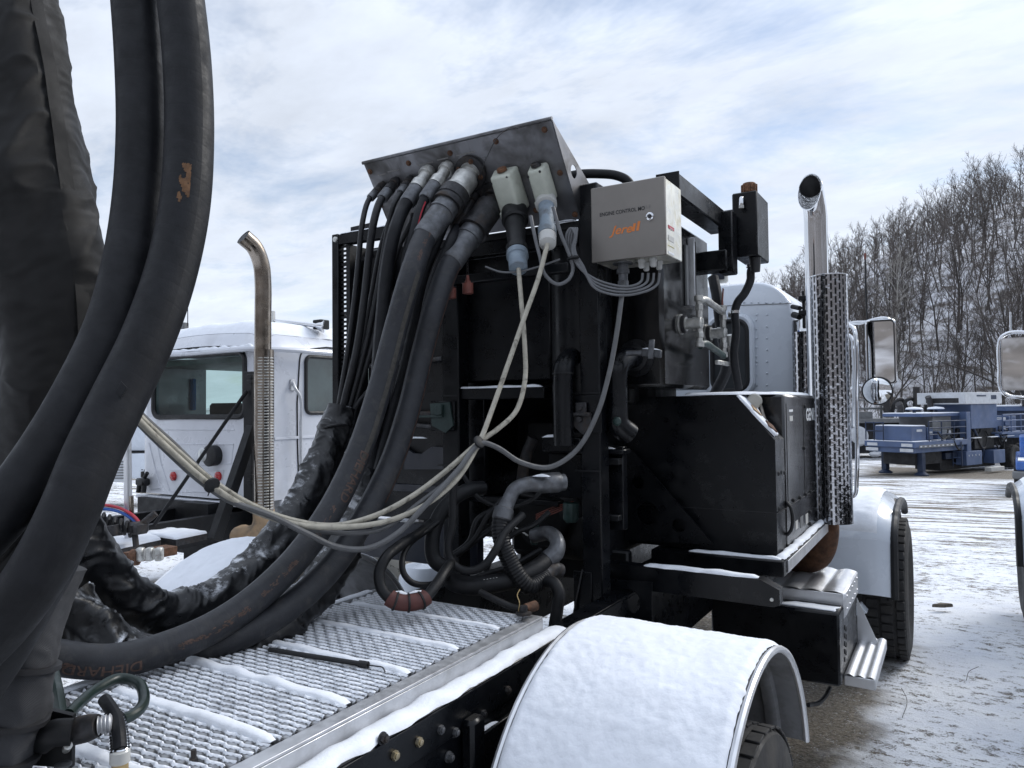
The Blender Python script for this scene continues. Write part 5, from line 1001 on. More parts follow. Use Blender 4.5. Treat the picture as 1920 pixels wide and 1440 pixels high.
# pipe elbows
def pipe(pts, r, m_='black_paint', nm='pipe', par=pk, n=18): return MB().tube(pts, r, n, 8).build(nm, m_, par)
p1x = at(1056, 760, Y=2.80).x
def zx(py, Y=2.80, px=1056): return at(px, py, Y=Y).z
e1 = pipe([V((p1x, 3.05, zx(668))), V((p1x, 2.95, zx(668))), V((p1x, 2.86, zx(672))), V((p1x, 2.81, zx(690))), V((p1x, 2.80, zx(715))), V((p1x, 2.80, zx(790))), V((p1x, 2.80, zx(835)))], .044, nm='coolant_pipe'); MB().lathe((p1x, 2.97, zx(668)), (0, -1, 0), [(0, .075), (.012, .075), (.013, .05)], 24).build('flange', 'black_steel', e1); MB().lathe((p1x, 2.80, zx(702)), (0, 0, 1), [(0, .046), (.004, .047), (.008, .046)], 20).build('weld_seam', 'black_steel', e1)
p2x = at(1158, 720, Y=2.95).x
def z2(py): return at(1158, py, Y=2.95).z
e2 = pipe([V((p2x+.03, 3.3, z2(668))), V((p2x+.02, 3.12, z2(668))), V((p2x+.01, 3.02, z2(672))), V((p2x, 2.96, z2(692))), V((p2x, 2.95, z2(715))), V((p2x, 2.95, z2(760))), V((p2x, 2.95, z2(795))), V((p2x+.03, 3.0, z2(815)))], [.046, .046, .046, .046, .042, .042, .05, .05], nm='suction_pipe'); MB().lathe((p2x+.02, 3.13, z2(668)), (0, -1, 0), [(0, .085), (.02, .085), (.022, .06), (.035, .06), (.04, .05)], 24).build('flange', 'black_steel', e2)
for k in range(8): a = k*math.pi/4+.2; MB().lathe((p2x+.02+.07*math.cos(a), 3.11, z2(668)+.07*math.sin(a)), (0, -1, 0), [(0, .008), (.012, .007)], 6).build('flange_bolt', 'black_steel', e2)
vl = MB(); c = at(1192, 662, Y=2.93); d_ = at(1240, 664, Y=2.90); vl.cyl(c+V((-.04, 0, 0)), c+V((.03, 0, 0)), .012, n=10); vl.beam(c+V((.03, 0, 0)), d_, .014, .032); vl.obox(at(1221, 655, Y=2.9), (XA, YA, V((.1, 0, 1)).normalized()), (.012, .006, .04), .005); vl.build('valve_lever', 'galvanised', e2); sn = MB(); sn.ribbon(c+V((.03, -.004, .016)), d_+V((0, -.004, .016)), .014, .005, (0, 1, 0)); sn.build('snow', 'snow_fine', e2, ang=80)
MB().ball(at(1157, 790, Y=2.9), .02, 10, (1, .5, 1.)).build('green_gauge', 'green_paint', e2)
ybox(1104, 836, 1170, 995, 3.0, .05).build('inner_post', 'black_paint', pk); o = ybox(1118, 842, 1168, 852, 2.95, .09).build('bracket_shelf', 'black_paint', pk); sn = MB(); a = at(1120, 841, Y=2.97); sn.ribbon(a, a+V((.085, 0, 0)), .03, .008, (0, 1, 0)); sn.build('snow', 'snow_fine', o, ang=80)
[ybox(1118, y, 1160, y+14, 2.96, .05, .003).build('hinge_block', 'black_steel', pk) for y in (858, 964)]
# platform, gusset and outrigger for the generator
PX1 = .985; mb = MB(); mb.box((.37, 3.42, 1.225), (PX1, 5.05, 1.30), .006); pl_ = mb.build('generator_platform', 'black_paint', pk)
mb = MB(); mb.box((PX1+.001, 3.5, 1.235), (PX1+.006, 5.05, 1.29), .001); mb.build('worn_edge', 'alu_dull', pl_)
sn = MB(); sn.ribbon((.55, 3.455, 1.301), (.97, 3.455, 1.301), .035, .012, (0, 1, 0), seed=5.); sn.ribbon((.965, 3.46, 1.301), (.965, 5.0, 1.301), .045, .016, (1, 0, 0), seed=15., jit=.5); sn.build('snow', 'snow_fine', pl_, ang=80)
gy = 3.44; G = [at(1172, 1012, Y=gy), at(1172, 845, Y=gy), at(1186, 845, Y=gy), at(1338, 1022, Y=gy)]
holed(G, [circ(at(1196, 905, Y=gy), XA, ZA, .031), circ(at(1214, 963, Y=gy), XA, ZA, .056, 32), circ(at(1273, 985, Y=gy), XA, ZA, .033)], (0, .012, 0), 'gusset_plate', 'black_paint', pk)
b0_, b1_ = at(1118, 1043, Y=3.08), at(1425, 1098, Y=3.08); zt_ = (b0_.z+b1_.z)/2; ob_ = MB(); P = [V((b0_.x, 3.08, zt_)), V((b1_.x, 3.08, zt_)), V((b1_.x+.075, 3.08, zt_-.035)), V((b1_.x+.075, 3.08, zt_-.095)), V((b1_.x+.05, 3.08, zt_-.105)), V((b0_.x, 3.08, zt_-.10))]
ob_.prism(P, (0, .07, 0)); ob_o = ob_.build('outrigger_beam', 'black_paint', pk, fix=True); sn = MB(); sn.ribbon((b0_.x+.22, 3.11, zt_+.0005), (b1_.x-.01, 3.11, zt_+.0005), .05, .013, (0, 1, 0), seed=8.); sn.build('snow', 'snow_fine', ob_o, ang=80)
MB().lathe((b1_.x+.045, 3.08, zt_-.075), (0, -1, 0), [(0, .008), (.005, .007)], 10).build('pin', 'zinc', ob_o)
gy = 3.02; holed([at(1115, 1085, Y=gy), at(1222, 1092, Y=gy), at(1222, 1175, Y=gy), at(1115, 1170, Y=gy)], [circ(at(1178, 1128, Y=gy), XA, ZA, .055, 28)], (0, .012, 0), 'base_plate', 'black_paint', pk)
MB().beam(at(1072, 1165, Y=2.82), at(1092, 1068, Y=2.84), .012, .006).build('brace_strap', 'dark_fitting', pk); ybox(1075, 1070, 1110, 1170, 2.842, .007).build('foot_plate', 'black_paint', pk)
for k, py in enumerate((900, 1000)): MB().lathe(at(1112, py, Y=YB), (0, -1, 0), [(0, .006), (.005, .005)], 8).build('bolt', 'black_steel', c_r)
# green filter bowls and gauge bits
for px_, py_, r_ in ((1070, 958, .035), (1002, 1000, .02)): c = at(px_, py_, Y=2.95); MB().lathe(c-ZA*.05, ZA, [(0, r_*.7), (.015, r_), (.085, r_), (.09, r_*.6)], 16).build('filter_bowl', 'green_paint', pk)
MB().cyl(at(965, 988, Y=2.9), at(990, 1004, Y=2.86), .004, n=6).build('dipstick', 'zinc', pk)
for k in range(4): MB().tube([at(1005, 965+3*k, Y=2.95), at(1040, 950+4*k, Y=2.95), at(1075, 940+2*k, Y=2.95)], .003, 6, 6).build('red_wire', 'red_cap', pk)
# tan return hose glimpsed behind
MB().tube([at(1000, 820, Y=3.1), at(985, 860, Y=3.1), at(978, 905, Y=3.1)], .028, 12).build('return_hose', 'dark_fitting', pk)
# ======== hydraulic oil tank
TY = 3.12; tx1 = at(1243, 600, Y=TY).x; ty1 = at(1331, 650, X=tx1).y; tz0 = at(1243, 727, Y=TY).z; tz1 = 2.86
tk = thing('oil_tank', 'tall glossy black hydraulic oil tank with sight gauge behind the control box', 'tank', (tx1-.2, TY+.3, tz0))
mb = MB(); mb.box((.15, TY, tz0), (tx1, ty1, tz1), .018); tkb = mb.build('tank_body', 'black_gloss' if 'black_gloss' in MAT else 'black_paint', tk)
def tks(px, py, dx=0.): return at(px, py, X=tx1+dx)
sg = MB(); a = tks(1297, 446, .02); b = tks(1297, 572, .02); sg.box((tx1+.001, a.y-.012, b.z), (tx1+.035, a.y+.016, a.z), .003); sgo = sg.build('sight_gauge', 'alu_dull', tk); mb = MB(); mb.box((tx1+.0355, a.y-.003, b.z+.02), (tx1+.037, a.y+.007, a.z-.02), .0005); mb.build('gauge_slot', 'ink', sgo); mb = MB(); a2 = tks(1284, 460); mb.box((tx1+.001, a2.y-.015, tks(1284, 572).z), (tx1+.012, a2.y+.015, a2.z), .002); mb.build('gauge_backing', 'far_grey', sgo)
lb = MB(); P = [tks(1307, 480), tks(1329, 494), tks(1329, 511), tks(1307, 498)]; c = sum(P, V((0, 0, 0)))/4; wy = (P[1].y-P[0].y); lb.box((tx1+.001, c.y-wy/2, c.z-.02), (tx1+.0025, c.y+wy/2, c.z+.022), .0003); lbo = lb.build('label_plate', 'label_grey', tk); letter('HYD OIL', (tx1+.003, c.y, c.z+.001), YA, ZA, .034, 'ink', lbo, lift=.0008, bold=.0006, sx_=wy/.16)
# galvanised valve manifold on the tank
mf = thing('valve_manifold', 'galvanised pipe loop of two valves and elbows bolted to the oil tank', 'pipework', (tx1+.1, TY+.5, 2.2)); MX = tx1+.09
def mv(px, py, dx=0.): return at(px, py, X=MX+dx)
for i, (lx, yt, ybm) in enumerate(((1311, 560, 645), (1356, 578, 665))):
    a = mv(lx, yt); b = mv(lx, ybm); yy = (a.y+b.y)/2; m_ = MB(); m_.cyl(V((MX, yy, b.z)), V((MX, yy, a.z)), .015, n=14)
    for t in (.0, .2, .5, .8, 1.): z = b.z+(a.z-b.z)*t; m_.lathe(V((MX, yy, z-.014)), ZA, [(0, .017), (.003, .021), (.025, .021), (.028, .017)], 6 if t in (.2, .8) else 14)
    lo_ = m_.build('valve_leg', 'zinc', mf); c = mv(lx, 606 if i == 0 else 624); v_ = MB(); v_.lathe(V((tx1+.001, yy, c.z)), XA, [(0, .048), (.008, .048), (.009, .034), (.03, .034), (.031, .026), (.06, .026), (.061, .03), (.10, .03), (.105, .02)], 20); v_.build('valve_body', 'zinc', lo_); MB().lathe(V((tx1+.012, yy, c.z)), XA, [(0, .043), (.016, .043)], 20).build('gasket_ring', 'ink', lo_)
ya, yb_ = mv(1311, 600).y, mv(1356, 620).y
for p_, q_, m_ in ((mv(1312, 562), mv(1354, 582), 'zinc'), (mv(1314, 645), mv(1358, 664), 'green_paint')): MB().tube([V((MX, ya, p_.z-.012)), V((MX+.006, ya+.02, p_.z)), V((MX+.008, (ya+yb_)/2, (p_.z+q_.z)/2)), V((MX, yb_, q_.z-.01))], .0165, 14).build('bridge_pipe', m_, mf)
MB().beam(mv(1354, 572), mv(1356, 541), .006, .012).build('valve_handle', 'red_cap', mf); MB().lathe(mv(1366, 590), XA, [(0, .015), (.03, .028), (.035, .02)], 14).build('cap_plug', 'zinc', mf); MB().cyl(mv(1368, 628, -.02), mv(1370, 648, -.02), .022, n=14).build('hose_clamp', 'zinc', mf); MB().box(mv(1340, 683), mv(1362, 679)+V((.02, 0, 0))).build('strap', 'zinc', mf)
# ======== top beam and coolant expansion tank
tbm = thing('top_beam', 'black square steel beam running forward above the control box', 'beam', (.63, 3.4, 2.9)); P = at(1273, 322, Y=3.0); zt_ = P.z; xt_ = P.x; mb = MB(); mb.box((xt_-.10, 3.0, zt_-.10), (xt_, 3.80, zt_), .008); mb.build('beam', 'black_paint', tbm); mb = MB(); mb.box((xt_-.10, 3.0-.006, zt_-.105), (xt_+.002, 3.0-.0005, zt_+.003), .001); mb.build('end_plate', 'black_paint', tbm)
mb = MB(); mb.box((-.3, 3.02, zt_-.11), (xt_-.101, 3.1, zt_-.01), .006); mb.build('cross_beam', 'black_paint', tbm); mb = MB(); mb.box((xt_-.45, 3.62, zt_-.32), (xt_+.03, 3.72, zt_-.22), .006); mb.build('lower_beam', 'black_paint', tbm); mb = MB(); mb.box((xt_-.02, 3.66, zt_-.33), (xt_+.05, 3.76, zt_-.02), .006); mb.build('hanger', 'black_paint', tbm)
et = thing('expansion_tank', 'black coolant expansion tank with rusty filler cap above the oil tank', 'tank', (.76, 3.85, 2.74)); eY = 3.78; e0, e1_ = at(1372, 365, Y=eY), at(1421, 478, Y=eY); eb = at(1440, 380, X=e1_.x).y; mb = MB(); mb.box((e0.x, eY, e1_.z), (e1_.x, eb, e0.z+.005), .006); eto = mb.build('tank_body', 'black_paint', et); cc = V(((e0.x+e1_.x)/2+.012, eY+.06, e0.z+.006)); cp = MB(); cp.lathe(cc, ZA, [(0, .036), (.006, .037), (.046, .036), (.055, .03), (.058, .005)], 24); [cp.obox(cc+V((math.cos(k*.5236)*.037, math.sin(k*.5236)*.037, .026)), (V((math.cos(k*.5236), math.sin(k*.5236), 0)), V((-math.sin(k*.5236), math.cos(k*.5236), 0)), ZA), (.004, .005, .02), .001) for k in range(12)]; cp.build('filler_cap', 'rust_cap', eto)
f_ = at(1393, 376, Y=eY); MB().tube([f_+V((0, -.001, 0)), f_+V((0, -.03, .004)), f_+V((0, -.036, -.014)), f_+V((0, -.036, -.04))], .011, 10, 6).build('vent_elbow', 'chrome', eto); MB().lathe(f_+V((0, -.036, -.034)), (0, 0, -1), [(0, .014), (.014, .014), (.015, .01)], 6).build('vent_nut', 'zinc', eto); mb = MB(); mb.box((e0.x-.05, eY+.02, e0.z-.22), (e0.x-.001, eY+.09, e0.z-.07), .004); mb.build('mount', 'black_steel', eto); mb = MB(); mb.lathe(V((e1_.x-.03, eY+.07, e1_.z-.001)), (0, 0, -1), [(0, .03), (.05, .026), (.07, .024)], 16); mb.build('outlet', 'black_plastic', eto)
# ======== generator set
GY = 3.5; gn = thing('generator', 'black canopy generator marked GEN1 with chamfered snowy corner on its platform', 'generator', (.6, 4., 1.3))
def gr(px, py): return at(px, py, Y=GY)
gx1 = gr(1457, 1000).x; gz1 = gr(1300, 743).z; gz0 = 1.305; gx0 = gr(1175, 800).x+.0
k1 = gr(1380, 743); k2 = gr(1455, 826); mb = MB(); mb.prism([V((gx0, GY, gz0)), V((gx1, GY, gz0)), V((gx1, GY, k2.z)), V((k1.x, GY, gz1)), V((gx0, GY, gz1))], (0, .20, 0)); gno = mb.build('rear_canopy', 'black_paint', gn, fix=True)
gx1b = gx1+.004; mb = MB(); mb.box((gx0, GY+.203, gz0+.0), (gx1b, 4.60, gz1+.004), .012); gnb = mb.build('canopy', 'black_mirror', gn)
gzs = at(1457, 962, Y=GY).z
mb = MB(); mb.box((gx0+.02, GY-.002, gzs-.0015), (gx1+.002, GY-.0003, gzs+.0015), .0003); mb.build('panel_seam', 'ink', gno)
def gs(px, py): return at(px, py, X=gx1b)
for px_ in (1476, 1508): y = gs(px_, 860).y; mb = MB(); mb.box((gx1b+.0003, y-.004, gzs+.01), (gx1b+.002, y+.004, gz1-.04), .0005); mb.build('door_seam', 'ink', gnb)
mb = MB(); mb.box((gx1b+.0003, GY+.0, gzs-.004), (gx1b+.002, 4.6, gzs+.001), .0005); mb.build('sill_seam', 'ink', gnb)
for px_, py_ in ((1458, 888), (1469, 886), (1459, 954), (1475, 946), (1487, 938), (1499, 933), (1510, 927), (1519, 922), (1528, 918), (1507, 840), (1523, 830), (1508, 762), (1525, 906), (1528, 955), (1528, 974), (1518, 960), (1518, 982)): MB().lathe(gs(px_, py_)+V((.001, 0, 0)), XA, [(0, .011), (.006, .010), (.009, .004), (.0095, .0005)], 12).build('door_bolt', 'black_plastic', gnb)
def dec(px0, py0, px1, py1, m_, nm, par=gnb):
    a, b = gs(px0, py0), gs(px1, py1); z0_, z1_ = min(a.z, b.z), max(a.z, b.z); mb = MB(); mb.box((gx1b+.0005, min(a.y, b.y), z0_), (gx1b+.0016, max(a.y, b.y), z1_), .0002); return mb.build(nm, m_, par)
c = gs(1519, 778); letter('GEN1', c+V((.001, 0, 0)), YA, ZA, .092, 'white_print', gnb, lift=.001, bold=.003, sx_=1.25)
dec(1479, 768, 1486, 772, 'white_print', 'warning_label'); dec(1480, 780, 1486, 789, 'label_grey', 'warning_label'); dec(1491, 978, 1496, 990, 'label_grey', 'data_plate'); dec(1500, 970, 1506, 986, 'far_grey', 'data_plate'); dec(1510, 965, 1515, 980, 'label_grey', 'data_plate')
mb = MB(); c = gs(1475, 976); mb.tube([c+V((0, 0, .09)), c+V((.02, .0, .06)), c+V((.02, 0, -.04)), c+V((0, 0, -.07))], .008, 8); mb.build('pull_handle', 'black_plastic', gnb)
MB().lathe(at(1415, 752, Y=GY+.12), (.2, -1, 0), [(0, .02), (.02, .02), (.022, .034), (.04, .036), (.045, .03)], 18).build('filler_cap', 'cream_metal', gno)
mb = MB(); mb.tube([at(1422, 762, Y=GY+.15), at(1430, 790, Y=GY+.1), at(1452, 830, Y=GY+.1)], .02, 10, 6); mb.build('cap_chain', 'black_plastic', gno)
sn = MB(); sn.patch([V((gx0+.30, GY+.01, gz1+.005)), V((k1.x-.01, GY+.01, gz1+.005)), V((gx1-.03, GY+.215, gz1+.0055)), V((gx1-.02, 4.55, gz1+.0055)), V((gx0+.34, 4.55, gz1+.0055))], .016, jit=.01, seed=2.); sn.build('top_snow', 'snow_fine', gnb, ang=80)
e_ = (k2-k1).normalized(); nn_ = V((-e_.z, 0, e_.x)); nn_ = nn_ if nn_.z > 0 else -nn_; q = V((0, .06, 0)); sn = MB(); P = [k1+V((0, .01, 0))+nn_*.001, k1.lerp(k2, .5)+V((0, .004, 0))+nn_*.001, k1.lerp(k2, .93)+V((0, .03, 0))+nn_*.001, k1.lerp(k2, .9)+V((0, .10, 0))+nn_*.001, k1.lerp(k2, .4)+V((0, .13, 0))+nn_*.001, k1+V((0, .12, 0))+nn_*.001]; sn.patch(P, .014, up=nn_, jit=.03, seed=4.); sn.build('corner_snow', 'snow_fine', gno, ang=80)
for t, m_ in ((.36, 'tan_pipe'), (.74, 'rust')): lfp = k1.lerp(k2, t)+V((0, .05, 0))+nn_*.016; mb = MB(); mb.patch([lfp+e_*.035+q*.2, lfp+q*.6, lfp-e_*.04, lfp-q*.55], .005, up=nn_, jit=.02, seed=t*9); tag(mb.build('dead_leaf', m_), ('pale' if t < .5 else 'dark')+' brown dead leaf lying on the snowy corner of the generator', 'leaf')
# ======== engine control box
bxY = 2.75; B0, B1 = at(1109, 492, Y=bxY), at(1246, 329, Y=bxY); bx0, bx1, bz0_, bz1_ = B0.x, B1.x, (B0.z+at(1245, 479, Y=bxY).z)/2, B1.z; by1_ = at(1278, 360, X=bx1).y
bx = thing('control_box', 'stainless engine control box with orange logo and round lock, bolted beside the upright', 'control box', (bx0, bxY, bz0_))
mb = MB(); mb.box((bx0+.006, bxY+.018, bz0_+.004), (bx1-.003, by1_, bz1_-.003), .003); bxo = mb.build('box_body', 'stainless_lit', bx); mb = MB(); mb.box((bx0, bxY, bz0_), (bx1, bxY+.0165, bz1_), .004); dr_ = mb.build('box_door', 'stainless_box', bx)
def bf(px, py): return at(px, py, Y=bxY)
letter('ENGINE CONTROL MO', bf(1166, 397)-V((.0, .0, 0)), XA, ZA, .0215, 'ink', dr_, lift=.0008, bold=.0004, sx_=.86); letter('D U L E', bf(1208, 389)+V((.002, 0, .0)), XA, ZA, .019, 'ink_worn', dr_, lift=.0008, sx_=.8)
letter('Jere', bf(1165, 431), XA, ZA, .049, 'orange', dr_, name='logo', shear=.35, bold=.0010, lift=.001, sx_=1.12)
lg_ = MB(); c = bf(1192, 425); [lg_.prism([c+V((x-.004, -.001, -.017)), c+V((x+.007, -.001, -.017)), c+V((x+.014, -.001, .014+.006*i)), c+V((x+.003, -.001, .014+.006*i))], (0, .0008, 0)) for i, x in enumerate((-.012, .006))]; lg_.build('logo', 'orange', dr_, fix=True)
c = bf(1219, 406); MB().lathe(c, (0, -1, 0), [(0, .0165), (.006, .016), (.008, .012), (.0085, .0105), (.005, .01), (.005, .0005)], 24).build('lock', 'chrome', dr_); MB().lathe(c+V((0, -.0055, 0)), (0, -1, 0), [(0, .0085), (.002, .008), (.0021, .0005)], 16).build('lock_core', 'ink', dr_)
def bs(px, py): return at(px, py, X=bx1)
def dec2(py0, py1, m_, px0=1254, px1=1265):
    a, b = bs(px0, py0), bs(px1, py1); mb = MB(); mb.box((bx1-.0025, a.y, min(a.z, b.z)), (bx1-.0015, b.y, max(a.z, b.z)), .0002); return mb.build('warning_label', m_, bxo)
ll = dec2(421, 434, 'label_red'); letter('DANGER', bs(1259.5, 430)+V((-.001, 0, 0)), YA, ZA, .012, 'white_print', ll, lift=.0012, sx_=.8); dec2(440, 456, 'label_grey'); dec2(459, 466, 'label_yellow'); dec2(470, 480, 'white_print')
for px_, py_, yy in ((1203, 500, .06), (1212, 508, .13), (1225, 496, .06), (1236, 503, .13)): c = at(px_, py_, Y=bxY+yy); MB().lathe(V((c.x, bxY+yy, bz0_+.003)), (0, 0, -1), [(0, .016), (.012, .016), (.013, .013), (.03, .013), (.035, .009)], 8).build('cable_gland', 'label_grey', bx)
c = at(1168, 505, Y=bxY+.08); MB().lathe(V((c.x, bxY+.08, bz0_+.003)), (0, 0, -1), [(0, .042), (.006, .042), (.007, .022), (.025, .022), (.026, .026), (.045, .026), (.046, .02), (.075, .019), (.076, .023), (.095, .022), (.1, .014)], 20).build('round_connector', 'galvanised', bx); cnx = V((c.x, bxY+.08, bz0_-.09))
# ---------------------------------------------------------------- hose bulkhead, hoses and cables
PA = V((0, 2.6, 3.15)); PB = V((0, 2.85, 2.80)); PD = V((0, 2.963, 2.968)); PS = (PB-PA).normalized(); PN = V((0, PS.z, -PS.y)).normalized(); PN = PN if PN.y < 0 else -PN
bx_l, bx_r = -.715, .285
bh = thing('hose_bulkhead', 'stainless overhanging hose bulkhead panel with couplers on top of the power pack', 'bulkhead', (0, 2.8, 2.8))
pn = MB(); pn.prism([PA+V((bx_l, 0, 0)), PA+V((-.1285, 0, 0)), PB+V((-.1285, 0, 0)), PB+V((bx_l, 0, 0))], -PN*.006); pn.build('panel', 'stainless', bh, fix=True)
pn = MB(); pn.prism([PA+V((-.1280, 0, 0)), PA+V((bx_r, 0, 0)), PB+V((bx_r, 0, 0)), PB+V((-.1280, 0, 0))], -PN*.007); pno = pn.build('panel', 'stainless', bh, fix=True)
mb = MB(); mb.tube([PA+V((bx_l-.006, -.004, .004)), PA+V((bx_r+.006, -.004, .004))], .008, 10, 2, raw=False); mb.build('folded_edge', 'stainless', bh)
for x, nm in ((bx_l-.004, 'end_plate'), (bx_r+.001, 'end_plate')):
    T3 = [PA+V((x, .0, .004)), PD+V((x, 0, .002)), PB+V((x, .105, .045)), PB+V((x, 0, 0))]; hc = at(1075, 322, X=x) if x > 0 else V((x, 2.87, 2.97)); holed(T3, [circ(hc, YA, ZA, .029)], (.003, 0, 0), nm, 'stainless', bh)
def pp(px, py, off=0.): return atp(px, py, PA, PN)+PN*off
for px_, py_ in ((694, 322), (766, 306), (844, 287), (930, 265), (1021, 243), (1050, 324), (1078, 402), (714, 385), (1005, 394)): MB().lathe(pp(px_, py_), PN, [(0, .013), (.003, .013), (.0035, .009), (.009, .008), (.01, .001)], 12).build('panel_bolt', 'rust', bh)
for px_, py_, w_ in ((716, 327, .05), (738, 320, .07), (797, 307, .09), (830, 298, .06), (873, 288, .10)): mb = MB(); c = pp(px_, py_, .0008); mb.obox(c, (XA, PS, PN), (w_/2, .003, .0004), .0001); mb.build('engraved_label', 'ink_worn', bh)
# stub rail at its foot with snow
o = MB().box((-.60, 2.853, 2.766), (bx_r, 2.90, 2.797), .003).build('foot_rail', 'black_steel', bh); sn = MB(); sn.ribbon((.08, 2.845, 2.797), (.27, 2.845, 2.797), .02, .007, (0, 1, 0)); sn.build('snow', 'snow_fine', o, ang=80)
HOSES = {}
def hose(name, label, cat, pts, r, m_, n=14, sm=8, group=None, rf=None):
    P = [p if isinstance(p, Vector) else at(p[0], p[1], d=p[2]) for p in pts]; path = spline(P, sm); mb = MB(); mb.tube(path, r, n, raw=True, rf=rf); o = mb.build(name, m_); tag(o, label, cat, group); HOSES[o.name] = path; return o, path
def coupler(base, prof, m_, par, n=18, nm='coupler', ax=None):
    return MB().lathe(base, ax or CAX[0], prof, n).build(nm, m_, par)
def fit2(b, r, L, o, m1, m2):
    coupler(b, [(0, r*.95), (.02, r*.95), (.021, r*1.25), (.045, r*1.25), (.046, r*.95), (L*.42, r*.95), (L*.42+.001, r*1.25), (L*.6, r*1.25)], m1, o); coupler(b, [(L*.6, r*1.05), (L*.6+.004, r*1.22), (L*.97, r*1.2), (L, r*1.05)], m2, o, nm='ferrule')
def fit(r, L):                                         # crimp fitting profile
    return [(0, r*.95), (.02, r*.95), (.021, r*1.18), (.05, r*1.18), (.051, r*1.0), (L*.5, r*1.0), (L*.5+.001, r*1.15), (L*.66, r*1.15), (L*.66+.002, r*1.3), (L*.98, r*1.27), (L, r*1.05)]
def dep(p): return (p-V(CAM)).dot(V(FV))
CAX = [PN]
def from_panel(px, py, L, end=None, dd=.13):           # coupler base on the panel, its axis towards a second pixel
    b = pp(px, py)
    if end: t = at(*end, d=dep(b)-dd); CAX[0] = (t-b).normalized(); return b, t
    CAX[0] = PN; return b, b+PN*L
# thin and medium hoses from the left of the panel
small = []
for i, (bpx, L, r, fr_, path, lab, m_) in enumerate((
    ((719, 345), 0.169, .0125, .016, [(680, 415, 3.34), (673, 480, 3.33), (665, 560, 3.33), (652, 660, 3.33), (637, 752, 3.33), (630, 800, 3.32)], 'thinnest black hydraulic hose, outermost on the left end of the bulkhead', 'thin_hose'),
    ((744, 338), 0.208, .0175, .021, [(701, 415, 3.3), (693, 470, 3.3), (683, 560, 3.3), (668, 660, 3.3), (646, 752, 3.31), (636, 805, 3.3)], 'second black hydraulic hose from the left end of the bulkhead', 'thin_hose'),
    ((771, 333), 0.182, .0115, .016, [(738, 385, 3.28), (727, 430, 3.3), (708, 540, 3.3), (688, 640, 3.3), (660, 748, 3.31), (645, 800, 3.3)], 'third slim black hydraulic hose from the left of the bulkhead', 'thin_hose'),
    ((806, 318), 0.260, .029, .030, [(741, 430, 3.12), (727, 495, 3.1), (718, 580, 3.08), (710, 680, 3.06), (703, 790, 3.02), (697, 905, 2.98), (690, 960, 2.9)], 'thick black hydraulic hose with twin grey coupler, fourth along the bulkhead', 'hose_rubber'),
    ((842, 310), 0.273, .021, .027, [(779, 425, 3.09), (764, 490, 3.08), (752, 570, 3.08), (735, 670, 3.06), (716, 790, 3.04), (702, 905, 3.0), (695, 960, 2.95)], 'black hydraulic hose with red line below a grey coupler, fifth along the bulkhead', 'hose_rubber'))):
    b, t = from_panel(*bpx, L, ((694, 372), (716, 373), (751, 362), (763, 381), (797, 374))[i], (.09, .11, .09, .13, .13)[i]); L = (t-b).length; o, pth = hose('hydraulic_hose', lab, 'hose', [b.lerp(t, .9), b.lerp(t, 1.1)]+path, r, m_, group='hydraulic hoses from the bulkhead'); small.append((o, pth)); fit2(b, fr_, L, o, 'dark_fitting' if i < 3 else 'zinc', 'galvanised')
for i, path in enumerate(([(790, 395, 3.2), (770, 420, 3.2), (742, 480, 3.25), (725, 560, 3.28), (698, 650, 3.3), (668, 752, 3.32), (655, 800, 3.3)], [(770, 380, 3.3), (752, 420, 3.3), (738, 480, 3.3), (712, 580, 3.3), (690, 660, 3.32), (655, 755, 3.33), (645, 800, 3.3)], [(735, 400, 3.4), (722, 435, 3.4), (712, 470, 3.4), (695, 560, 3.38), (672, 680, 3.35), (644, 756, 3.34), (640, 800, 3.3)], [(815, 420, 3.25), (790, 470, 3.25), (765, 560, 3.28), (735, 640, 3.3), (700, 720, 3.3), (668, 762, 3.3), (660, 800, 3.3)], [(775, 400, 3.25), (762, 460, 3.25), (748, 560, 3.25), (735, 660, 3.25), (722, 760, 3.2), (712, 850, 3.15)], [(728, 440, 3.42), (716, 500, 3.42), (702, 580, 3.4), (684, 660, 3.38), (650, 748, 3.34), (640, 800, 3.3)], [(800, 430, 3.22), (782, 500, 3.22), (772, 580, 3.22), (760, 660, 3.2), (745, 750, 3.15), (722, 850, 3.1)])):
    hose('pilot_hose', ('slim pilot hose winding behind the thick fourth hose', 'slim pilot hose tucked behind the third hydraulic hose', 'slim pilot hose nearest the radiator cabinet post', 'slim pilot hose crossing behind the big brown striped hose', 'slim pilot hose hanging straight between fourth and fifth hose', 'finest pilot line fanning out left above the vinyl sleeve', 'slim pilot hose bowed out behind the fifth hose')[i], 'hose', path, (.012, .010, .011, .010, .012, .009, .011)[i], 'thin_hose', 10, group='slim pilot hoses behind the bulkhead hoses')
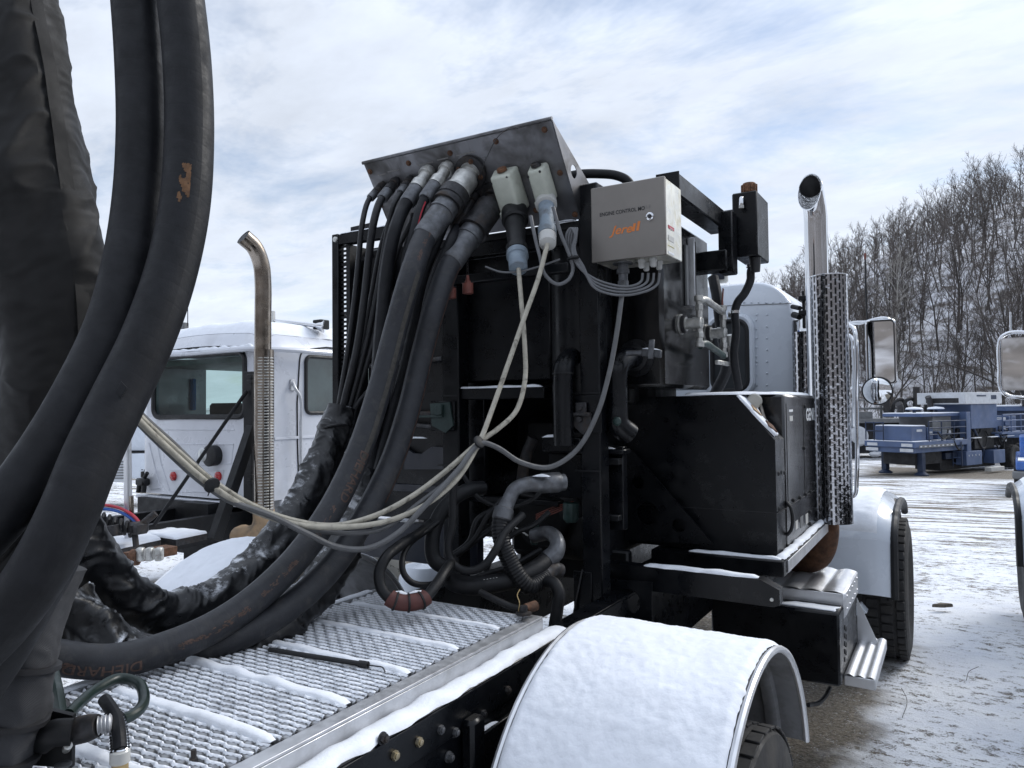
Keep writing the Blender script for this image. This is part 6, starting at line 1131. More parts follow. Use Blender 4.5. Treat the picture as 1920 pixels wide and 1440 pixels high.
# the two big hoses
R_A = .047
b, t = from_panel(884, 322, .42, (801, 437), .2)
oA, pA = hose('suction_hose', 'thick dusty black hose with orange lettering stripe sweeping from the bulkhead over the deck', 'hose', [b.lerp(t, .85), b.lerp(t, 1.02), (771, 515, 2.93), (741, 620, 2.9), (712, 730, 2.84), (672, 850, 2.74), (615, 965, 2.60), (540, 1065, 2.44), (435, 1155, 2.27), (330, 1208, 2.14), (205, 1240, 2.03), (85, 1228, 1.97), (-60, 1180, 1.95)], R_A, 'hose_dusty', 24, 10)
coupler(b, [(0, .05), (.015, .05), (.016, .040), (.05, .040), (.051, .056), (.13, .054), (.131, .060), (.15, .060)], 'zinc', oA, 28); coupler(b, [(.15, .052), (.151, .068), (.20, .068), (.202, .063), (.215, .063), (.217, .068), (.235, .067), (.236, .056)], 'dark_fitting', oA, 28, 'locking_ring'); coupler(b, [(.236, .055), (.275, .055), (.276, .059), (.285, .059), (.286, .053), (.43, .052), (.436, .048)], 'galvanised', oA, 28, 'ferrule')
for k in range(4): a = k*math.pi/2+.5; c = b+XA*(.055*math.cos(a))+PS*(.055*math.sin(a)); MB().lathe(c, PN, [(0, .012), (.02, .012), (.021, .008), (.03, .008)], 6).build('flange_bolt', 'rust', oA)
MB().lathe(b, PN, [(0, .075), (.016, .075), (.017, .06)], 28).build('flange', 'dark_fitting', oA)
b, t = from_panel(930, 372, .42, (849, 487), .2)
oB, pB = hose('return_hose', 'thick dusty black hose hanging right of the orange lettered one', 'hose', [b.lerp(t, .85), b.lerp(t, 1.02), (814, 580, 2.98), (790, 670, 2.96), (766, 770, 2.9), (733, 870, 2.82), (686, 965, 2.7), (622, 1062, 2.56), (545, 1135, 2.42), (440, 1195, 2.29), (330, 1222, 2.24), (200, 1205, 2.2), (80, 1183, 2.15), (-60, 1150, 2.1)], .046, 'hose_dusty', 24, 10)
coupler(b, [(0, .055), (.02, .055), (.021, .042), (.06, .042), (.061, .062), (.20, .060), (.201, .067), (.225, .067), (.226, .052)], 'dark_fitting', oB, 28); coupler(b, [(.226, .053), (.26, .053), (.261, .056), (.275, .056), (.276, .052), (.42, .051), (.426, .047)], 'galvanised', oB, 28, 'ferrule'); MB().lathe(b, PN, [(0, .075), (.016, .075), (.017, .06)], 28).build('flange', 'dark_fitting', oB)
b, t = from_panel(890, 365, .2, (850, 440), .12); o6, _ = hose('hydraulic_hose', 'black hydraulic hose half hidden between the two thick dusty hoses', 'hose', [b.lerp(t, .8), (846, 450, 3.08), (812, 530, 3.08), (792, 620, 3.06), (768, 720, 3.02), (742, 810, 2.96), (715, 890, 2.92), (700, 930, 2.9)], .022, 'hose_rubber', group='hydraulic hoses from the bulkhead'); coupler(b, fit(.026, .22), 'dark_fitting', o6)
b, t = from_panel(865, 352, .2, (832, 425), .1); o7, _ = hose('hydraulic_hose', 'black hydraulic hose close behind the coupler of the orange lettered hose', 'hose', [b.lerp(t, .8), (826, 440, 3.14), (795, 520, 3.12), (775, 610, 3.12), (752, 710, 3.08), (728, 800, 3.02), (706, 890, 2.96)], .019, 'hose_rubber', group='hydraulic hoses from the bulkhead'); coupler(b, fit(.024, .2), 'dark_fitting', o7)
# printing on the hoses: strips and letters that follow the rubber
def frames(path):
    s = [0.]; 
    for i in range(1, len(path)): s.append(s[-1]+(path[i]-path[i-1]).length)
    return s
def hp(path, S, s, phi, r):                            # point on a hose surface: distance along it, angle across
    i = min(max(int(np.searchsorted(S, s))-1, 0), len(path)-2); t = (s-S[i])/(S[i+1]-S[i]+1e-9); c = path[i].lerp(path[i+1], t); tg = (path[i+1]-path[i]).normalized(); e = V(CAM)-c; e = (e-tg*e.dot(tg)).normalized(); w = tg.cross(e); return c+(e*math.cos(phi)+w*math.sin(phi))*r
def strip(path, r, s0, s1, p0, p1, m_, par, nm='stripe', taper=True):
    if m_ in ('orange_print', 'scuff_brown') and nm == 'stripe':        # worn print: what is left of it is flecks
        S = frames(path); mb = MB(); rg2 = random.Random(int(s0*997)); lo, hi = min(s0, s1), max(s0, s1)
        for k in range(int((hi-lo)*(900 if m_ == 'orange_print' else 5000))):
            s = rg2.uniform(lo, hi); f_ = rg2.uniform(p0, p1); ds, dp = rg2.uniform(.002, .012), rg2.uniform(.03, .10)
            if nz(s*30, f_*3, 4.) < -.12: continue
            q = [hp(path, S, s, f_, r+.0007), hp(path, S, s+ds, f_, r+.0007), hp(path, S, s+ds*.9, f_+dp, r+.0007), hp(path, S, s+.002, f_+dp*.8, r+.0007)]; mb.add(q, [(0, 1, 2, 3)])
        return struct(mb.build(nm, m_, par, flat=True), 'stuff')
    S = frames(path); mb = MB(); n = max(4, int((s1-s0)/.03))
    for i in range(n+1):
        s = s0+(s1-s0)*i/n
        for k in range(4): mb.v.append(tuple(hp(path, S, s, p0+(p1-p0)*(k/3)+.05*nz(s*9, 2.), r+.0006)))
    for i in range(n):
        for k in range(3): a = i*4+k; mb.f.append((a, a+1, a+5, a+4))
    return mb.build(nm, m_, par)
def hprint(path, r, s0, txt, size, phi, m_, par, flip=1, bold=.0):
    S = frames(path); vs, fs = subdiv2d(*text2d(txt, size, 0, bold)); mb = MB(); mb.add([hp(path, S, s0+flip*x, phi-flip*y/r, r+.0012) for x, y, _ in vs], fs); return mb.build('printed_mark', m_, par, flat=True)
SA = frames(pA)
def s_near(path, px, py):
    S = frames(path); best = min(range(len(path)), key=lambda i: (lambda q: (q[0]-px)**2+(q[1]-py)**2)(prj(path[i]))); return S[best]
def prj(p):
    q = p-V(CAM); d = q.dot(V(FV)); return CX+F*q.dot(V(RV))/d, CY-F*q.dot(V(UPV))/d
strip(pA, R_A, s_near(pA, 800, 432), s_near(pA, 777, 500), -.10, -.38, 'orange_print', oA)
strip(pA, R_A, s_near(pA, 770, 515), s_near(pA, 660, 880), -.36, -.78, 'tan_dust' if 'tan_dust' in MAT else 'alu_dull', oA, 'dust_line')
hprint(pA, R_A, s_near(pA, 672, 905), 'DIEHARD', .05, -.45, 'orange_print', oA, 1, .0006)
hprint(pA, R_A, s_near(pA, 600, 1015), 'W/P', .034, -.15, 'orange_print', oA, 1)
strip(pA, R_A, s_near(pA, 640, 960), s_near(pA, 610, 1003), -.3, .0, 'orange_print', oA)
strip(pA, R_A, s_near(pA, 560, 1060), s_near(pA, 480, 1128), -.30, .02, 'orange_print', oA); strip(pA, R_A, s_near(pA, 460, 1145), s_near(pA, 330, 1210), -.45, -.1, 'orange_print', oA)
hprint(pA, R_A, s_near(pA, 190, 1250), 'DIEHARD', .042, -.55, 'orange_print', oA, 1, .0004); strip(pA, R_A, s_near(pA, 140, 1240), s_near(pA, 75, 1230), -.6, -.2, 'orange_print', oA)
strip(pB, .046, s_near(pB, 862, 470), s_near(pB, 700, 940), -1.05, -1.2, 'orange_print', oB, 'rubbed_edge')
S5 = frames(small[4][1]); strip(small[4][1], .021, .05, .35, -.3, -.6, 'label_red', small[4][0], 'red_line')
# wrapped sleeves: wrinkled tubes
def sleeve(name, label, pts, radii, m_, seed, amp=.12, n=56, sm=26, folds=22., cat='sleeve'):
    P = [at(*p[:2], d=p[2]) for p in pts]; path = spline(P, sm); m = len(path); S = frames(path); mb = MB(); mb.uv = {}
    t = (path[1]-path[0]).normalized(); u = (V((0, 0, 1))-t*t.z).normalized()
    for i in range(m):
        tt = (path[min(i+1, m-1)]-path[max(i-1, 0)]).normalized(); u = (u-tt*u.dot(tt)).normalized(); w = tt.cross(u); r0 = np.interp(i/(m-1), np.linspace(0, 1, len(radii)), radii)
        for k in range(n+1):
            a = 2*math.pi*k/n; ca, sa = math.cos(a), math.sin(a); s = S[i]
            skew = s+.05*math.sin(a+seed)+.03*nz(ca*1.5+seed, sa*1.5, s*6)
            f1 = nz(skew*folds, ca*.8+seed, sa*.8); f2 = nz(skew*folds*.45+9., ca*1.3, sa*1.3+seed); rid = 1-abs(f1)*2.2
            q = r0*(1+amp*(.75*rid**3*(.5+f2) if rid > 0 else 0)+amp*1.1*f2+amp*.18*nz(skew*60, ca*2.5, sa*2.5))
            mb.v.append(tuple(path[i]+u*(ca*q)+w*(sa*q))); mb.uv[len(mb.v)-1] = (k/n, s)
    for i in range(m-1):
        for k in range(n): a = i*(n+1)+k; mb.f.append((a, a+1, a+n+2, a+n+1))
    mb.f.append(tuple(range(n))[::-1]); e = (m-1)*(n+1); mb.f.append(tuple(e+k for k in range(n))); o = mb.build(name, m_, None, ang=75); tag(o, label, cat); return o, path
def sleeve_snow(par, path, r, spots, seed):
    S = frames(path)
    for px_, py_, L, w_ in spots:
        s = s_near(path, px_, py_); i = min(range(len(path)), key=lambda k: abs(S[k]-s)); tg = (path[min(i+2, len(path)-1)]-path[max(i-2, 0)]).normalized(); up = ZA-tg*tg.z; up.normalize(); sd = tg.cross(up); e = V(CAM)-path[i]; e = (e-tg*e.dot(tg)).normalized(); up2 = (up*.8+e*.45).normalized(); sd = tg.cross(up2); c = path[i]+up2*(r*1.02); sn = MB(); sn.patch([c+tg*L*.5, c+sd*w_*.5+tg*L*.15, c+sd*w_*.45-tg*L*.3, c-tg*L*.5, c-sd*w_*.4-tg*L*.1, c-sd*w_*.5+tg*L*.3], .010, up=up2, jit=.02, seed=seed+px_); sn.build('snow', 'snow_fine', par, ang=80)
sl1, sp1 = sleeve('hose_sleeve', 'shiny black vinyl sleeve bundling the thin hoses, gathered and dusted with snow', [(640, 762, 3.3), (630, 800, 3.28), (612, 850, 3.22), (590, 905, 3.14), (562, 960, 3.05), (525, 1010, 2.95), (480, 1065, 2.85), (420, 1118, 2.72), (345, 1152, 2.6), (270, 1145, 2.5), (205, 1100, 2.42), (160, 1035, 2.36), (110, 960, 2.3)], [.058, .075, .070, .076, .078, .074, .076, .084, .086, .088, .09, .09, .09], 'vinyl', 1.3, .15, 72)
MB().tube(rrect(sp1[30], V((1, 0, .3)).normalized(), V((.1, -1, .2)).normalized(), .16, .15, .07)+[], .006, 6, raw=True).build('strap', 'black_plastic', sl1)
sl2, sp2 = sleeve('hose_sleeve', 'black vinyl sleeve lying on the grating underneath the two thick hoses', [(692, 885, 2.98), (680, 930, 2.93), (655, 1000, 2.82), (610, 1080, 2.68), (545, 1155, 2.52), (465, 1215, 2.38), (370, 1245, 2.27), (270, 1240, 2.2), (180, 1190, 2.16), (120, 1130, 2.15)], [.05, .062, .066, .068, .07, .072, .072, .07, .07, .07], 'vinyl', 5.7, .2, 48)
sl3, sp3 = sleeve('canvas_sleeve', 'wide black canvas sleeve hanging at the left edge, behind the two thick hoses', [(18, -120, 1.78), (22, 0, 1.76), (36, 130, 1.74), (46, 220, 1.73), (72, 380, 1.72), (100, 520, 1.72), (103, 650, 1.73), (92, 760, 1.75), (60, 880, 1.78), (0, 1000, 1.8), (-80, 1080, 1.8)], [.100, .102, .110, .116, .120, .112, .112, .108, .10, .10, .10], 'canvas', 2.2, .12, 96, 34, 9.)
S3 = frames(sp3); sm_ = MB()
for i in range(121):                                   # stitched seam flap running down the canvas
    s = S3[-1]*i/120
    for f_ in (-.62, -.50, -.38): sm_.v.append(tuple(hp(sp3, S3, s, f_+.10*nz(s*3, 1.), np.interp(s/S3[-1], np.linspace(0, 1, 11), [.100, .102, .110, .116, .120, .112, .112, .108, .10, .10, .10])*(1.075+.02*nz(s*14, f_*5)))))
for i in range(120):
    for k in range(2): a = i*3+k; sm_.f.append((a, a+1, a+4, a+3))
sm_.build('seam_flap', 'canvas', sl3, ang=80)
sl4, sp4 = sleeve('wrapped_hose', 'grey fabric wrapped hose with black bands at the lower left corner', [(95, 1060, 1.50), (62, 1170, 1.48), (38, 1280, 1.46), (10, 1400, 1.45), (-15, 1500, 1.45)], [.062, .06, .058, .058, .058], 'grey_canvas', 8.1, .16, 48, 24, 16.)
for py_ in (1248, 1345, 1412): i = min(range(len(sp4)), key=lambda k: abs(prj(sp4[k])[1]-py_)); tg = (sp4[i+1]-sp4[i]).normalized(); MB().lathe(sp4[i]-tg*.006, tg, [(0, .058), (.001, .066), (.011, .066), (.012, .058)], 24).build('band', 'ink', sl4)
# the two big foreground hoses
oL, pL = hose('feed_hose', 'thick black foreground hose on the left of the pair curving down to the left edge', 'hose', [(238, -140, 1.62), (253, 0, 1.6), (262, 130, 1.58), (265, 250, 1.56), (259, 370, 1.54), (242, 490, 1.5), (210, 610, 1.46), (155, 730, 1.41), (85, 850, 1.36), (0, 965, 1.32), (-110, 1080, 1.3)], .0485, 'hose_rubber', 36, 12)
oR, pR = hose('feed_hose', 'thick black foreground hose on the right of the pair with a rust brown scuff', 'hose', [(318, -140, 1.60), (339, 0, 1.57), (352, 130, 1.55), (355, 260, 1.53), (346, 390, 1.5), (318, 520, 1.46), (275, 640, 1.41), (222, 750, 1.36), (170, 860, 1.31), (125, 970, 1.27), (70, 1075, 1.25), (0, 1170, 1.25), (-90, 1260, 1.25)], .0482, 'hose_rubber', 36, 12)
oM, pM = hose('feed_hose', 'thick black foreground hose lying against the lower left between pair and wrapped hose', 'hose', [(215, 740, 1.48), (160, 860, 1.42), (128, 960, 1.36), (92, 1045, 1.32), (50, 1120, 1.3), (0, 1210, 1.3), (-80, 1330, 1.3)], .050, 'hose_rubber', 32, 12)
strip(pR, .0482, s_near(pR, 349, 328), s_near(pR, 346, 388), -.12, .26, 'scuff_brown', oR, 'stripe')
S_ = frames(pR); c = hp(pR, S_, s_near(pR, 228, 742), .1, .051); mb = MB(); e = (V(CAM)-c).normalized(); mb.patch([c+RT*.012, c+ZA*.012, c-RT*.012-ZA*.01, c-ZA*.02], .004, up=e, jit=.004); mb.build('torn_flap', 'hose_rubber', oR)
# the sliver of machinery at the left edge
lm = MB(); c = at(5, 685, d=2.6); lm.ball(c, .06, 12, (1, 1, .9)); lm.lathe(c-ZA*.09, ZA, [(0, .05), (.04, .05), (.05, .03)], 12); tag(lm.build('pipe_union', 'galvanised'), 'grey metal pipe union peeping out left of the canvas sleeve', 'fitting')
# strap with lettering behind the hoses
ps0, ps1 = at(229, 808, d=2.35), at(196, 902, d=2.35); mb = MB(); mb.beam(ps0, ps1, .022, .006, up=-V(FV)); stp = tag(mb.build('marked_strap', 'black_plastic'), 'black strap with white letters O T I R hanging behind the left hoses', 'strap'); dn = (ps1-ps0).normalized(); rtv = (-V(FV)).cross(dn); rtv = rtv if rtv.dot(V(RV)) > 0 else -rtv
for k, (ch, t) in enumerate((('O', .16), ('T', .29), ('IR', .42), ('H', .72), ('-', .84))): letter(ch, ps0.lerp(ps1, t)-V(FV)*.0125, rtv, -dn, .022, 'white_print' if k < 3 else 'label_grey', stp, lift=.0005, bold=.0004)
# ---------------------------------------------------------------- sockets, plugs and cables
def socket(px, py, hw, hl, hd, label, nm='power_socket'):
    e = thing(nm, label, 'socket', pp(px, py)); c = pp(px, py); mb = MB(); W2 = hw*.78
    P = [c-XA*hw-PS*hl, c+XA*hw-PS*hl, c+XA*hw+PS*hl, c-XA*hw+PS*hl]; Q = [c-XA*W2-PS*(hl*.86)+PN*hd, c+XA*W2-PS*(hl*.86)+PN*hd, c+XA*W2+PS*hl+PN*(hd*1.12), c-XA*W2+PS*hl+PN*(hd*1.12)]
    bm = bmesh.new(); vs = [bm.verts.new(p) for p in P+Q]; [bm.faces.new([vs[i] for i in f]) for f in ((3, 2, 1, 0), (4, 5, 6, 7), (0, 1, 5, 4), (1, 2, 6, 5), (2, 3, 7, 6), (3, 0, 4, 7))]; bmesh.ops.bevel(bm, geom=list(bm.edges), offset=.012, segments=3, affect='EDGES', profile=.5); me = bpy.data.meshes.new('socket_housing'); bm.to_mesh(me); bm.free(); me.polygons.foreach_set('use_smooth', [True]*len(me.polygons)); me.set_sharp_from_angle(angle=R(40)); me.materials.append(MAT['socket_cream']); o = bpy.data.objects.new('socket_housing', me); COL.objects.link(o); put(o, e)
    MB().lathe(c-PS*(hl-.004)+PN*(hd*.5), -PS, [(0, .022), (.012, .022), (.016, .017)], 18).build('gland_cap', 'rust_cap' if hw > .045 else 'dark_fitting', e)
    for sx_, t in ((.7, -.75), (-.95, -.6), (.9, .8)): MB().lathe(c+XA*hw*sx_*.8+PS*(hl*t)+PN*(hd*.97), PN, [(0, .006), (.003, .005)], 10).build('screw', 'ink', o)
    mb = MB(); mb.obox(c-XA*(hw*.45)+PS*(hl*.93)+PN*(hd*1.12), (XA, PS, PN), (hw*.3, .016, .010), .003); mb.build('hinge_clip', 'socket_cream', e)
    return e, c+PS*hl+PN*(hd*.55)
s1, e1 = socket(961, 352, .062, .094, .08, 'large cream power socket with brown cap on the bulkhead'); s2, e2 = socket(1021, 339, .045, .080, .066, 'smaller cream power socket with grey plug at the right of the bulkhead')
def plug(nm, label, a, b, prof_parts):
    e = thing(nm, label, 'plug', a); ax = (b-a).normalized(); ln = (b-a).length
    for pn_, m_, prof in prof_parts: MB().lathe(a, ax, [(t*ln, r) for t, r in prof], 24).build(pn_, m_, e)
    return e
a, b = e1-PS*.01, at(972, 506, d=2.98); plug('black_plug', 'black and grey industrial plug hanging in the large socket', a, b, (('collar', 'black_plastic', [(0, .052), (.02, .058), (.2, .058), (.22, .05)]), ('body', 'black_plastic', [(.22, .042), (.3, .044), (.62, .036), (.64, .046), (.72, .046)]), ('cable_nut', 'plug_blue_grey', [(.72, .040), (.73, .045), (.80, .046), (.81, .040), (.98, .038), (1., .02)])))
pg1 = b
a, b = e2-PS*.01, at(1027, 460, d=2.93); plug('grey_plug', 'pale blue grey industrial plug hanging in the smaller socket', a, b, (('collar', 'label_grey', [(0, .04), (.03, .046), (.14, .046), (.16, .036)]), ('body', 'plug_blue_grey', [(.16, .034), (.5, .030), (.62, .032), (.66, .038), (.8, .038)]), ('cable_nut', 'label_grey', [(.8, .034), (.81, .037), (.97, .034), (1., .015)])))
pg2 = b
C_END = [(830, 888, 2.62), (770, 932, 2.55), (705, 966, 2.5), (630, 985, 2.44), (550, 976, 2.36), (470, 946, 2.28), (400, 903, 2.2), (320, 835, 2.12), (250, 768, 2.04), (200, 700, 2.0)]
hose('power_cable', 'cream power cable dropping from the black plug and running left to the hoses', 'cable', [pg1+V((0, 0, .01)), (977, 560, 2.93), (984, 650, 2.88), (984, 715, 2.84), (968, 770, 2.8), (935, 803, 2.75), (900, 828, 2.7)]+C_END, .0095, 'cream_cable', 12, 8)
hose('power_cable', 'cream power cable from the grey plug, sagging lowest over the thick hoses', 'cable', [pg2+V((0, 0, .01)), (1010, 520, 2.9), (985, 590, 2.86), (950, 690, 2.8), (920, 775, 2.74), (899, 828, 2.68), (855, 900, 2.6), (800, 945, 2.55), (730, 976, 2.5), (650, 988, 2.42), (560, 984, 2.34), (470, 955, 2.26), (398, 912, 2.18), (316, 842, 2.10), (245, 772, 2.02), (195, 705, 1.98)], .0095, 'cream_cable', 12, 8)
hose('control_cable', 'grey control cable looping from the control box connector down to the left bundle', 'cable', [cnx+V((0, 0, .02)), (1165, 560, 2.9), (1157, 620, 2.88), (1142, 700, 2.86), (1118, 780, 2.82), (1080, 845, 2.8), (1030, 876, 2.78), (975, 866, 2.74), (930, 838, 2.7), (902, 831, 2.67), (860, 880, 2.6), (800, 945, 2.53), (745, 1000, 2.48), (690, 1028, 2.44), (635, 1026, 2.4), (575, 1000, 2.34), (510, 968, 2.28), (430, 938, 2.22), (380, 905, 2.17), (310, 842, 2.1), (240, 770, 2.02), (190, 705, 1.98)], .0098, 'grey_cable', 12, 8)
hose('signal_cable', 'darker grey cable at the back of the left cable bundle', 'cable', [(900, 834, 2.72), (850, 892, 2.64), (790, 940, 2.56), (720, 990, 2.5), (640, 1000, 2.44), (560, 985, 2.38), (480, 958, 2.3), (405, 908, 2.22), (325, 832, 2.14), (258, 770, 2.06), (205, 700, 2.0)], .0085, 'grey_cable', 10, 8)
for k, (px_, py_, d_) in enumerate(((398, 908, 2.17), (899, 830, 2.66))): mb = MB(); c = at(px_, py_, d=d_); mb.lathe(c-V((.006, 0, 0)), V((.8, -.1, -.4 if k == 0 else .4)), [(0, .021), (.002, .024), (.009, .024), (.011, .021)], 14); mb.beam(c, c+V((-.02, 0, -.035)), .004, .002); tag(mb.build('cable_tie', 'black_plastic'), ('black cable tie round the bundle in front of the silver cab', 'black cable tie where the cream cables part below the sockets')[k], 'cable tie')
hose('socket_lead', 'thin grey lead looping from the smaller socket back up to the coil', 'cable', [(1037, 388, 2.95), (1052, 440, 2.94), (1068, 480, 2.94), (1074, 505, 2.94), (1065, 525, 2.93), (1045, 533, 2.92), (1022, 515, 2.92), (1012, 480, 2.93), (1002, 440, 2.95), (995, 405, 2.97)], .0075, 'grey_wire', 10, 8)
lw = ('topmost', 'second', 'third', 'lowest')
for k in range(4): hose('control_wire', lw[k]+' thin grey control wire looping from the coil to the control box glands', 'wire', [(1064+3*k, 470, 2.98), (1062+5*k, 440, 2.97), (1070+4*k, 428, 2.97), (1078+k, 440, 2.96), (1072+2*k, 470, 2.95), (1085+3*k, 500, 2.93), (1110+k, 520+6*k, 2.92-.006*k), (1148, 534+6*k, 2.9-.006*k), (1180+5*k, 537+4.5*k, 2.9), (1203+10*k, 526+2*k, 2.93), (1205+10.5*k, 512, 2.93)], .0052, 'grey_wire', 8, 8, group='control wires under the control box')
mb = MB(); mb.lathe(at(1074, 482, d=2.935), V((.2, 0, -1)), [(0, .022), (.002, .025), (.008, .025), (.01, .022)], 12); tag(mb.build('cable_tie', 'black_plastic'), 'black cable tie round the coil of grey control wires', 'cable tie')
hose('tension_wire', 'fine bare wire strung from bulkhead coupler over the top edge', 'wire', [pp(905, 330, .03), (915, 290, 2.95), (935, 255, 2.9), (960, 238, 2.9), (972, 240, 2.92)], .0018, 'dark_fitting', 6, 6)
hose('chain_lanyard', 'thin black lead sagging along the beam beneath the sockets', 'wire', [(910, 500, 3.02), (940, 510, 3.0), (975, 509, 2.98), (1010, 500, 2.98), (1050, 486, 2.98)], .004, 'grey_wire', 8, 8)
# red dust caps on their chains
for k, (px_, py_, L) in enumerate(((845, 545, 25), (877, 536, 55))):
    e = thing('dust_cap', ('left', 'right')[k]+' one of two faded red dust caps hanging below the couplers', 'cap', at(px_, py_, d=3.16), 'red dust caps below the couplers'); c = at(px_, py_, d=3.16); MB().lathe(c+ZA*.022, (0, 0, -1), [(0, .012), (.01, .014), (.011, .024), (.055, .024), (.057, .018)], 16).build('cap', 'red_cap', e); MB().lathe(c+ZA*.045, (0, 0, -1), [(0, .006), (.02, .009), (.024, .007)], 10).build('cap_neck', 'red_cap', e)
    lk = MB(); n_ = int(L/5)+3; [loop_tube(lk, [c+ZA*(.045+.012*q)+V((.004*math.cos(t)*(1 if q % 2 else .2), .004*math.cos(t)*(.2 if q % 2 else 1), .008*math.sin(t))) for t in np.linspace(0, 5.6, 8)], .0012, 5) for q in range(n_)]; lk.build('chain', 'dark_fitting', e)
# hose over the roof behind the bulkhead, coolant hose, tank drain
hose('roof_hose', 'black hose arching behind the bulkhead over to the control box top', 'hose', [(1050, 335, 3.4), (1085, 327, 3.36), (1125, 326, 3.34), (1155, 329, 3.32), (1175, 338, 3.3), (1190, 360, 3.3)], .021, 'hose_rubber', 14)
hose('coolant_hose', 'black coolant hose dropping from the expansion tank in an S bend', 'hose', [V((e1_.x-.03, eY+.07, e1_.z-.05)), (1409, 505, 3.78), (1407, 525, 3.78), (1396, 550, 3.78), (1383, 567, 3.78), (1378, 585, 3.78), (1380, 620, 3.78), (1376, 665, 3.78), (1385, 730, 3.8)], .021, 'hose_rubber', 14)
for px_, py_ in ((1408, 499), (1378, 585)): mb = MB(); mb.lathe(at(px_, py_, d=3.78)-ZA*.008, ZA, [(0, .023), (.001, .025), (.015, .025), (.016, .023)], 18); tag(mb.build('hose_clamp', 'chrome'), 'steel clamp at the '+('top' if py_ < 520 else 'middle')+' of the coolant hose below the expansion tank', 'clamp')
hose('tank_hose', 'black hose running down behind the valve manifold beside the cab window', 'hose', [(1337, 520, 4.2), (1345, 560, 4.15), (1352, 620, 4.1), (1362, 690, 4.0), (1340, 740, 3.95)], .03, 'hose_rubber', 12)
# hoses low between the uprights
HL = (('pump_hose', 'black pump hose arching from behind the left upright down to the deck', [(905, 915, 3.05), (880, 918, 3.0), (850, 935, 2.96), (822, 970, 2.93), (810, 1015, 2.9), (815, 1050, 2.88), (835, 1062, 2.88), (850, 1058, 2.9)], .030),
 ('pump_hose', 'red wrapped black hose loop resting on the far end of the grating', [(815, 975, 2.95), (785, 1000, 2.82), (748, 1024, 2.68), (722, 1048, 2.6), (711, 1075, 2.57), (716, 1105, 2.55), (735, 1124, 2.54), (762, 1130, 2.55), (792, 1124, 2.57), (815, 1100, 2.62), (835, 1070, 2.7), (850, 1050, 2.8)], .0195),
 ('pump_hose', 'thin hose ring hanging inside the red wrapped loop', [(838, 965, 2.95), (800, 995, 2.85), (768, 1020, 2.75), (755, 1045, 2.7), (757, 1075, 2.66), (772, 1092, 2.66), (795, 1097, 2.68), (825, 1090, 2.75), (850, 1070, 2.85)], .0115),
 ('pump_hose', 'slim hose falling straight from the left upright and curling under', [(852, 880, 2.8), (849, 930, 2.8), (848, 985, 2.79), (840, 1025, 2.78), (848, 1055, 2.77), (875, 1070, 2.76), (905, 1062, 2.76), (930, 1030, 2.78), (945, 1000, 2.82), (980, 965, 2.9)], .0155),
 ('pump_hose', 'ribbed black hose dropping from the pale elbow fitting', [(943, 965, 2.88), (938, 985, 2.86), (941, 1015, 2.84), (955, 1050, 2.83), (975, 1085, 2.82), (990, 1098, 2.83), (1010, 1092, 2.87), (1022, 1078, 2.92)], .034),
 ('pump_hose', 'thick black hose sweeping flat above the grating to the lower pump', [(1030, 1045, 2.98), (1012, 1062, 2.92), (975, 1082, 2.86), (930, 1093, 2.82), (880, 1098, 2.8), (850, 1090, 2.82), (845, 1075, 2.88)], .036),
 ('pump_hose', 'small hose slanting across the dark engine bay from lower left', [(835, 1055, 2.95), (870, 1030, 2.95), (910, 1000, 2.97), (950, 970, 3.0)], .012),
 ('pump_hose', 'small hose bending upward in the middle of the engine bay', [(842, 1045, 3.0), (880, 1015, 3.0), (895, 975, 3.02), (920, 958, 3.05), (960, 945, 3.1)], .012),
 ('pump_hose', 'thin hose draped over the cross member towards the left upright', [(1000, 930, 3.02), (960, 925, 2.98), (920, 960, 2.96), (890, 1010, 2.95), (860, 1040, 2.95)], .010),
 ('pump_hose', 'thin hose rising steeply behind the pale elbow', [(905, 1090, 3.0), (925, 1040, 3.02), (965, 1000, 3.04), (1000, 985, 3.06), (1030, 960, 3.08)], .011),
 ('pump_hose', 'thin hose sagging between the two uprights near the top of the bay', [(868, 890, 3.0), (900, 935, 3.0), (950, 952, 3.02), (1000, 935, 3.04), (1030, 900, 3.05)], .009),
 ('pump_hose', 'thin hose crossing low under the flat thick hose', [(850, 1105, 2.9), (900, 1080, 2.95), (960, 1060, 3.0), (1015, 1030, 3.05)], .011),
 ('pump_hose', 'black drain hose lying low along the back edge of the grating', [(900, 1110, 2.7), (930, 1125, 2.66), (960, 1138, 2.64), (985, 1143, 2.62)], .012),
 ('pump_hose', 'dark pipe bend dropping beside the foot of the right upright', [(1025, 1090, 2.85), (1040, 1095, 2.82), (1048, 1112, 2.8), (1045, 1140, 2.8), (1040, 1175, 2.8)], .024))
hs_ = []
for nm, lab, P, r in HL:
    rf_ = (lambda ln, a: 1+.035*math.sin(ln*520)) if 'ribbed' in lab else None
    hs_.append(hose(nm, lab, 'hose', P, r, 'pump_rubber', 14, 40 if rf_ else 8, 'hoses in the engine bay', rf=rf_))
ew, ewp = hs_[1]; S_ = frames(ewp); s0, s1_ = s_near(ewp, 728, 1120), s_near(ewp, 800, 1120); i0, i1 = [min(range(len(ewp)), key=lambda k: abs(S_[k]-s)) for s in (s0, s1_)]; mb = MB(); mb.tube(ewp[i0:i1+1], .030, 16, raw=True, rf=lambda ln, a: 1+.05*nz(ln*30, math.cos(a), math.sin(a))); rw_ = mb.build('red_wrap', 'red_wrap', ew)
for t in (.2, .55, .85): i = int(i0+(i1-i0)*t); tg = (ewp[i+1]-ewp[i]).normalized(); MB().lathe(ewp[i]-tg*.004, tg, [(0, .030), (.001, .034), (.007, .034), (.008, .030)], 16).build('tie', 'black_plastic', ew)
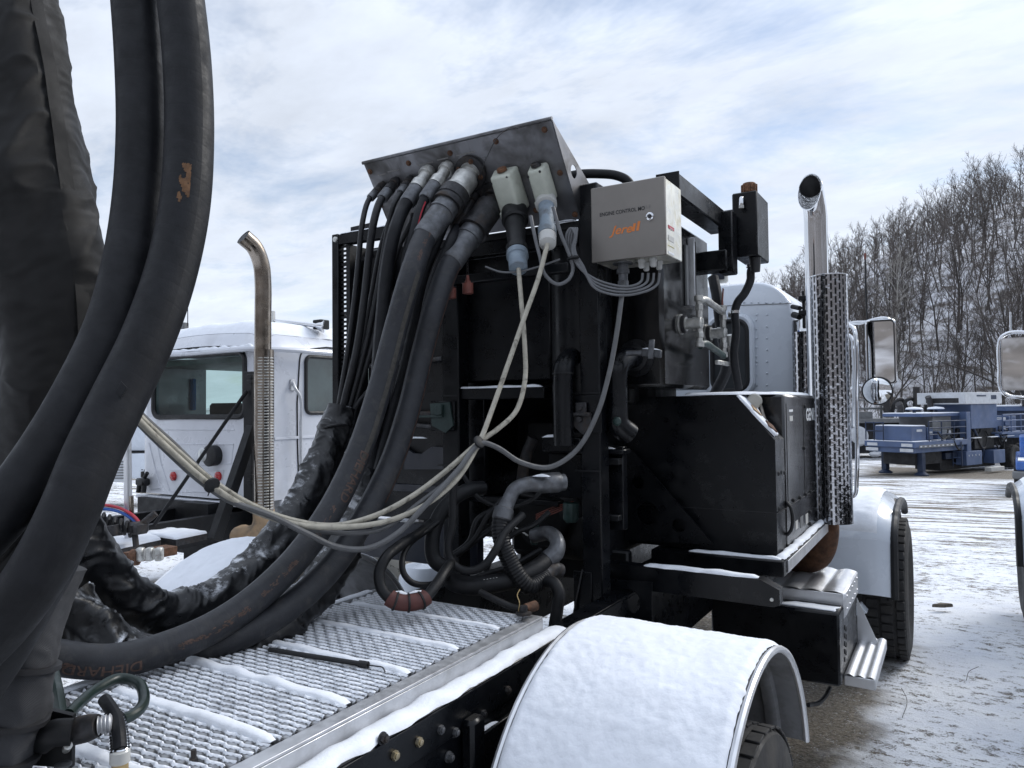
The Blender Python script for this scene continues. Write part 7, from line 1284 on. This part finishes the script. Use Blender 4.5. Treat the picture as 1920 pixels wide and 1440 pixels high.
sn = MB(); im = (i0+i1)//2; sn.ribbon(ewp[i0+3]+ZA*.029, ewp[im]+ZA*.029, .022, .007, (0, 1, 0)); sn.ribbon(ewp[im]+ZA*.029, ewp[i1-2]+ZA*.029, .022, .006, (0, 1, 0)); sn.build('snow', 'snow_fine', ew, ang=80)
hprint(hs_[5][1], .036, s_near(hs_[5][1], 915, 1096), '- - - - -', .02, .5, 'label_grey', hs_[5][0])
# pale elbow fittings
ef = thing('elbow_fitting', 'pale galvanised elbow fitting with hexagon collar feeding the ribbed hose', 'fitting', at(1000, 905, d=2.95)); MB().tube([at(1058, 904, d=3.0), at(1010, 907, d=2.96), at(985, 909, d=2.94), at(965, 918, d=2.92), at(953, 940, d=2.9), at(945, 958, d=2.88), at(941, 972, d=2.87)], [.034, .034, .030, .028, .028, .034, .035], 16).build('elbow', 'galvanised', ef); ax = (at(1005, 907, d=2.955)-at(1056, 904, d=3.)).normalized(); MB().lathe(at(1052, 904, d=3.), ax, [(0, .034), (.01, .042), (.09, .042), (.1, .034)], 8).build('collar', 'galvanised', ef); MB().lathe(at(946, 952, d=2.885), (at(941, 972, d=2.87)-at(946, 952, d=2.885)).normalized(), [(0, .034), (.005, .039), (.045, .039), (.05, .035)], 18).build('crimp', 'galvanised', ef); sn = MB(); a = at(1000, 893, d=2.94); sn.ribbon(a, a+V((.07, .01, 0)), .03, .008, (0, 1, 0)); sn.build('snow', 'snow_fine', ef, ang=80)
ef = thing('pump_fitting', 'grey pump elbow and crimp at the right of the engine bay', 'fitting', at(1035, 1020, d=3.)); MB().tube([at(1000, 1005, d=3.1), at(1030, 1000, d=3.05), at(1045, 1015, d=3.0), at(1042, 1035, d=2.97), at(1028, 1048, d=2.96)], [.03, .03, .03, .036, .036], 16).build('elbow', 'galvanised', ef); MB().tube([at(1050, 1070, d=2.98), at(1035, 1068, d=2.95), at(1022, 1078, d=2.92)], [.03, .034, .036], 14).build('elbow', 'dark_fitting', ef)
ef = thing('floor_drain', 'small brown drain fitting with yellow wire at the far grating corner', 'fitting', at(985, 1150, d=2.62)); MB().lathe(at(982, 1152, d=2.6), ZA, [(0, .028), (.008, .028), (.01, .014), (.03, .014)], 16).build('base', 'dark_fitting', ef); MB().cyl(at(985, 1142, d=2.62), at(1005, 1135, d=2.65), .018).build('stub', 'rust', ef); MB().tube([at(972, 1146, d=2.6), at(974, 1130, d=2.6), at(970, 1115, d=2.62), at(975, 1105, d=2.63)], .002, 5).build('yellow_wire', 'brass', ef)
# ---------------------------------------------------------------- grating deck behind the power pack
DZ = 1.24; DX0, DX1 = -.43, .365; DY1 = 2.335
dk = thing('grating_deck', 'snow dusted aluminium grip grating deck between the frame rails', 'deck', (0, 1.4, DZ))
mb = MB(); mb.box((DX1-.045, .2, DZ-.004), (DX1+.0, DY1, DZ+.004), .001); mb.box((DX1-.004, .2, DZ-.052), (DX1+.001, DY1, DZ-.005), .001); sr = mb.build('side_rail', 'alu_dull', dk)
mb = MB(); mb.box((DX0, .2, DZ-.08), (DX0+.03, DY1, DZ+.008), .002); sl_ = mb.build('side_rail', 'alu_dull', dk); sn = MB(); sn.ribbon((DX0+.015, .9, DZ+.0085), (DX0+.015, DY1-.03, DZ+.0085), .03, .008, (1, 0, 0)); sn.build('snow', 'snow_fine', sl_, ang=80)
mb = MB(); mb.box((DX0+.031, DY1-.012, DZ-.08), (DX1-.046, DY1, DZ-.002), .002); mb.build('end_rail', 'alu_dull', dk); mb = MB(); mb.box((DX0+.02, .2, DZ-.10), (DX1-.01, DY1-.02, DZ-.088), .001); mb.build('gap_backing', 'black_steel', dk)  # black sheet added below the strands so the gaps look dark
PW = .243; rows = 10; Lc = .053; y = 2.14
ys = [2.14-PW*k for k in range(0, 8)]
def plank(y0, y1, rows, snow, seed):
    """one grip-strut plank: wavy serrated strands, snow lying on each strand"""
    p = (y1-y0-.02)/rows; a_ = p*.25; w = p*.20; x0, x1 = DX0+.035, DX1-.05; nx = int((x1-x0)/Lc*10); st = MB(); sn_ = MB()
    for j in range(rows):
        sg = 1 if j % 2 else -1; yc_ = y0+.01+p*(j+.5); o = len(st.v); os_ = len(sn_.v)
        for i in range(nx+1):
            x = x0+(x1-x0)*i/nx; ph = 2*math.pi*x/Lc; yy = yc_+sg*a_*math.cos(ph); zt_ = DZ-.002+.005*abs(math.sin(ph*.5+(0 if sg > 0 else math.pi/2)))
            tooth = .0012*(1 if i % 2 else -1)
            for dy, dz in ((-w, -.012), (-w, 0+tooth*.5), (0, .002), (w, -.001), (w, -.008)): st.v.append((x, yy+dy, zt_+dz))
            cov = snow*(1+.45*nz(x*14+seed, yy*14, 2.)+.25*nz(x*60, yy*60+seed)); ww = w*1.18*max(.12, min(1.08, cov)); h = .0042*max(.1, cov)
            for dy, dz in ((-ww, .001+tooth), (-ww*.75, h*.75), (0, h+.002), (ww*.8, h*.7), (ww*1.05, -.0005)): sn_.v.append((x, yy+dy+w*.12, zt_+.0015+dz))
        for i in range(nx):
            for k in range(4): q = o+i*5+k; st.f.append((q, q+5, q+6, q+1)); q = os_+i*5+k; sn_.f.append((q, q+5, q+6, q+1))
    o = st.build('grating_plank', 'alu_dull', dk, ang=60); q = sn_.build('strand_snow', 'snow_fine', o, ang=80); struct(q, 'stuff'); return o
plank(2.14, DY1-.014, 8, .38, 1.)
for k in range(1, 8): plank(ys[k], ys[k-1], rows, (.62, .78, .9, .95, 1., 1., 1.)[k-1], k*3.7)
for k, yv in enumerate(ys[:-1]):
    r_ = MB(); r_.ribbon((DX0+.06+.05*(k % 3), yv, DZ+.003), (DX1-.06, yv, DZ+.003), .026+.014*min(k, 3)/3, .008+.007*min(k, 3)/3, (0, 1, 0), jit=.45, seed=k*5.1); r_.build('joint_snow', 'snow_fine', dk, ang=80)
# things lying on the deck
rd_ = MB(); a, b = at(505, 1218, Z=DZ+.02), at(690, 1247, Z=DZ+.018); rd_.cyl(a, b, .0075, n=10); ro2 = tag(rd_.build('pry_rod', 'black_plastic'), 'thin black rod with wire end lying across the grating', 'rod'); MB().cyl(b+(a-b).normalized()*.03, b, .0105, n=10).build('rod_end', 'black_plastic', ro2); MB().tube([b, at(705, 1249, Z=DZ+.02), at(718, 1252, Z=DZ+.02), at(722, 1260, Z=DZ+.012)], .002, 6).build('wire_end', 'dark_fitting', ro2)
# pump bracket and short hoses in the lower left corner
br = thing('hose_bracket', 'dark steel bracket with coupling and spring guarded hose at the lower left of the deck', 'bracket', at(100, 1400, d=1.7)); D = 1.5
P = [at(77, 1328, d=D), at(136, 1342, d=D+.02), at(134, 1432, d=D+.02), at(60, 1425, d=D-.05), at(35, 1405, d=D-.06)]; mb = MB(); mb.prism([at(77, 1328, d=D), at(136, 1342, d=D), at(134, 1440, d=D), at(70, 1436, d=D)], V(FV)*.012); mb.build('bracket_plate', 'dark_steel' if 'dark_steel' in MAT else 'black_steel', br, fix=True); mb = MB(); mb.prism([at(70, 1436, d=D), at(28, 1432, d=D-.06), at(45, 1395, d=D-.04), at(77, 1365, d=D)], V(FV)*.01); mb.build('bracket_rib', 'black_steel', br, fix=True)
MB().tube([at(136, 1372, d=D), at(165, 1365, d=D+.0), at(185, 1360, d=D)], [.027, .027, .022], 16).build('coupling', 'dark_fitting', br); MB().tube([at(78, 1390, d=D-.02), at(100, 1375, d=D-.03), at(136, 1372, d=D-.02)], .026, 14).build('coupling_body', 'black_steel', br)
MB().tube([at(183, 1361, d=D), at(210, 1355, d=D+.01)], .017, 14, 40, rf=lambda ln, a: 1+.12*math.sin(ln*900)).build('spring_guard', 'alu_dull', br); MB().lathe(at(118, 1436, d=D-.03), ZA, [(0, .016), (.004, .016), (.006, .01)], 16).build('base_bolt', 'galvanised', br)
MB().cyl(at(124, 1405, d=D-.01), at(128, 1398, d=D-.03), .008).build('grease_nipple', 'zinc', br)
hs = thing('guarded_hose', 'short black hose in a steel spring guard with brass end on the deck', 'hose', at(222, 1400, d=1.50)); MB().tube([at(196, 1312, d=1.58), at(205, 1325, d=1.56), at(217, 1345, d=1.54), at(223, 1375, d=1.50), at(225, 1405, d=1.48)], .0135, 14).build('inner_hose', 'hose_rubber', hs)
path = spline([at(212, 1335, d=1.55), at(220, 1360, d=1.53), at(224, 1390, d=1.50), at(225, 1408, d=1.48)], 60); cp = []; S_ = frames(path)
for i in range(400): s = S_[-1]*i/399; j = min(int(np.searchsorted(S_, s)), len(path)-1); a = i/399*13*2*math.pi; cp.append(path[j]+V(RV)*(.0165*math.cos(a))+V(FV)*(.0165*math.sin(a))+V(UPV)*0)
MB().tube(cp, .0022, 5, raw=True).build('spring', 'chrome', hs); MB().lathe(at(225, 1406, d=1.48), (0, 0, -1), [(0, .0165), (.002, .019), (.024, .019), (.026, .014)], 18).build('ferrule', 'label_grey', hs); MB().lathe(at(225, 1427, d=1.48), (0, 0, -1), [(0, .016), (.03, .016)], 6).build('brass_nut', 'brass', hs)
hose('green_hose', 'dark green hose curling over the deck beside the bracket', 'hose', [(112, 1345, 1.56), (105, 1300, 1.62), (98, 1265, 1.7)], .0155, 'dark_green' if 'dark_green' in MAT else 'green_paint', 12)
hose('green_hose', 'dark green hose loop lying on the grating beside the spring guarded hose', 'hose', [(128, 1340, 1.56), (150, 1318, 1.62), (185, 1290, 1.7), (225, 1272, 1.76), (258, 1280, 1.76), (270, 1305, 1.72), (262, 1330, 1.66), (240, 1345, 1.62), (228, 1349, 1.6)], .0125, 'dark_green' if 'dark_green' in MAT else 'green_paint', 12)
bw, _ = sleeve('banded_hose', 'grey spiral banded hose behind the bracket on the deck', [(45, 1250, 1.86), (70, 1285, 1.84), (95, 1320, 1.82), (120, 1345, 1.8)], [.03, .03, .03, .03], 'grey_canvas', 3.3, .03, 24, 10, 6., 'hose')
for px_, py_ in ((58, 1268), (72, 1288), (88, 1310), (103, 1328)): c = at(px_, py_, d=1.835); MB().lathe(c, (at(120, 1345, d=1.8)-at(45, 1250, d=1.86)).normalized(), [(0, .029), (.001, .033), (.007, .033), (.008, .029)], 16).build('band', 'ink', bw)
MB().lathe(at(363, 1432, Z=DZ), ZA, [(0, .009), (.012, .009), (.013, .006), (.03, .006)], 8).build('bolt', 'dark_fitting', dk)
# ---------------------------------------------------------------- litter on the snow
for k, pts in enumerate((((1692, 1345, 0), (1700, 1310, .02), (1690, 1290, .05)), ((1812, 1275, 0), (1818, 1258, .03), (1835, 1250, .05)))):
    mb = MB(); P = [at(a, b, Z=.01+z) for a, b, z in pts]; mb.tube(P, .0018, 5); tag(mb.build('weed_stalk', 'bark_dark'), ('nearer', 'farther')[k]+' dry weed stalk poking through the snow between the trucks', 'twig')
c = at(1768, 1138, Z=.02); mb = MB(); mb.patch([c+RT*.10, c+DV*.04, c-RT*.11, c-DV*.03], .03, jit=.02); tag(mb.build('snow_clod', 'dirt_gravel'), 'small frozen clod lying on the open snow', 'clod')
